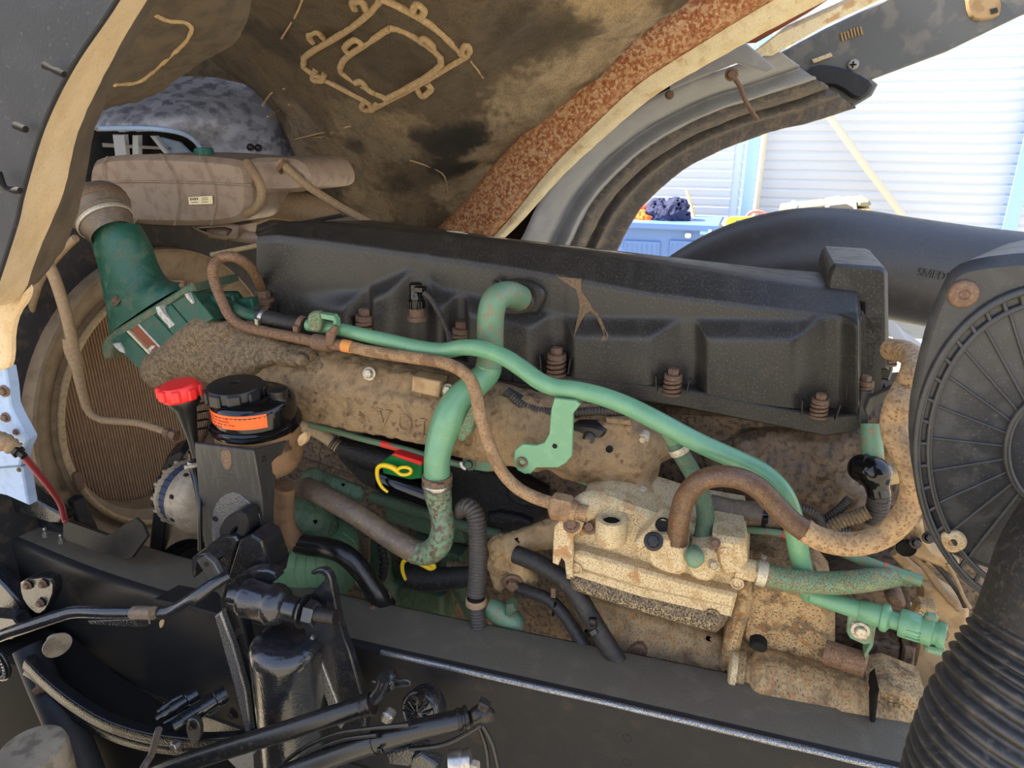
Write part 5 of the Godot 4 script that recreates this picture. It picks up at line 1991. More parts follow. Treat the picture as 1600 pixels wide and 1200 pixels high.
	solo("sensor_conduit", "black corrugated conduit passing behind the green pipe bracket", "conduit", mb, M.conduit)
	mb = MB.new()
	tube(mb, pl("790,612,1.1 806,624 822,632"), [0.01, 0.013, 0.013], 12, 5)
	solo("conduit_end", "black rubber sleeve at the left end of the manifold conduit", "sleeve", mb, M.rubber)
	# wiring and control box low on the block
	t = thing("engine_control_unit", "black oil-soaked control unit on the block with two colour-keyed plugs", "control unit")
	mb = MB.new()
	slab(mb, pl("520,690 600,690 700,722 790,742 850,775 848,806 830,826 800,836 700,830 620,790 560,756 526,720", 1.19), Vector3(0, 0, -0.07), 0.01)
	put(t, "case", mb, M.harness_black)
	for s in ["790,750 850,772 846,800 792,786", "760,800 830,812 826,832 762,822"]:
		mb = MB.new()
		slab(mb, rounded(pl(s, 1.17), 1), Vector3(0, 0, -0.03), 0.006)
		put(t, "case_rib", mb, M.dirty_black)
	t = thing("upper_plug", "black cable plug with green top, red key and yellow lever", "plug", "black cable plugs of the control unit")
	mb = MB.new()
	tube(mb, pl("596,748,1.1 630,760 668,774 690,782"), [0.024, 0.027, 0.027, 0.026], 18, 5)
	put(t, "body", mb, M.gloss_black)
	mb = MB.new()
	slab(mb, pl("596,722 612,711 660,722 658,748 640,750 598,740", 1.075), Vector3(0, 0, -0.03), 0.002)
	put(t, "green_housing", mb, M.green_plastic, "green plug housing")
	mb = MB.new()
	slab(mb, pl("611,711 618,709 660,722 658,728", 1.07), Vector3(0, 0, -0.02), 0.001)
	put(t, "red_key", mb, M.red_plastic, "red key strip")
	mb = MB.new()
	tube(mb, pl("606,769,1.058 596,760 590,746 590,732 598,727 612,730 622,736"), [0.003, 0.0035, 0.004, 0.0045, 0.005, 0.0055, 0.006], 8, 5)
	var ring := []
	for k in 13:
		var an := TAU * k / 12
		ring.append(P(632 + 11 * cos(an), 736 + 6 * sin(an), 1.056))
	tube(mb, ring, 0.0035, 8, 2)
	put(t, "yellow_lever", mb, M.yellow_plastic, "yellow locking lever")
	t = thing("lower_plug", "black cable plug with a yellow lever under the breather hose bend", "plug", "black cable plugs of the control unit")
	mb = MB.new()
	tube(mb, pl("638,902,1.1 668,906 700,904 740,900"), [0.024, 0.026, 0.024, 0.02], 18, 5)
	put(t, "body", mb, M.rubber)
	mb = MB.new()
	tube(mb, pl("634,906,1.06 629,892 630,878 640,874 656,880 672,888 678,884 660,878"), [0.003, 0.004, 0.0045, 0.005, 0.005, 0.005, 0.005, 0.004], 8, 5)
	put(t, "yellow_lever", mb, M.yellow_plastic, "yellow locking lever")
	mb = MB.new()
	tube(mb, pl("702,888,1.12 720,890 742,892"), 0.017, 14, 6, [0.006, 0.003])
	put(t, "boot", mb, M.conduit_dusty)
	# fuel return pipe with red tape
	t = thing("fuel_pipe", "thin dull green fuel pipe with a red marker below the manifold", "pipe")
	mb = MB.new()
	tube(mb, pl("484,664,1.1 520,672 560,684 600,694 640,704 680,716 720,726 740,730"), 0.0068, 12, 4)
	put(t, "pipe", mb, M.mint_worn)
	mb = MB.new()
	tube(mb, pl("596,693,1.1 614,698 632,703"), 0.0073, 12, 4)
	put(t, "red_marker", mb, M.red_mark, "red marker tape")
	t = thing("banjo_fitting", "dusty pipe fitting with a black sleeve right of the fluid reservoir", "fitting")
	mb = MB.new()
	tube(mb, pl("470,664,1.16 496,674,1.14 516,688 530,698"), [0.013, 0.015, 0.014, 0.015], 12, 5)
	put(t, "elbow", mb, M.rim_light)
	mb = MB.new()
	tube(mb, pl("520,690,1.14 532,699 545,705"), 0.0155, 14, 6, [0.006, 0.002])
	put(t, "ribbed_collar", mb, M.conduit)
	mb = MB.new()
	tube(mb, pl("536,700,1.14 570,712 620,725 670,740"), [0.02, 0.028, 0.03, 0.03], 16, 5, [], true, 0.002)
	put(t, "foam_sleeve", mb, M.harness_black)
	# coolant branch pipes, green
	mb = MB.new()
	tube(mb, pl("580,776,1.17 620,788 680,806 720,820 780,836"), [0.012, 0.014, 0.014, 0.013, 0.012], 12, 4)
	solo("coolant_rail", "dull green coolant rail crossing behind the breather hose", "pipe", mb, M.engine_green)
	mb = MB.new()
	slab(mb, pl("600,792 720,824 726,850 700,848 602,814", 1.2), Vector3(0, 0, -0.04), 0.004)
	slab(mb, pl("640,846 720,870 724,890 640,866", 1.21), Vector3(0, 0, -0.04), 0.004)
	solo("oil_cooler_cover", "dull green oil cooler cover behind the breather hose bend", "cover", mb, M.engine_green)
	mb = MB.new()
	sdf(mb, [["cap", P(590, 840, 1.2), P(590, 960, 1.2), 0.03, 0.04], ["box", P(650, 930, 1.24), Vector3(0.09, 0.05, 0.04), Basis(), 0.01], ["cap", P(700, 880, 1.22), P(740, 960, 1.22), 0.02, 0.02]], 0.009, 0.02, 0.004, 40.0)
	solo("oil_filter_housing", "dull green oil filter housing low behind the frame rail", "housing", mb, M.engine_green)
	mb = MB.new()
	slab(mb, pl("564,842 577,840 576,900 566,902", 1.12), Vector3(0, 0, -0.006), 0.001)
	solo("support_strap", "thin rusty support strap beside the green spin-on filter", "strap", mb, M.rust_bolt)
	mb = MB.new()
	tube(mb, pl("595,838,1.16 598,862 600,884 596,906"), [0.012, 0.01, 0.011, 0.01], 12, 6, [0.012, 0.003])
	solo("drain_hose", "short black drain hose behind the rusty strap", "hose", mb, M.rubber)
	# bracket bits behind the mint bracket
	t = thing("injector_bracket", "green bracket with a bolt between the manifold and the control unit", "bracket")
	mb = MB.new()
	slab(mb, pl("722,716 740,708 790,722 786,736 760,738 724,732", 1.08), Vector3(0, 0, -0.01), 0.002)
	put(t, "plate", mb, M.mint_worn)
	mb = MB.new()
	hexbolt(mb, P(734, 725, 1.078), Vector3(0, 0.2, 1), 0.008)
	put(t, "bolt", mb, M.engine_green)
	mb = MB.new()
	tube(mb, pl("720,722,1.07 722,729 728,733"), 0.003, 8, 3)
	put(t, "white_clip", mb, M.white_plain, "white clip")
	# green spin-on filter
	t = thing("spin_on_filter", "green ribbed spin-on filter below the breather hose", "filter")
	var fc := P(494, 905, 1.06)
	var fa := Vector3(0.02, 1, 0.02).normalized()
	var fr := 58 * mm(494, 850, 1.06)
	mb = MB.new()
	lathe(mb, fc, fa, [[0, 0], [fr * 0.9, 0.0], [fr, 0.01], [fr, 0.095], [fr * 0.96, 0.105], [fr * 0.72, 0.125], [fr * 0.6, 0.128]], 48)
	put(t, "canister", mb, M.filter_green)
	for k in 28:
		var an := TAU * k / 28
		var o := Vector3(cos(an), 0, sin(an))
		if o.z < -0.3:
			continue
		mb = MB.new()
		rbox(mb, fc + fa * 0.055 + o * fr, Vector3(0.003, 0.085, 0.0035), Basis(Vector3.UP, -an), 0.001)
		put(t, "rib", mb, M.filter_green)
		mb = MB.new()
		tube(mb, [fc + fa * 0.098 + o * fr * 0.99, fc + fa * 0.108 + o * fr * 0.93, fc + fa * 0.124 + o * fr * 0.72], 0.0018, 6, 2)
		put(t, "top_rib", mb, M.filter_green)
	mb = MB.new()
	sdf(mb, [["cap", fc + fa * 0.128, fc + fa * 0.15, fr * 0.6, fr * 0.55], ["cap", P(490, 750, 1.06), P(545, 775, 1.08), 0.026, 0.02], ["cap", P(520, 760, 1.06), P(556, 772, 1.07), 0.022, 0.02]], 0.006, 0.014, 0.004, 60.0)
	put(t, "filter_head", mb, M.engine_green)


# ---------- pipes along the engine ----------
func pipes():
	var mb := MB.new()
	# breather pipe, mint green, from the cover to a hose and back up
	var t := thing("breather_pipe", "stout mint green breather pipe curving down from the valve cover flange", "pipe")
	mb = MB.new()
	tube(mb, pl("812,466,1.17 794,460,1.13 776,466,1.1 768,486,1.09 766,520,1.09 766,556,1.09 762,580,1.082"), [0.024, 0.0235, 0.023, 0.0235, 0.0235, 0.0235, 0.0235], 22, 6)
	put(t, "upper_bend", mb, M.mint_worn)
	mb = MB.new()
	tube(mb, pl("764,572,1.084 760,584,1.08 740,604,1.06 718,626,1.04 702,652,1.02 690,684,1.01 683,716,1.0 683,748,1.0"), [0.0234, 0.0235, 0.025, 0.028, 0.0285, 0.026, 0.0235, 0.0235], 22, 6)
	put(t, "pipe", mb, M.mint)
	mb = MB.new()
	slab(mb, pl("735,636 741,632 744,650 736,676 724,690 716,690 712,678 722,660", 1.012), Vector3(0.0, 0, -0.03), 0.002)
	put(t, "weld_plate", mb, M.mint_dirty)
	t = thing("breather_hose", "rubber breather hose with flaking green paint bending up to a brown pipe", "hose")
	mb = MB.new()
	tube(mb, pl("683,742,1.0 684,770 689,798 692,824,.99 686,850,.98 668,864,.98 646,862"), [0.0252, 0.025, 0.0215, 0.0215, 0.023, 0.0225, 0.022], 22, 7, [], true, 0.0006)
	put(t, "painted_bend", mb, M.hose_green_patch)
	mb = MB.new()
	tube(mb, pl("652,863,.98 630,852 600,833,.985 560,806,.99 526,786,1.0 500,772,1.01 478,762,1.03"), [0.0222, 0.0218, 0.0212, 0.0212, 0.0212, 0.0215, 0.0215], 22, 6, [], true, 0.0005)
	put(t, "brown_leg", mb, M.breather_brown)
	clamp_on(t, P(683, 746, 1.0), Vector3(0, 1, 0), 0.0256, 0.011, M.rust_bolt, 3.4)
	clamp_on(t, P(683, 757, 1.0), Vector3(0, 1, 0), 0.0256, 0.009, M.steel, 0.4, "steel_band")
	# long mint pipe
	t = thing("mint_coolant_pipe", "long mint green coolant pipe snaking over the manifold towards the compressor", "pipe")
	mb = MB.new()
	tube(mb, pl("322,464,1.13 350,474,1.12 384,490,1.1 412,496,1.09"), [0.011, 0.012, 0.012, 0.012], 14, 5)
	put(t, "front_stub", mb, M.deep_green)
	mb = MB.new()
	slab(mb, pl("318,462 340,458 362,462 368,480 376,494 350,486", 1.14), Vector3(0, 0, -0.02), 0.003)
	slab(mb, pl("372,468 392,466 396,486 374,488", 1.13), Vector3(0, 0, -0.02), 0.003)
	put(t, "front_lug", mb, M.deep_green)
	mb = MB.new()
	tube(mb, pl("404,494,1.09 424,498 450,504 480,509,1.08"), [0.0145, 0.0148, 0.0148, 0.0145], 16, 5, [], true, 0.0005)
	put(t, "rubber_joint", mb, M.rubber)
	clamp_on(t, P(412, 496, 1.09), Vector3(1, -0.2, 0), 0.0152, 0.009, M.steel, 0.2)
	clamp_on(t, P(472, 507, 1.08), Vector3(1, -0.2, 0), 0.0152, 0.011, M.rust_bolt, 0.2)
	mb = MB.new()
	tube(mb, pl("482,508,1.08 528,514,1.07 570,524,1.06 614,534 656,544,1.05 692,548,1.045 722,543,1.04 752,545,1.035 786,557,1.03 816,576,1.02 842,595,1.01 866,605,1.01 896,609,1.01 936,618,1.01 980,634 1030,659,1.0 1090,691 1150,718 1190,738,1.0 1220,766,.99 1236,800,.99 1244,840,.99 1250,872,1.0 1258,905,1.0 1266,930,1.01"), [0.012, 0.0122, 0.0128, 0.0135, 0.014, 0.014, 0.0142, 0.0145, 0.0145, 0.0145, 0.0145, 0.0145, 0.0148, 0.015, 0.0152, 0.0152, 0.0152, 0.0152, 0.0152, 0.0152, 0.0152, 0.0152, 0.0152, 0.0152, 0.0152], 18, 5)
	put(t, "pipe", mb, M.mint)
	mb = MB.new()
	slab(mb, rounded(pl("482,488 500,486 502,500 500,520 484,518 478,504", 1.05), 1), Vector3(0, 0, -0.012), 0.003)
	put(t, "front_tab", mb, M.mint_dirty)
	mb = MB.new()
	slab(mb, pl("500,490 520,493 525,500 526,522 521,522 520,502 502,498", 1.05), Vector3(0, 0, -0.014), 0.001)
	put(t, "clip_tab", mb, M.mint)
	mb = MB.new()
	slab(mb, pl("866,622 900,626 907,632 896,646 894,712 884,724 872,731 838,731 830,740 820,741 808,735 802,722 804,704 816,694 838,696 850,692 858,678 861,640", 0.99), Vector3(0, 0, -0.005), 0.0012)
	var br := put(t, "bracket", mb, M.mint, "mint green bracket with a bushed eye")
	mb = MB.new()
	lathe(mb, P(816, 722, 0.99), Vector3(0, 0, 1), [[0.0095, -0.006], [0.0095, 0.004], [0.006, 0.005], [0.005, 0.003], [0.005, -0.001], [0, -0.001]], 22)
	put(br, "bush", mb, M.rust_bolt)
	mb = MB.new()
	lathe(mb, P(867, 697, 0.99), Vector3(0, 0, 1), [[0, 0.0006], [0.0032, 0.0006], [0.0042, 0.001], [0.0042, 0]], 14)
	put(br, "hole", mb, M.hole_dark)
	mb = MB.new()
	tube(mb, pl("1038,660,1.01 1046,676,1.02 1054,692,1.03"), [0.0135, 0.0125, 0.012], 14, 5)
	put(t, "branch_stub", mb, M.mint_worn)
	# grey branch hose
	t = thing("branch_hose", "short grey-green hose dropping from the mint pipe to the compressor", "hose")
	mb = MB.new()
	tube(mb, pl("1054,690,1.03 1066,712 1078,732,1.03 1090,756,1.02 1100,788,1.01 1102,812,1.0 1098,836,.99 1094,850,.985"), 0.0138, 16, 6)
	put(t, "hose", mb, M.engine_green)
	clamp_on(t, P(1061, 703, 1.03), P(1066, 712, 1.03) - P(1054, 690, 1.03), 0.0144, 0.011, M.zinc_bolt, 2.8)
	clamp_on(t, P(1096, 843, 0.987), Vector3(0, 1, 0), 0.0144, 0.01, M.zinc_bolt, 1.0)
	# thin rusty pipe
	t = thing("rusty_air_pipe", "thin rust-brown pipe looping over the manifold down to the compressor nut", "pipe")
	mb = MB.new()
	tube(mb, pl("408,450,1.2 398,428,1.17 382,410,1.14 362,401,1.12 344,404 333,418,1.1 335,440 346,468,1.09 358,492,1.085 376,507,1.08 410,517,1.07 450,525,1.06 500,535,1.05 545,541,1.04"), 0.0105, 14, 6, [], true, 0.0006)
	put(t, "upper_run", mb, M.rust_pipe)
	mb = MB.new()
	tube(mb, pl("540,540,1.04 580,549 630,557,1.03 680,564,1.02 712,574,1.01 734,592,1.0 744,618,.99 750,650,.98 760,682,.975 772,714,.97 788,742,.97 812,765,.965 840,779 868,788,.96"), 0.0108, 14, 6, [], true, 0.0005)
	put(t, "lower_run", mb, M.dusty_pipe)
	mb = MB.new()
	tube(mb, pl("536,540,1.04 543,541 550,543"), 0.0118, 14, 3)
	put(t, "orange_ring", mb, M.orange_ring, "bare orange rust ring")
	mb = MB.new()
	tube(mb, pl("490,533,1.05 500,535 518,538,1.045"), [0.0145, 0.0155, 0.0135], 16, 4)
	slab(mb, pl("508,520 520,508 526,512 522,524 518,540 508,542", 1.03), Vector3(0, 0, -0.008), 0.002)
	put(t, "pipe_clip", mb, M.rust_bolt)
	mb = MB.new()
	var a := P(862, 789, 0.96)
	var b := P(895, 797, 0.96)
	var d := (b - a).normalized()
	lathe(mb, a, d, [[0.0108, -0.004], [0.019, 0.0], [0.0225, 0.004], [0.0225, 0.03], [0.018, 0.034], [0, 0.034]], 6, true)
	lathe(mb, a + d * 0.03, d, [[0.0165, 0], [0.0165, 0.012], [0.013, 0.013], [0.013, 0.03]], 20)
	put(t, "union_nut", mb, M.dusty_pipe)
	# brown discharge pipe
	t = thing("discharge_pipe", "thick brown discharge pipe arching out of the compressor and up the right side", "pipe")
	mb = MB.new()
	tube(mb, pl("1058,848,.948 1059,830 1062,806,.945 1072,775 1094,752,.94 1124,744 1156,748 1184,762,.94 1208,786 1236,814,.935 1262,832,.935"), 0.0158, 20, 7)
	put(t, "brown_run", mb, M.brown_pipe)
	mb = MB.new()
	tube(mb, pl("1256,828,.935 1282,842 1316,850,.94 1350,848 1382,836,.95 1408,812 1424,782,.96 1427,750 1420,722,.97 1408,700,.98 1398,680,.99 1396,656,1.0 1402,632 1414,608,1.03 1426,584 1428,562,1.08 1414,550,1.12 1392,546,1.16"), 0.0168, 20, 7, [], true, 0.0008)
	put(t, "spotted_run", mb, M.spotted_pipe)
	# thin green line with red paint
	t = thing("thin_green_line", "thin green line with red paint dabs passing under the brown pipe", "pipe")
	mb = MB.new()
	tube(mb, pl("900,748,1.08 960,772 1020,796,1.07 1090,818 1150,826,1.06 1210,832,1.05 1270,846 1330,868,1.03 1380,888,1.02 1440,908,1.01"), [0.0055, 0.006, 0.006, 0.006, 0.006, 0.006, 0.0065, 0.008, 0.009, 0.009], 12, 5)
	put(t, "line", mb, M.mint_worn)
	for s in ["1138,824.5,1.062 1144,825.5 1150,826.5", "1222,834,1.049 1226,835 1230,836", "1378,887,1.02 1383,889 1388,891"]:
		mb = MB.new()
		var q := pl(s)
		tube(mb, q, 0.0063 if q[0].x < P(1300, 860, 1.03).x else 0.0093, 12, 2)
		put(t, "red_dab", mb, M.red_mark, "red paint dab")
	# black hose from the reservoir
	t = thing("steering_hose", "black hose bending from the fluid reservoir past the green filter", "hose")
	mb = MB.new()
	tube(mb, pl("446,760,.98 444,790,.98 446,818,.98 458,842,.98 476,852"), [0.0195, 0.0195, 0.0195, 0.02, 0.02], 18, 6)
	put(t, "dusty_end", mb, M.reservoir_brown)
	mb = MB.new()
	tube(mb, pl("466,849,.98 486,853 510,856 534,864,.97 556,882 574,906,.97 590,930 604,948,.98"), 0.0202, 20, 6)
	put(t, "hose", mb, M.rubber_gloss)
	clamp_on(t, P(594, 936, 0.975), P(604, 948, 0.98) - P(580, 914, 0.97), 0.021, 0.012, M.rust_bolt, 0.6)
	# vertical conduit
	t = thing("wiring_conduit", "ribbed black conduit hanging straight down left of the compressor", "conduit")
	mb = MB.new()
	tube(mb, pl("716,800,1.03 730,792,1.01 742,804,1.0 746,830,.99 747,880,.98 744,930,.97"), [0.014, 0.0172, 0.0172, 0.0172, 0.0172, 0.0172], 18, 8, [0.0058, 0.0024])
	put(t, "upper_conduit", mb, M.conduit)
	mb = MB.new()
	tube(mb, pl("744,936,.97 746,960,.965 750,1000,.96"), 0.0158, 18, 8, [0.0058, 0.0024])
	put(t, "lower_conduit", mb, M.conduit)
	mb = MB.new()
	lathe(mb, P(744, 944, 0.97), Vector3(0, 1, 0), [[0.017, 0], [0.019, 0.001], [0.019, 0.012], [0.017, 0.014]], 28)
	put(t, "grey_collar", mb, M.hose_tan)


# ---------- air compressor and its neighbours ----------
func compressor_side():
	var mb := MB.new()
	var t := thing("air_compressor", "cream speckled cast air compressor with an open round port on top", "compressor")
	mb = MB.new()
	slab(mb, pl("884,838 905,786 944,776 1010,800 1064,818 1160,836 1170,884 1164,908 1150,934 1100,925 1000,900 884,866", 0.99), Vector3(0, 0, -0.13), 0.008)
	put(t, "head", mb, M.comp_cream)
	mb = MB.new()
	slab(mb, pl("886,864 905,862 1010,893 1100,918 1152,930 1146,952 1000,920 884,884", 0.965), Vector3(0, 0, -0.13), 0.005)
	put(t, "rib_ledge", mb, M.comp_cream)
	mb = MB.new()
	slab(mb, pl("884,882 1000,916 1148,946 1142,966 1000,938 884,906", 0.972), Vector3(0, 0, -0.13), 0.004)
	put(t, "valve_plate", mb, M.comp_cream)
	mb = MB.new()
	slab(mb, pl("886,900 1000,936 1140,968 1130,986 1118,996 1090,990 1000,964 890,928", 0.962), Vector3(0, 0, -0.13), 0.012)
	put(t, "cylinder", mb, M.comp_speckled)
	mb = MB.new()
	var bb := P(955, 826, 0.975)
	lathe(mb, bb, Vector3(0, 1, 0.12), [[0.026, -0.02], [0.0255, 0.02], [0.0235, 0.0235], [0.0165, 0.0235], [0.0155, 0.02], [0.015, 0.002], [0, 0.002]], 36)
	put(t, "port_boss", mb, M.comp_cream)
	mb = MB.new()
	lathe(mb, bb + Vector3(0, 0.012, 0), Vector3(0, 1, 0.12), [[0, 0], [0.0153, 0.0]], 24)
	put(t, "port_bore", mb, M.dark_drop)
	mb = MB.new()
	tube(mb, pl("904,800,.98 920,790,.99 945,785,1.01 990,800,1.02"), [0.022, 0.024, 0.024, 0.02], 18, 5)
	put(t, "inlet_neck", mb, M.comp_cream)
	# pad where the brown pipe enters
	mb = MB.new()
	slab(mb, rounded(pl("1008,852 1022,838 1046,838 1072,852 1074,880 1068,902 1040,898 1012,884", 0.935), 1), Vector3(0, 0, -0.05), 0.006)
	put(t, "outlet_pad", mb, M.comp_cream)
	mb = MB.new()
	slab(mb, rounded(pl("1074,862 1100,858 1118,866 1122,890 1112,912 1084,908 1072,890", 0.94), 1), Vector3(0, 0, -0.05), 0.006)
	put(t, "coolant_pad", mb, M.comp_cream)
	mb = MB.new()
	slab(mb, pl("1112,838 1164,846 1168,880 1160,900 1130,902 1118,880", 0.955), Vector3(0, 0, -0.06), 0.008)
	put(t, "end_cover", mb, M.comp_cream)
	mb = MB.new()
	var ov := []
	for k in 18:
		var an := TAU * k / 18
		ov.append(P(1134 + 15 * cos(an), 862 + 8 * sin(an), 0.953))
	slab(mb, ov, Vector3(0, 0, -0.01), 0.003)
	put(t, "cover_recess", mb, M.comp_cream)
	mb = MB.new()
	slab(mb, pl("990,850 1026,812 1034,808 1044,812 1046,826 1036,834 1000,862", 0.955), Vector3(0, 0, -0.03), 0.003)
	put(t, "lifting_lug", mb, M.comp_cream)
	mb = MB.new()
	lathe(mb, P(1036, 820, 0.953), Vector3(0, 0.3, 1), [[0, 0], [0.0085, 0], [0.0105, 0.002], [0.012, 0]], 20)
	put(t, "lug_eye", mb, M.hole_dark)
	for s in [[1021, 846, 0.93, 0.0095, "black_bolt"], [1117, 849, 0.95, 0.0055, "rust_bolt"], [1115, 884, 0.935, 0.006, "comp_cream"], [921, 824, 0.97, 0.008, "rust_bolt"]]:
		mb = MB.new()
		hexbolt(mb, P(s[0], s[1], s[2]), Vector3(0, 0.6, 0.8), s[3])
		put(t, "bolt", mb, M[s[4]])
	for s in [[900, 887, 0.964, 0.011], [1113, 961, 0.972, 0.0125], [1152, 910, 0.96, 0.01]]:
		mb = MB.new()
		lathe(mb, P(s[0], s[1], s[2]), Vector3(0, 0, 1), [[s[3], -0.004], [s[3], 0.004], [s[3] * 0.8, 0.005], [s[3] * 0.7, 0.001], [0, 0.001]], 20)
		put(t, "socket_bolt", mb, M.comp_cream if s[0] != 1113 else M.comp_speckled)
	mb = MB.new()
	lathe(mb, P(1085, 872, 0.925), Vector3(0.05, 0.35, 1), [[0.014, -0.03], [0.0145, 0.0], [0.013, 0.008], [0.007, 0.013], [0, 0.014]], 22)
	put(t, "green_elbow", mb, M.mint_worn, "green brass elbow")
	mb = MB.new()
	tube(mb, pl("1150,886,.97 1168,890 1186,894"), [0.016, 0.0165, 0.0165], 18, 3)
	put(t, "coolant_outlet", mb, M.comp_cream)
	# steel bracket at the left end
	t = thing("compressor_bracket", "rusty slotted steel bracket on the left end of the cream compressor", "bracket")
	mb = MB.new()
	slab(mb, pl("866,824 876,812 896,810 912,818 906,832 895,838 895,904 884,897 882,878 877,872 872,884 863,880 864,848", 0.955), Vector3(0, 0, -0.007), 0.0015)
	put(t, "plate", mb, M.comp_cream)
	mb = MB.new()
	hexbolt(mb, P(893, 820, 0.953), Vector3(0, 0.7, 0.7), 0.009)
	put(t, "bolt", mb, M.rust_bolt)
	# lumpy thermostat casting left of it
	t = thing("pump_flange", "dusty lumpy cast pump flange with two black hoses left of the compressor", "flange")
	mb = MB.new()
	sdf(mb, [["box", P(795, 872, 1.06), Vector3(0.032, 0.04, 0.02), Basis(), 0.018], ["cap", P(780, 852, 1.05), P(782, 856, 1.05), 0.022, 0.022], ["cap", P(790, 850, 1.05), P(868, 832, 1.1), 0.018, 0.03], ["ball", P(806, 868, 1.04), Vector3(0.02, 0.02, 0.016)], ["cap", P(772, 884, 1.05), P(780, 914, 1.05), 0.012, 0.012], ["ball", P(778, 880, 1.045), Vector3(0.02, 0.02, 0.014)], ["cap", P(812, 890, 1.05), P(826, 902, 1.06), 0.02, 0.018]], 0.005, 0.012, 0.004, 70.0)
	put(t, "casting", mb, M.plate_tan)
	mb = MB.new()
	hexbolt(mb, P(801, 909, 1.03), Vector3(0.3, -0.2, 1), 0.012)
	put(t, "bolt", mb, M.rust_bolt)
	t = thing("heater_hose", "black dusty heater hose running from the pump flange down behind the frame rail", "hose")
	mb = MB.new()
	tube(mb, pl("806,866,1.02 836,878,1.01 862,893,1.0 884,908,.99 902,930,.98 920,960,.97 944,1000,.96 975,1050,.95"), [0.0168, 0.0168, 0.0162, 0.0162, 0.0165, 0.0165, 0.0165, 0.0165], 18, 6)
	put(t, "hose", mb, M.rubber)
	mb = MB.new()
	lathe(mb, P(926, 979, 0.963), P(944, 1000, 0.96) - P(920, 960, 0.97), [[0.0165, 0], [0.018, 0.001], [0.018, 0.009], [0.0165, 0.01]], 24)
	rbox(mb, P(927, 972, 0.945), Vector3(0.014, 0.016, 0.01), Basis(Vector3.BACK, 0.3), 0.002)
	put(t, "cable_tie", mb, M.gloss_black)
	mb = MB.new()
	tube(mb, pl("808,918,1.03 830,926,1.02 856,936,1.01 876,954,1.0 896,982,.99 920,1020,.97 940,1050,.96"), 0.0115, 16, 6)
	solo("return_hose", "thinner black hose below the heater hose left of the compressor", "hose", mb, M.rubber)
	t = thing("hose_bracket", "small rusty bracket tying the two black hoses together", "bracket")
	mb = MB.new()
	rbox(mb, P(865, 926, 1.0), Vector3(0.009, 0.02, 0.006), Basis(), 0.001)
	put(t, "strip", mb, M.rust_bolt)
	mb = MB.new()
	tube(mb, pl("868,942,.995 866,950 864,962"), 0.0025, 8, 3)
	put(t, "tie_tail", mb, M.gloss_black)
	t = thing("drain_valve", "dull green drain valve with a thin wire beside the hanging conduit", "valve")
	mb = MB.new()
	tube(mb, pl("762,948,1.0 780,958 800,972 812,984"), [0.018, 0.022, 0.022, 0.014], 14, 5, [], true, 0.001)
	put(t, "body", mb, M.mint_worn)
	mb = MB.new()
	slab(mb, pl("790,946 800,944 806,956 796,966 788,962", 0.98), Vector3(0, 0, -0.02), 0.003)
	put(t, "lever", mb, M.engine_green)
	mb = MB.new()
	tube(mb, pl("810,982,1.0 822,992 832,1008 840,1024"), 0.0026, 8, 4)
	put(t, "wire", mb, M.hose_tan)
	# green dirty hose on the right of the compressor
	t = thing("compressor_hose", "dirty mint hose running right from the compressor outlet", "hose")
	mb = MB.new()
	tube(mb, pl("1178,892,.97 1206,900 1244,908 1290,911,.98 1336,909 1376,904,1.0 1402,902,1.02 1424,904"), [0.0165, 0.0168, 0.0172, 0.0172, 0.017, 0.0165, 0.0135, 0.0125], 18, 6, [], true, 0.0006)
	put(t, "hose", mb, M.mint_dirty)
	clamp_on(t, P(1190, 896, 0.97), P(1206, 900, 0.97) - P(1178, 892, 0.97), 0.0175, 0.014, M.zinc_bolt, 3.0)
	# lower side of the block, rust mottled
	t = thing("timing_casting", "rust-mottled crankcase casting below the cream compressor", "casting")
	mb = MB.new()
	sdf(mb, [["box", P(1010, 1010, 1.07), Vector3(0.13, 0.1, 0.05), Basis(Vector3.BACK, -0.12), 0.02], ["cap", P(920, 960, 1.06), P(1110, 1060, 1.04), 0.05, 0.05], ["box", P(1110, 1040, 1.05), Vector3(0.03, 0.05, 0.05), Basis(), 0.012], ["cap", P(1010, 1010, 1.03), P(1080, 1000, 1.04), 0.03, 0.02]], 0.008, 0.02, 0.006, 40.0)
	put(t, "casting", mb, M.block_mottled)
	mb = MB.new()
	slab(mb, rounded(pl("978,1016 1000,1006 1014,1022 1002,1032 984,1026", 0.995), 1), Vector3(0, 0, -0.02), 0.004)
	put(t, "rust_boss", mb, M.rust_bolt)


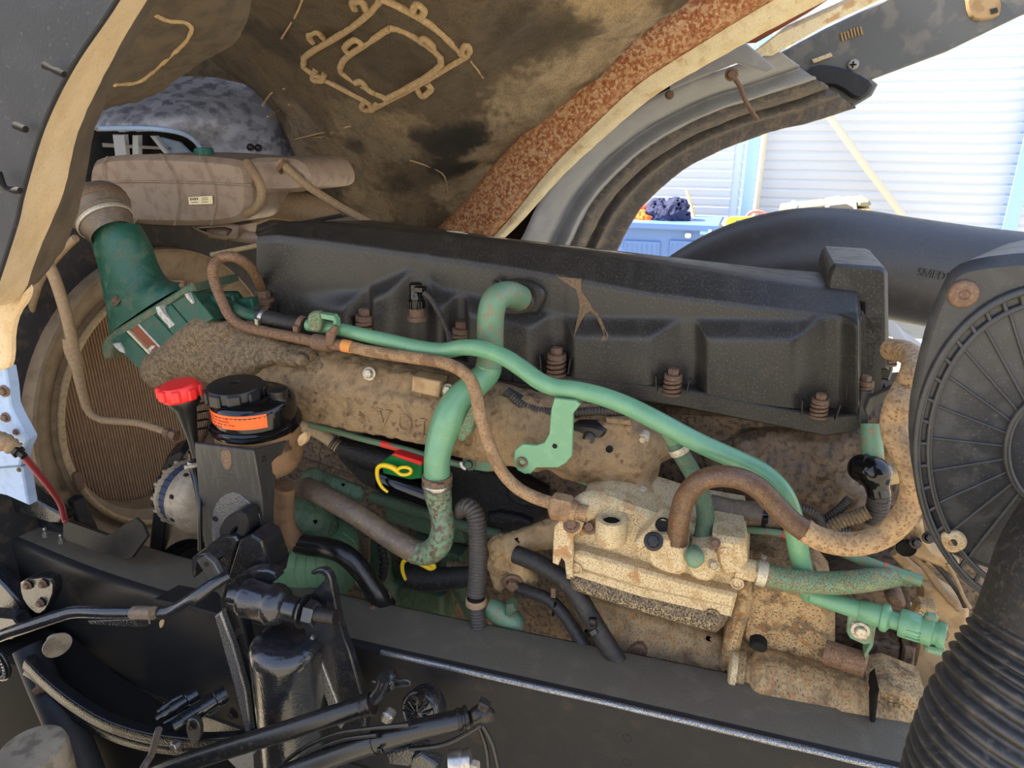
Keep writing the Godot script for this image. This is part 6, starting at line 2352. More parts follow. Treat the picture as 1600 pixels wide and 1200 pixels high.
# ---------- rear of the engine, air intake ----------
func rear_side():
	var mb := MB.new()
	var t := thing("starter_motor", "tan dust-caked starter motor lying low behind the frame rail", "starter")
	var a := P(1136, 1052, 0.99)
	var b := P(1420, 1130, 0.99)
	var d := (b - a).normalized()
	mb = MB.new()
	lathe(mb, a, d, [[0, 0], [0.038, 0.0], [0.043, 0.004], [0.043, 0.024], [0.038, 0.026], [0.038, 0.032], [0.052, 0.04], [0.056, 0.05], [0.056, 0.16], [0.06, 0.165], [0.06, 0.3]], 44)
	put(t, "body", mb, M.gearbox_tan)
	mb = MB.new()
	lathe(mb, P(1140, 1046, 0.975), d, [[0, -0.002], [0.024, -0.002], [0.03, 0.001], [0.03, 0.01]], 36)
	put(t, "end_cap", mb, M.comp_cream)
	mb = MB.new()
	slab(mb, rounded(pl("1168,1008 1184,1002 1200,1012 1196,1022 1178,1018", 0.935), 1), Vector3(0, 0, -0.02), 0.002)
	put(t, "vent_hole", mb, M.dark_drop)
	mb = MB.new()
	slab(mb, pl("1366,1088 1374,1080 1368,1130 1358,1138", 0.93), Vector3(0, 0, -0.05), 0.003)
	put(t, "split_gap", mb, M.dark_drop)
	t = thing("flywheel_housing", "large tan dust-caked flywheel housing with a square dark opening", "housing")
	mb = MB.new()
	slab(mb, pl("1166,912 1200,906 1280,928 1306,960 1306,1030 1300,1048 1240,1040 1180,1024 1150,1000 1156,940", 1.02), Vector3(0, 0, -0.15), 0.015)
	put(t, "solenoid_body", mb, M.gearbox_tan)
	mb = MB.new()
	slab(mb, pl("1148,918 1172,912 1176,940 1160,1000 1150,1046 1128,1060 1124,1040 1136,980", 0.995), Vector3(0, 0, -0.1), 0.008)
	put(t, "front_web", mb, M.gearbox_tan)
	mb = MB.new()
	slab(mb, pl("1296,920 1420,900 1440,1110 1360,1120 1280,1060", 1.12), Vector3(0, 0, -0.1), 0.01)
	put(t, "recess_wall", mb, M.head_dark)
	mb = MB.new()
	slab(mb, pl("1352,1000 1408,1012 1402,1072 1352,1064", 1.08), Vector3(0, 0, -0.04), 0.004)
	slab(mb, pl("1412,1010 1432,1014 1424,1082 1400,1074", 1.075), Vector3(0, 0, -0.04), 0.004)
	put(t, "inner_step", mb, M.head_dark)
	mb = MB.new()
	var pa := P(1300, 1022, 1.0)
	lathe(mb, pa, P(1342, 1036, 0.99) - pa, [[0, -0.01], [0.0195, -0.01], [0.0195, 0.048], [0.017, 0.05], [0, 0.05]], 28)
	put(t, "round_peg", mb, M.rust_pipe)
	mb = MB.new()
	slab(mb, pl("1358,1080 1390,1076 1450,1100 1440,1180 1400,1186 1352,1170", 0.96), Vector3(0, 0, -0.08), 0.008)
	put(t, "lower_pad", mb, M.gearbox_tan)
	for k in 6:
		mb = MB.new()
		rbox(mb, P(1391 + (k % 3) * 9, 1102 + (k / 3) * 13 + (k % 3) * 2, 0.957), Vector3(0.006, 0.009, 0.003), Basis(), 0.001)
		put(t, "cast_mark", mb, M.gearbox_tan)
	t = thing("bell_plate", "tan speckled plate curving at the rear end of the engine", "plate")
	mb = MB.new()
	slab(mb, pl("1438,912 1466,916 1500,938 1516,954 1512,1010 1500,1090 1470,1140 1430,1110 1416,1080 1432,1010 1436,960", 1.1), Vector3(0, 0, -0.03), 0.006)
	put(t, "plate", mb, M.plate_tan)
	mb = MB.new()
	rbox(mb, P(1466, 985, 1.08), Vector3(0.03, 0.016, 0.03), Basis(Vector3.BACK, -0.1), 0.004)
	rbox(mb, P(1444, 952, 1.07), Vector3(0.03, 0.03, 0.03), Basis(Vector3.BACK, -0.1), 0.004)
	put(t, "cast_lug", mb, M.gearbox_tan)
	# mint couplings
	t = thing("pipe_coupling", "mint green threaded pipe coupling bolted to its bracket at the right", "coupling")
	mb = MB.new()
	a = P(1268, 930, 1.0)
	b = P(1392, 968, 0.97)
	d = (b - a).normalized()
	tube(mb, [a, a.lerp(b, 0.4), a.lerp(b, 0.75)], [0.0125, 0.014, 0.0155], 18, 4)
	put(t, "taper_pipe", mb, M.mint)
	mb = MB.new()
	var c := a.lerp(b, 0.62)
	lathe(mb, c, d, [[0.0155, 0], [0.0165, 0.001], [0.0165, 0.028], [0.02, 0.03], [0.021, 0.034], [0.02, 0.038], [0.0165, 0.04], [0.013, 0.042], [0.013, 0.052], [0.019, 0.053], [0.0205, 0.056], [0.0205, 0.078], [0.019, 0.08], [0.0205, 0.083], [0.0205, 0.094], [0.0165, 0.096], [0.0165, 0.1], [0.0185, 0.102], [0.0185, 0.11], [0.012, 0.111], [0, 0.111]], 34)
	put(t, "coupling_body", mb, M.mint)
	for k in 3:
		mb = MB.new()
		rbox(mb, c + d * 0.067 + Vector3(0, 0.004 - 0.006 * k, 0.0205), Vector3(0.018, 0.0025, 0.003), Basis(d, Vector3.BACK.cross(d).normalized(), d.cross(Vector3.BACK.cross(d)).normalized()), 0.0008)
		put(t, "raised_mark", mb, M.mint)
	mb = MB.new()
	rbox(mb, c + d * 0.1 + Vector3(0, -0.022, 0.004), Vector3(0.026, 0.012, 0.02), Basis(), 0.003)
	put(t, "release_tab", mb, M.mint_worn)
	mb = MB.new()
	rbox(mb, c + d * 0.09 + Vector3(0, 0.02, -0.004), Vector3(0.016, 0.014, 0.014), Basis(), 0.003)
	put(t, "release_tab", mb, M.mint_worn)
	mb = MB.new()
	slab(mb, pl("1326,958 1332,952 1364,966 1362,1006 1350,1008 1328,998 1323,988", 0.972), Vector3(0, 0, -0.006), 0.0015)
	slab(mb, pl("1362,968 1370,972 1364,1010 1352,1030 1350,1024 1358,1008", 0.98), Vector3(0, 0, -0.02), 0.001)
	put(t, "bracket", mb, M.mint_worn)
	mb = MB.new()
	slab(mb, pl("1331,972 1356,982 1354,1000 1330,992", 0.97), Vector3(0, 0, -0.002), 0.0006)
	hexbolt(mb, P(1344, 985, 0.968), Vector3(0, 0.2, 1), 0.0085)
	put(t, "bolt", mb, M.zinc_bolt)
	mb = MB.new()
	slab(mb, rounded(pl("1382,932 1396,926 1412,934 1418,950 1404,952 1388,946", 1.02), 1), Vector3(0, 0, -0.03), 0.005)
	solo("rubber_pad", "brown rubber pad behind the mint pipe coupling", "pad", mb, M.rust_bolt)
	# cluster right of the head
	t = thing("air_elbow", "glossy black cable elbow under a green stub beside the cylinder head", "elbow")
	mb = MB.new()
	tube(mb, pl("1362,662,1.15 1362,690,1.14 1364,724,1.13"), [0.016, 0.0165, 0.0168], 16, 4)
	put(t, "green_stub", mb, M.mint_worn)
	mb = MB.new()
	sdf(mb, [["ball", P(1367, 738, 1.11), Vector3(0.025, 0.022, 0.025)], ["cap", P(1366, 740, 1.11), P(1374, 775, 1.1), 0.02, 0.017], ["cap", P(1348, 732, 1.12), P(1362, 736, 1.11), 0.023, 0.023]], 0.004, 0.008)
	put(t, "elbow_body", mb, M.gloss_black)
	mb = MB.new()
	lathe(mb, P(1345, 732, 1.12), Vector3(1, 0, 0.2), [[0.02, 0], [0.026, 0.002], [0.026, 0.008], [0.023, 0.01]], 28)
	put(t, "seal_ring", mb, M.rubber)
	mb = MB.new()
	tube(mb, pl("1374,772,1.1 1372,788 1368,804 1366,816"), 0.0175, 16, 8, [0.006, 0.002])
	put(t, "ribbed_neck", mb, M.conduit)
	t = thing("head_plug", "tan cable plug with black conduit below the cylinder head corner", "plug")
	mb = MB.new()
	tube(mb, pl("1318,792,1.12 1324,782 1330,770"), [0.013, 0.0155, 0.015], 16, 4)
	put(t, "plug_body", mb, M.hose_tan)
	mb = MB.new()
	tube(mb, pl("1328,780,1.1 1312,796 1296,808 1284,816"), 0.0085, 14, 8, [0.0046, 0.0018])
	put(t, "conduit", mb, M.conduit)
	mb = MB.new()
	tube(mb, pl("1356,800,1.08 1336,808 1316,814 1298,824 1286,834"), 0.0118, 14, 8, [0.0056, 0.0022])
	solo("dusty_conduit", "tan dusty ribbed conduit curving behind the brown pipe", "conduit", mb, M.conduit_dusty)
	mb = MB.new()
	tube(mb, pl("1216,790,1.08 1250,794 1276,806 1290,824 1330,830"), 0.0085, 14, 8, [0.0046, 0.0018])
	solo("rear_conduit", "dark ribbed conduit sagging behind the brown pipe arch", "conduit", mb, M.conduit)
	mb = MB.new()
	tube(mb, pl("1000,768,1.1 1020,772 1046,777 1080,782"), 0.0125, 14, 8, [0.0056, 0.0022])
	solo("harness_conduit", "short black ribbed conduit left of the brown pipe arch", "conduit", mb, M.conduit)
	t = thing("loom_sleeve", "grey-brown loom sleeve with cable ties right of the brown pipe arch", "sleeve")
	mb = MB.new()
	tube(mb, pl("1108,790,1.07 1140,798 1180,803 1220,806"), 0.0205, 18, 5, [], true, 0.001)
	put(t, "sleeve", mb, M.breather_brown)
	mb = MB.new()
	lathe(mb, P(1194, 804, 1.07), Vector3(1, -0.05, 0.2), [[0.0205, 0], [0.0222, 0.001], [0.0222, 0.006], [0.0205, 0.007]], 26)
	rbox(mb, P(1196, 812, 1.045), Vector3(0.008, 0.012, 0.008), Basis(), 0.001)
	put(t, "cable_tie", mb, M.gloss_black)
	mb = MB.new()
	slab(mb, pl("1350,640 1358,622 1396,604 1402,612 1366,640 1356,654", 1.14), Vector3(0, 0, -0.012), 0.002)
	slab(mb, pl("1340,662 1346,612 1364,614 1356,664", 1.16), Vector3(0, 0, -0.006), 0.001)
	solo("lifting_eye", "cream steel lifting bracket at the rear corner of the valve cover", "bracket", mb, M.bracket_grey)
	mb = MB.new()
	slab(mb, pl("1370,540 1376,534 1398,538 1396,580 1390,596 1368,592", 1.3), Vector3(0, 0, -0.04), 0.004)
	solo("cover_clip", "black clip block behind the rear end of the valve cover", "clip", mb, M.black_plastic)
	mb = MB.new()
	tube(mb, pl("1388,652,1.2 1402,664 1396,690 1376,706,1.22 1392,720"), 0.02, 14, 5)
	solo("fuel_hose", "tan ribbed hose behind the spotted brown pipe", "hose", mb, M.hose_tan)
	mb = MB.new()
	tube(mb, pl("1380,700,1.3 1400,694 1416,704 1424,722"), 0.018, 14, 8, [0.008, 0.002])
	solo("ribbed_elbow", "dark ribbed elbow hose behind the spotted brown pipe", "hose", mb, M.conduit)
	mb = MB.new()
	slab(mb, pl("1386,740 1410,736 1412,756 1388,760", 1.25), Vector3(0, 0, -0.05), 0.004)
	solo("tan_block", "small tan terminal block behind the spotted brown pipe", "block", mb, M.wood_tan)
	mb = MB.new()
	slab(mb, pl("1300,690 1352,640 1450,630 1540,800 1560,1010 1440,960 1330,880", 1.4), Vector3(0, 0, -0.2), 0.02)
	solo("transmission_housing", "dark brown transmission housing behind the air filter lid and bell plate", "housing", mb, M.head_dark)
	mb = MB.new()
	var ft := rounded(pl("1375,480 1400,505 1425,540 1470,575", 2.6), 1)
	ft = pl("1375,480 1388,492 1400,507 1414,530 1436,552 1470,575", 2.6)
	ft.append(Vector3(ft[5].x, 0.005, -2.6))
	ft.append(Vector3(ft[0].x, 0.005, -2.6))
	slab(mb, ft, Vector3(0, 0, -0.3), 0.03)
	solo("far_tank", "pale grey rounded tank showing behind the rear end of the valve cover", "tank", mb, M.grey_plain)
	# cables and brackets lower right
	t = thing("gearbox_bracket", "tan cast bracket with a dark eye under the black air filter", "bracket")
	mb = MB.new()
	slab(mb, pl("1396,842 1420,814 1442,812 1448,846 1460,862 1500,876 1500,892 1470,888 1432,874 1410,862 1400,866", 1.08), Vector3(0, 0, -0.03), 0.005)
	put(t, "casting", mb, M.plate_tan)
	mb = MB.new()
	lathe(mb, P(1416, 856, 1.075), Vector3(0, 0, 1), [[0, 0], [0.011, 0], [0.014, 0.003], [0.015, 0]], 22)
	put(t, "eye", mb, M.dark_drop)
	for k in 6:
		mb = MB.new()
		tube(mb, pl("%d,%d,1.077 %d,%d" % [1414 + (k % 3) * 7, 828 + (k / 3) * 9 - (k % 3) * 3, 1417 + (k % 3) * 7, 834 + (k / 3) * 9 - (k % 3) * 3]), 0.0012, 6, 2)
		put(t, "cast_mark", mb, M.head_dark)
	for s in [[1450, 840], [1430, 848]]:
		mb = MB.new()
		hexbolt(mb, P(s[0], s[1], 1.07), Vector3(0.2, 0.4, 1), 0.006)
		put(t, "bolt", mb, M.black_bolt)
	var wires := [["1408,856,1.1 1440,880 1470,920 1500,952", 0.006, "curved tan cable behind the thin green line", "hose_tan"], ["1440,862,1.09 1470,890 1496,924 1508,948", 0.004, "thin dark cable curving down to the bell plate", "rubber"], ["1480,880,1.08 1496,910 1506,934 1516,950", 0.003, "thinnest tan cable beside the bell plate edge", "hose_tan"], ["1398,862,1.12 1420,884 1436,896 1452,906", 0.009, "stubby tan cable sleeve ending above the bell plate", "plate_tan"], ["1448,870,1.1 1466,878 1484,884 1496,890", 0.011, "thick tan cable sleeve under the cream filter bolt", "plate_tan"]]
	for w in wires:
		mb = MB.new()
		tube(mb, pl(w[0]), w[1], 10, 5)
		solo("control_cable", w[2], "cable", mb, M[w[3]], "control cables above the bell plate")
	# black duct behind the cover
	t = thing("air_duct", "big black moulded air duct behind the right end of the valve cover", "duct")
	mb = MB.new()
	tube(mb, pl("960,540,1.8 1030,490,1.8 1090,450,1.8 1160,422,1.8 1240,407,1.8 1320,408,1.8 1400,420,1.8 1500,436,1.8 1620,452,1.8 1760,470,1.8"), [0.09, 0.1, 0.108, 0.118, 0.122, 0.12, 0.118, 0.118, 0.118, 0.118], 44, 8)
	put(t, "duct", mb, M.duct_black)
	var la := P(1436, 421, 1.685)
	var lbb := facing(la, P(1500, 431, 1.685))
	var ch := ["S", "M", "E", "D", "E", "S"]
	for k in 5:
		lettering(t, ch[k], P(1439 + k * 11.0, 425 + k * 2.0, 1.683), lbb, 0.017, 0.006, M.duct_black, "raised_letter")
	mb = MB.new()
	for s in [[1335, 402], [1370, 406], [1395, 420]]:
		rbox(mb, P(s[0], s[1], 1.69), Vector3(0.018, 0.014, 0.002), Basis(Vector3.BACK, 0.5), 0.0008)
	# air filter lid
	t = thing("air_filter_lid", "black ribbed air filter lid with radial ribs at the right edge", "filter lid")
	var z := 0.72
	mb = MB.new()
	slab(mb, rounded(pl("1470,440 1486,418 1520,405 1600,396 1760,392 1960,500 1960,960 1760,960 1612,918 1500,880 1466,862 1436,800 1420,740 1414,690 1414,640 1424,580 1444,500", z), 1), Vector3(0.07, 0.0, -0.14), 0.01)
	put(t, "lid_body", mb, M.filter_black)
	var cx := 1645.0
	var cyy := 705.0
	for rg in [[72.0, 0.0036], [194.0, 0.003], [213.0, 0.004]]:
		mb = MB.new()
		var pts := []
		for k in 81:
			var an := TAU * k / 80
			pts.append(P(cx + rg[0] * cos(an), cyy + rg[0] * 1.2 * sin(an), z - 0.002))
		tube(mb, pts, rg[1], 8, 1, [], false)
		put(t, "ring_rib", mb, M.filter_black)
	for k in 28:
		var an := TAU * k / 28 + 0.09
		if cos(an) > 0.4:
			continue
		var sn := 1.2 * sin(an)
		mb = MB.new()
		tube(mb, pl("%f,%f %f,%f" % [cx + 74 * cos(an), cyy + 74 * sn, cx + 193 * cos(an), cyy + 193 * sn], z - 0.001), 0.0014, 6, 2)
		put(t, "radial_rib", mb, M.filter_black)
	for k in 44:
		var an := TAU * k / 44 + 0.05
		if cos(an) > 0.3:
			continue
		var sn := 1.2 * sin(an)
		mb = MB.new()
		tube(mb, pl("%f,%f %f,%f" % [cx + 196 * cos(an), cyy + 196 * sn, cx + 212 * cos(an), cyy + 212 * sn], z - 0.002), 0.0022, 6, 2)
		put(t, "rim_rib", mb, M.filter_black)
	for s in [[1505, 459, "rust_bolt", 0.0125], [1488, 845, "comp_cream", 0.0125]]:
		mb = MB.new()
		lathe(mb, P(s[0], s[1], z - 0.001), Vector3(0, 0, 1), [[s[3], -0.002], [s[3], 0.002], [s[3] * 0.85, 0.004], [s[3] * 0.4, 0.005], [s[3] * 0.3, 0.003], [0, 0.003]], 26)
		put(t, "fixing_washer", mb, M[s[2]], "rusty washer" if s[1] < 500 else "cream dusty washer")
	# corrugated intake hose and its neck
	t = thing("intake_neck", "smooth black rubber neck between the filter lid and the ribbed hose", "neck")
	mb = MB.new()
	tube(mb, pl("1760,820,.62 1712,890,.6 1696,950,.585 1680,1020,.575"), [0.066, 0.066, 0.068, 0.072], 36, 6)
	put(t, "neck", mb, M.rubber)
	mb = MB.new()
	tube(mb, pl("1690,985,.58 1656,1060,.565 1612,1140,.55 1575,1230,.54 1550,1340,.53"), [0.066, 0.074, 0.076, 0.077, 0.077], 64, 12, [0.0104, 0.0075])
	solo("ribbed_intake_hose", "big black ribbed intake hose in the lower right corner", "hose", mb, M.rubber_ribbed)


# ---------- frame rail and what hangs on it ----------
func chassis():
	var mb := MB.new()
	var rail := thing("frame_rail", "long black painted frame rail crossing the foreground", "frame rail")
	var t := rail
	var near := pl("-160,775,.93 0,837,.93 150,898,.9 330,953,.86 560,1010,.85 1000,1110,.85 1420,1208,.85 1800,1290,.85")
	var far := pl("-160,735,1.03 0,788,1.03 150,842,1.02 230,872,1.01 330,905,.985")
	far.append_array([])
	var rows := []
	for j in near.size():
		var q: Vector3 = near[j]
		var bk := Vector3(0, 0.0, -0.125)
		var bw: float = 0.006
		rows.append([q + bk + Vector3(0, -0.28, 0), q + bk + Vector3(0, -0.03, 0), q + bk + Vector3(0, -0.004, 0.003), q + bk * 0.9 + Vector3(0, 0.001, 0), q + bk * 0.5 + Vector3(0, 0.001, 0), q + Vector3(0, 0.0, -0.016), q + Vector3(0, -0.0045, -0.0045), q + Vector3(0, -0.016, 0.0), q + Vector3(0, -0.05, 0.001), q + Vector3(0, -0.16, 0.001), q + Vector3(0, -0.28, 0.0), q + Vector3(0, -0.285, -0.004), q + Vector3(0, -0.285, -0.09)])
	var tops := []
	var webs := []
	for r in rows:
		tops.append(r.slice(0, 6))
		webs.append(r.slice(5))
	loft(mb, tops, 8, 4)
	put(t, "top_flange", mb, M.rail_top)
	mb = MB.new()
	loft(mb, webs, 8, 4)
	put(t, "web", mb, M.rail_black)
	mb = MB.new()
	var we := []
	for q in smooth_path(near, 10):
		if px_of(q).x > 590.0 and px_of(q).x < 1460.0:
			we.append(q + Vector3(0, -0.0042, -0.0042))
	tube(mb, we, 0.0052, 10, 1, [], true, 0.0012)
	put(t, "worn_highlight", mb, M.worn_highlight, "bright upper edge strip for sky highlight and wear")  # strip puts the sky highlight along the rail edge, with some wear
	for s in [[980, 1153], [980, 1191]]:
		mb = MB.new()
		lathe(mb, P(s[0], s[1], 0.8492), Vector3(0, 0, 1), [[0, 0], [0.006, 0], [0.007, 0.0008], [0.0078, 0.0]], 20)
		put(t, "hole", mb, M.hole_dark)
	mb = MB.new()
	slab(mb, rounded(pl("672,1054 690,1052 720,1068 726,1086 712,1096 700,1084 684,1066", 0.8488), 1), Vector3(0, 0, -0.002), 0.0006)
	put(t, "weld_scar", mb, M.rail_black)
	mb = MB.new()
	slab(mb, pl("-80,760 40,800 300,900 420,960 620,1130 600,1290 400,1290 392,1150 290,1152 200,1126 120,1090 40,1036 -80,1010", 0.99), Vector3(0, 0, -0.02), 0.004)
	solo("inner_web_plate", "black web plate of the frame front end behind the curved arm", "plate", mb, M.wet_black)
	# bolted plate
	t = thing("gusset_plate", "dark notched gusset plate bolted on the front of the frame rail", "plate")
	mb = MB.new()
	slab(mb, pl("98,812 167,836 178,832 192,820 212,809 222,818 231,838 216,858 206,872 196,874 150,862 98,842", 0.93), Vector3(0, -0.002, -0.006), 0.0012)
	put(t, "plate", mb, M.rail_black)
	for s in [[71, 832], [96, 842]]:
		mb = MB.new()
		var bp := P(s[0], s[1], 0.93)
		lathe(mb, bp - Vector3(0, 0.01, 0), Vector3.UP, [[0, 0], [0.008, 0], [0.008, 0.009], [0.0045, 0.01], [0.0045, 0.02], [0.0035, 0.022], [0, 0.022]], 6, true)
		put(t, "stud_nut", mb, M.steel)
	mb = MB.new()
	slab(mb, rounded(pl("-60,740 10,756 70,790 100,806 92,822 40,806 -60,775", 0.95), 1), Vector3(0, 0, -0.03), 0.004)
	solo("front_crossmember_end", "dark crossmember end at the left edge above the frame rail", "crossmember", mb, M.wet_black)
	# shackle with its bushing
	t = thing("shackle_bolt", "glossy black bushing and threaded bolt at the top of the shock absorber", "bushing")
	var a := P(372, 930, 0.76)
	var b := P(500, 962, 0.77)
	var d := (b - a).normalized()
	var k := (b - a).length() / 0.128
	mb = MB.new()
	var pr := []
	for e in [[0.0, 0.0], [0.014, 0.0], [0.014, 0.018], [0.024, 0.02], [0.0255, 0.024], [0.0255, 0.028], [0.0245, 0.03], [0.0245, 0.058], [0.0255, 0.06], [0.027, 0.064], [0.027, 0.07], [0.022, 0.082], [0.0165, 0.086], [0.0165, 0.104], [0.0, 0.105]]:
		pr.append([e[0] * 1.28, e[1] * k])
	lathe(mb, a - d * 0.01, d, pr, 44)
	put(t, "sleeve", mb, M.wet_black)
	mb = MB.new()
	lathe(mb, P(474, 955, 0.752), d, [[0, 0], [0.027, 0], [0.027, 0.003], [0.0, 0.003]], 30)
	lathe(mb, P(480, 957, 0.75), d, [[0.021, 0], [0.021, 0.014], [0.019, 0.017], [0, 0.017]], 6, true)
	put(t, "nut", mb, M.wet_black)
	mb = MB.new()
	tube(mb, [P(490, 959, 0.75), P(508, 962, 0.75), P(526, 965, 0.75)], 0.0122, 18, 8, [0.0022, 0.0008])
	put(t, "threaded_end", mb, M.black_bolt)
	# brackets
	t = thing("shock_bracket", "black forked shock bracket with light strips for edge reflections and wear", "bracket")
	mb = MB.new()
	slab(mb, rounded(pl("466,958 474,938 496,918 508,904 500,896 486,900 484,892 504,888 516,900 520,930 532,985 550,1030 578,1140 546,1144 512,1070 480,1000", 0.775), 1), Vector3(0.004, 0, -0.01), 0.002)
	put(t, "rear_strap", mb, M.wet_black)
	mb = MB.new()
	slab(mb, pl("479,1000 486,994 512,1060 538,1128 532,1140 522,1130 500,1070", 0.77), Vector3(0, 0, -0.03), 0.002)
	put(t, "rear_edge", mb, M.worn_highlight)  # pale strip puts in the reflection along the rear strap
	mb = MB.new()
	slab(mb, pl("334,964 344,956 364,1010 384,1080 396,1180 386,1160 364,1070", 0.765), Vector3(0, 0, -0.012), 0.003)
	put(t, "front_edge", mb, M.worn_highlight)  # same painted reflection, on the front strap
	mb = MB.new()
	slab(mb, rounded(pl("340,930 352,912 390,890 428,892 434,910 380,926 372,950 384,990 400,1080 416,1180 400,1180 384,1090 362,1000 346,965", 0.785), 1), Vector3(0, 0, -0.02), 0.003)
	put(t, "front_strap", mb, M.wet_black)
	t = thing("top_mount", "black folded shock mount under the grey reservoir bracket", "mount")
	mb = MB.new()
	slab(mb, pl("318,858 344,838 366,838 372,846 352,910 330,900 316,880", 0.82), Vector3(0, 0, -0.05), 0.003)
	put(t, "left_wing", mb, M.wet_black)
	mb = MB.new()
	slab(mb, pl("374,844 392,836 408,846 424,890 420,912 372,918 352,912", 0.815), Vector3(0, 0, -0.05), 0.003)
	put(t, "right_wing", mb, M.wet_black)
	mb = MB.new()
	slab(mb, rounded(pl("340,828 352,808 372,798 386,806 388,838 370,842 366,834 372,822 362,830 356,846 342,838", 0.83), 1), Vector3(0, 0, -0.03), 0.003)
	put(t, "top_lug", mb, M.rail_black)
	t = thing("height_link", "short pale worn steel link with a clevis leaning on the shock mount", "link")
	mb = MB.new()
	slab(mb, pl("306,876 320,868 334,880 352,914 346,936 336,922", 0.75), Vector3(0, 0, -0.01), 0.002)
	put(t, "arm", mb, M.bracket_grey)
	mb = MB.new()
	slab(mb, rounded(pl("298,878 302,868 316,864 330,868 338,880 330,884 318,876 304,884 306,900 300,906", 0.765), 1), Vector3(0, 0, -0.02), 0.002)
	put(t, "clevis", mb, M.wet_black)
	mb = MB.new()
	lathe(mb, P(322, 882, 0.749), Vector3(0, 0, 1), [[0, 0], [0.003, 0], [0.004, 0.001], [0.0045, 0]], 14)
	put(t, "hole", mb, M.hole_dark)
	mb = MB.new()
	var sh := P(449, 1012, 0.76)
	lathe(mb, sh + Vector3(0, 0.024, 0), Vector3(-0.03, -1, 0.02), [[0, 0], [0.036, 0.0], [0.05, 0.005], [0.058, 0.014], [0.061, 0.026], [0.06, 0.03], [0.059, 0.28]], 48)
	solo("shock_absorber", "glossy black shock absorber body standing below the bushing", "shock absorber", mb, M.wet_black)
	# anti-roll pipe
	t = thing("anti_roll_bar", "glossy black bent pipe crossing the lower left with a tape wrap", "bar")
	mb = MB.new()
	tube(mb, pl("-60,1020,.6 0,994,.62 40,980,.63 90,963,.65 118,956,.66 160,956,.67 210,956,.69 250,957,.7 276,950,.71 306,932,.72 334,912,.74 356,900,.76"), 0.0103, 18, 6)
	put(t, "pipe", mb, M.wet_black)
	mb = MB.new()
	tube(mb, pl("208,957,.689 224,957 240,958"), 0.0109, 18, 3)
	put(t, "tape_wrap", mb, M.breather_brown, "tan tape wrap")
	mb = MB.new()
	slab(mb, rounded(pl("248,970 256,968 254,980 249,982", 0.69), 1), Vector3(0, 0, -0.002), 0.0005)
	put(t, "tape_end", mb, M.hose_tan)
	mb = MB.new()
	slab(mb, pl("136,970 232,966 234,976 228,981 190,980 140,976", 0.7), Vector3(0, 0, -0.012), 0.002)
	solo("rail_nameplate", "small dark tab under the bent pipe at lower left", "tab", mb, M.wet_black)
	mb = MB.new()
	slab(mb, pl("240,936 300,948 348,962 348,968 300,956 240,942", 0.8), Vector3(0, -0.01, -0.06), 0.002)
	solo("rail_flange_strip", "light-edged flange strip running to the front strap", "strip", mb, M.rail_black)
	# curved arm
	t = thing("leaf_spring", "curved black leaf bending down across the lower left", "leaf spring")
	for e in [[0.0, 0.75, 13.0], [16.0, 0.76, 10.0]]:
		var up := []
		for s in [[38, 1030], [70, 1062], [110, 1094], [160, 1124], [220, 1144], [290, 1154], [345, 1154], [395, 1148]]:
			up.append([P(s[0], s[1] + e[0], e[1]), P(s[0] - 2, s[1] + e[0] + e[2], e[1])])
		var rr := []
		for q in up:
			rr.append([q[0] + Vector3(0, -0.004, -0.022), q[0] + Vector3(0, 0.001, -0.004), q[0] + Vector3(0, -0.002, 0.001), q[1] + Vector3(0, 0.001, 0.001), q[1], q[1] + Vector3(0, 0, -0.022)])
		mb = MB.new()
		loft(mb, rr, 6, 2)
		put(t, "leaf", mb, M.wet_black)
	var axle := thing("axle_beam", "blue-grey sloping axle beam in the lower left corner", "beam")
	mb = MB.new()
	tube(mb, pl("44,1010,.8 70,1070,.78 100,1130,.76 130,1210,.74 150,1280,.74"), [0.03, 0.032, 0.036, 0.04, 0.04], 24, 5)
	put(axle, "beam", mb, M.fender_grey)
	mb = MB.new()
	lathe(mb, P(88, 1006, 0.79), Vector3(1, -0.1, 0.4), [[0.0, -0.02], [0.012, -0.02], [0.012, 0.0], [0.027, 0.003], [0.027, 0.007], [0.0, 0.007]], 32)
	put(axle, "pivot_disc", mb, M.air_spring_tan)
	mb = MB.new()
	lathe(mb, P(66, 1073, 0.76), Vector3(-0.4, -0.3, 1), [[0.012, -0.01], [0.012, 0.006], [0.008, 0.008], [0.008, 0.018], [0, 0.018]], 8, true)
	put(axle, "nut", mb, M.rust_bolt)
	mb = MB.new()
	lathe(mb, P(48, 1168, 0.6), Vector3(0, 1, 0.0), [[0.05, -0.16], [0.055, -0.1], [0.056, -0.012], [0.053, -0.003], [0.046, 0.0], [0, 0.003]], 48)
	solo("air_spring", "tan dusty round air spring top in the bottom left corner", "air spring", mb, M.air_spring_tan)
	t = thing("ring_gear", "glossy black ring with small teeth at the left edge", "ring")
	mb = MB.new()
	var rc := P(-4, 1036, 0.66)
	var pts := []
	for j in 41:
		var an := TAU * j / 40
		pts.append(rc + Vector3(cos(an) * 0.025, sin(an) * 0.034, 0))
	tube(mb, pts, 0.0055, 10, 1, [], false)
	put(t, "ring", mb, M.wet_black)
	for j in 26:
		var an := TAU * j / 26
		mb = MB.new()
		rbox(mb, rc + Vector3(cos(an) * 0.021, sin(an) * 0.03, 0.004), Vector3(0.007, 0.003, 0.005), Basis(Vector3.BACK, an), 0.001)
		put(t, "tooth", mb, M.steel)
	t = thing("triple_bolt_plate", "black plate with three brown bolts at the left edge", "plate")
	mb = MB.new()
	slab(mb, rounded(pl("30,905 78,900 86,920 74,952 60,962 44,950 32,930", 0.82), 1), Vector3(0, 0, -0.02), 0.003)
	put(t, "plate", mb, M.wet_black)
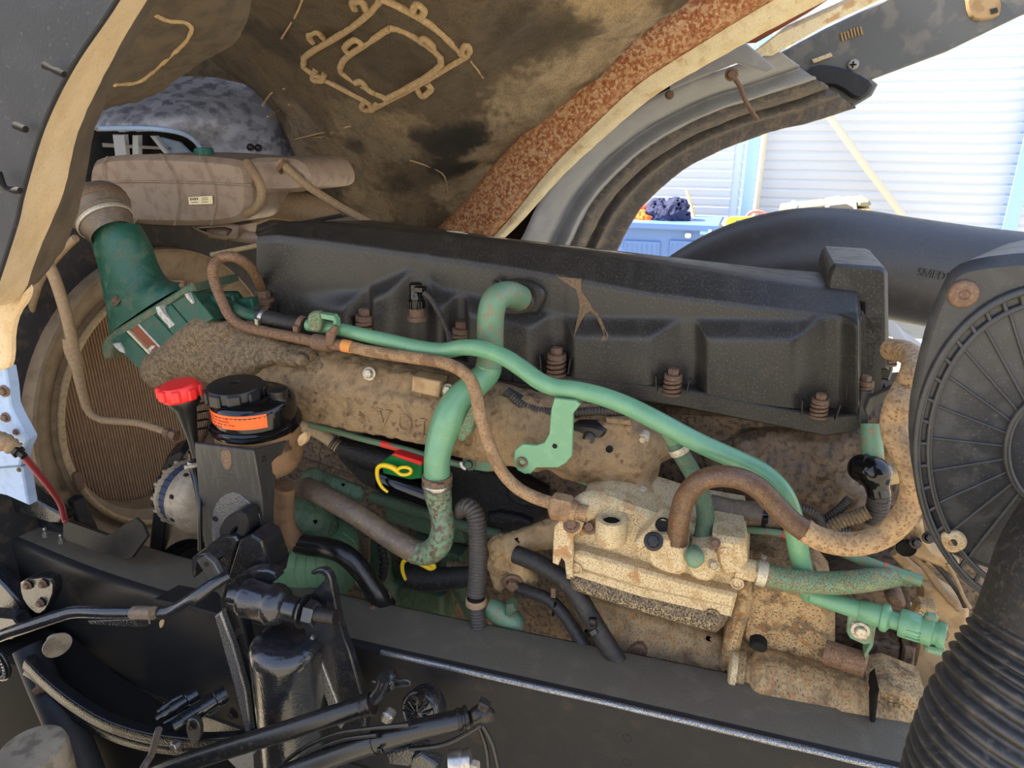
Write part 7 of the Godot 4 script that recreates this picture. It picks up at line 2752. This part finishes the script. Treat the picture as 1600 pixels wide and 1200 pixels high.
	for s in [[44, 914], [68, 912], [64, 942]]:
		mb = MB.new()
		hexbolt(mb, P(s[0], s[1], 0.818), Vector3(0, 0, 1), 0.0068)
		put(t, "bolt", mb, M.rust_bolt)
	mb = MB.new()
	slab(mb, rounded(pl("-30,880 20,930 40,960 30,985 0,1000 -30,990", 0.86), 1), Vector3(0, 0, -0.03), 0.005)
	slab(mb, pl("-40,960 20,966 34,986 20,1000 -40,1010", 0.8), Vector3(0, 0, -0.03), 0.003)
	solo("steering_knuckle", "dark greasy casting behind the toothed ring", "casting", mb, M.wet_black)
	# fittings on the inner web
	t = thing("brake_valve", "cluster of glossy black bolts and valve bodies beside the shock absorber", "valve")
	for s in [[268, 1108, 0.009, 0.03], [285, 1098, 0.011, 0.035], [312, 1110, 0.015, 0.05], [330, 1098, 0.014, 0.03], [272, 1120, 0.007, 0.02], [262, 1102, 0.006, 0.02]]:
		mb = MB.new()
		lathe(mb, P(s[0], s[1], 0.79), Vector3(-0.5, -0.15, 0.8), [[0, -0.03], [s[2] * 1.3, -0.03], [s[2] * 1.3, -0.01], [s[2], -0.008], [s[2], s[3] * 0.6], [s[2] * 0.7, s[3] * 0.62], [s[2] * 0.7, s[3]], [0, s[3]]], 20)
		put(t, "valve_body", mb, M.wet_black)
	mb = MB.new()
	hexbolt(mb, P(366, 1114, 0.8), Vector3(-0.2, 0, 1), 0.008)
	put(t, "bolt", mb, M.black_bolt)
	mb = MB.new()
	slab(mb, rounded(pl("290,1126 302,1122 312,1132 312,1156 300,1166 290,1146", 0.74), 1), Vector3(0, 0, -0.01), 0.002)
	put(t, "lug_plate", mb, M.bracket_grey)
	mb = MB.new()
	hexbolt(mb, P(301, 1134, 0.738), Vector3(0, 0, 1), 0.0055)
	put(t, "lug_nut", mb, M.black_bolt)
	mb = MB.new()
	hexbolt(mb, P(276, 1164, 0.75), Vector3(0, 0.2, 1), 0.0085)
	put(t, "lower_nut", mb, M.steel)
	mb = MB.new()
	tube(mb, pl("248,1140,.7 242,1160 236,1180 224,1200,.68 205,1240"), 0.0064, 14, 6)
	solo("braided_hose", "braided brown hose dropping at the bottom edge", "hose", mb, M.braided)
	# big black air hoses in the foreground
	t = thing("upper_air_hose", "upper of the two thick black air hoses at the bottom edge", "air hose", "thick black air hoses at the bottom edge")
	mb = MB.new()
	tube(mb, pl("180,1240,.62 260,1203,.63 350,1172,.65 440,1144,.67 520,1118,.69 584,1098,.71"), 0.0155, 22, 6)
	put(t, "hose", mb, M.rubber_gloss)
	a = P(566, 1104, 0.703)
	d = (P(590, 1096, 0.71) - a).normalized()
	mb = MB.new()
	lathe(mb, a, d, [[0.0155, 0], [0.0175, 0.001], [0.0175, 0.004], [0.0165, 0.005], [0.0165, 0.012], [0.0175, 0.014], [0.0165, 0.018], [0.01, 0.02], [0, 0.02]], 32)
	put(t, "end_ferrule", mb, M.black_bolt)
	mb = MB.new()
	tube(mb, pl("582,1094,.71 592,1082 598,1070 600,1060"), [0.0095, 0.0095, 0.009, 0.009], 16, 5)
	put(t, "elbow", mb, M.wet_black)
	t = thing("test_point", "round black test point cap with a pale disc and side lever", "cap")
	mb = MB.new()
	lathe(mb, P(603, 1066, 0.735), Vector3(-0.12, 0.05, 1), [[0.015, -0.015], [0.0165, -0.01], [0.0165, 0.004], [0.0135, 0.008], [0.011, 0.008], [0.0095, 0.006]], 32)
	put(t, "body", mb, M.wet_black)
	mb = MB.new()
	lathe(mb, P(601, 1065, 0.728), Vector3(-0.12, 0.05, 1), [[0.0085, -0.002], [0.0085, 0.0015], [0.0075, 0.0025], [0, 0.0025]], 26)
	put(t, "pale_disc", mb, M.gasket_cream, "pale slotted disc")
	mb = MB.new()
	tube(mb, pl("616,1062,.735 626,1064 634,1062 640,1066 638,1070 626,1071 617,1072"), 0.0025, 10, 4)
	put(t, "lever", mb, M.wet_black)
	mb = MB.new()
	tube(mb, pl("590,1066,.735 585,1065 582,1066"), [0.004, 0.003, 0.002], 10, 3)
	put(t, "lever", mb, M.wet_black)
	t = thing("lower_air_hose", "lower of the two thick black air hoses, tied with a cable tie", "air hose", "thick black air hoses at the bottom edge")
	mb = MB.new()
	tube(mb, pl("330,1260,.62 430,1216,.63 500,1190,.645 580,1162,.66 660,1138,.68 724,1124,.7"), 0.0148, 22, 6)
	put(t, "hose", mb, M.rubber_gloss)
	a = P(714, 1126, 0.697)
	d = (P(740, 1120, 0.71) - a).normalized()
	mb = MB.new()
	lathe(mb, a, d, [[0.0148, 0], [0.017, 0.001], [0.017, 0.005], [0.0155, 0.006], [0.0155, 0.01], [0.018, 0.011], [0.018, 0.016], [0.01, 0.018], [0, 0.018]], 32)
	put(t, "end_ferrule", mb, M.black_bolt)
	mb = MB.new()
	a = P(583, 1161, 0.661)
	lathe(mb, a, P(660, 1138, 0.68) - P(580, 1162, 0.66), [[0.0148, 0], [0.0165, 0.0008], [0.0165, 0.0045], [0.0148, 0.005]], 30)
	rbox(mb, P(594, 1172, 0.645), Vector3(0.008, 0.008, 0.006), Basis(Vector3.BACK, 0.3), 0.001)
	put(t, "cable_tie", mb, M.gloss_black)
	mb = MB.new()
	tube(mb, pl("738,1122,.71 752,1116 766,1118,.72"), [0.011, 0.014, 0.01], 16, 5)
	rbox(mb, P(756, 1102, 0.71), Vector3(0.016, 0.016, 0.014), Basis(Vector3.BACK, -0.3), 0.002)
	put(t, "elbow", mb, M.black_bolt)
	for w in [["445,1190,.66 480,1166 530,1146 580,1138 640,1132", "upper thin black cable looping over the lower air hose"], ["448,1200,.655 486,1176 536,1156 590,1148", "lower thin black cable looping over the lower air hose"], ["640,1170,.68 690,1164 730,1146 752,1132", "thin black cable under the end of the lower air hose"], ["752,1132,.72 768,1160 776,1190 784,1230", "outer of two thin cables dropping from the lower air hose"], ["748,1136,.72 758,1164 762,1190 764,1230", "inner of two thin cables dropping from the lower air hose"]]:
		mb = MB.new()
		tube(mb, pl(w[0]), 0.0034, 10, 6)
		solo("black_cable", w[1], "cable", mb, M.rubber_gloss, "thin black cables by the lower air hose")
	# relay valve between the hoses
	var rv := thing("relay_valve", "round grey-black relay valve with a lug between the two air hoses", "valve")
	mb = MB.new()
	var vc := P(655, 1112, 0.78)
	lathe(mb, vc, Vector3(-0.1, 0.35, 1), [[0.034, -0.03], [0.034, 0.0], [0.031, 0.003], [0.029, 0.003], [0.027, 0.001], [0.0, 0.004]], 44)
	put(rv, "body", mb, M.wet_black)
	for j in 7:
		var an := PI * j / 6
		mb = MB.new()
		rbox(mb, vc + Vector3(cos(an) * 0.018, sin(an) * 0.017, 0.006), Vector3(0.02, 0.003, 0.005), Basis(Vector3.BACK, an), 0.001)
		put(rv, "web", mb, M.wet_black)
	mb = MB.new()
	var ln := P(649, 1094, 0.77)
	lathe(mb, ln, Vector3(-0.1, 0.35, 1), [[0.0075, -0.02], [0.0075, 0.002], [0.006, 0.003], [0.0035, 0.003], [0.003, 0.0], [0, 0.0]], 20)
	put(rv, "lug", mb, M.black_bolt)
	mb = MB.new()
	rbox(mb, P(607, 1118, 0.735), Vector3(0.018, 0.022, 0.02), Basis(Vector3.BACK, -0.4), 0.004)
	put(rv, "port_nut", mb, M.steel)
	t = thing("silver_port", "stubby silver threaded port at the bottom edge", "port")
	mb = MB.new()
	a = P(704, 1192, 0.69)
	d = Vector3(0.8, 0.1, -0.3).normalized()
	lathe(mb, a, d, [[0, -0.004], [0.0165, -0.002], [0.0175, 0.0], [0.0175, 0.016], [0.0165, 0.017], [0.0165, 0.021], [0.0175, 0.022], [0.0175, 0.03], [0.012, 0.031], [0, 0.031]], 32)
	put(t, "port", mb, M.steel)
	mb = MB.new()
	rbox(mb, P(742, 1198, 0.68), Vector3(0.012, 0.014, 0.014), Basis(), 0.002)
	put(t, "plug", mb, M.aluminium)
	mb = MB.new()
	slab(mb, pl("642,1186 656,1178 684,1196 676,1226 640,1216", 0.7), Vector3(0, 0, -0.02), 0.003)
	slab(mb, pl("600,1176 640,1168 660,1182 640,1200 606,1196", 0.72), Vector3(0, 0, -0.03), 0.004)
	put(rv, "base_block", mb, M.wet_black)
	mb = MB.new()
	slab(mb, pl("-80,1000 40,1040 110,1100 190,1152 250,1195 290,1240 320,1270 -80,1270", 0.79), Vector3(0.02, 0, -0.1), 0.01)
	solo("axle_housing", "dark rust-brown axle housing low behind the axle beam", "axle", mb, M.dark_drop)
	mb = MB.new()
	lathe(mb, Vector3(-1.15, 0.5, -0.46), Vector3.BACK, [[0.29, 0.03], [0.34, 0.0], [0.44, 0.0], [0.48, 0.02], [0.5, 0.05], [0.5, 0.23], [0.48, 0.26], [0.44, 0.28], [0.34, 0.28], [0.29, 0.25]], 64)  # unseen front wheel, added to shade the lower left and its reflections
	put(axle, "unseen_tyre", mb, M.rubber)
	mb = MB.new()
	lathe(mb, Vector3(-1.15, 0.5, -0.46), Vector3.BACK, [[0, 0.05], [0.2, 0.05], [0.29, 0.03], [0.29, 0.25], [0.2, 0.2], [0.12, 0.26], [0, 0.26]], 48)
	put(axle, "unseen_hub", mb, M.rail_black)
	mb = MB.new()
	rbox(mb, Vector3(-1.2, 0.55, -1.45), Vector3(0.12, 0.14, 0.9), Basis(), 0.01)
	solo("crossmember", "dark crossmember low below the radiator", "crossmember", mb, M.wet_black)
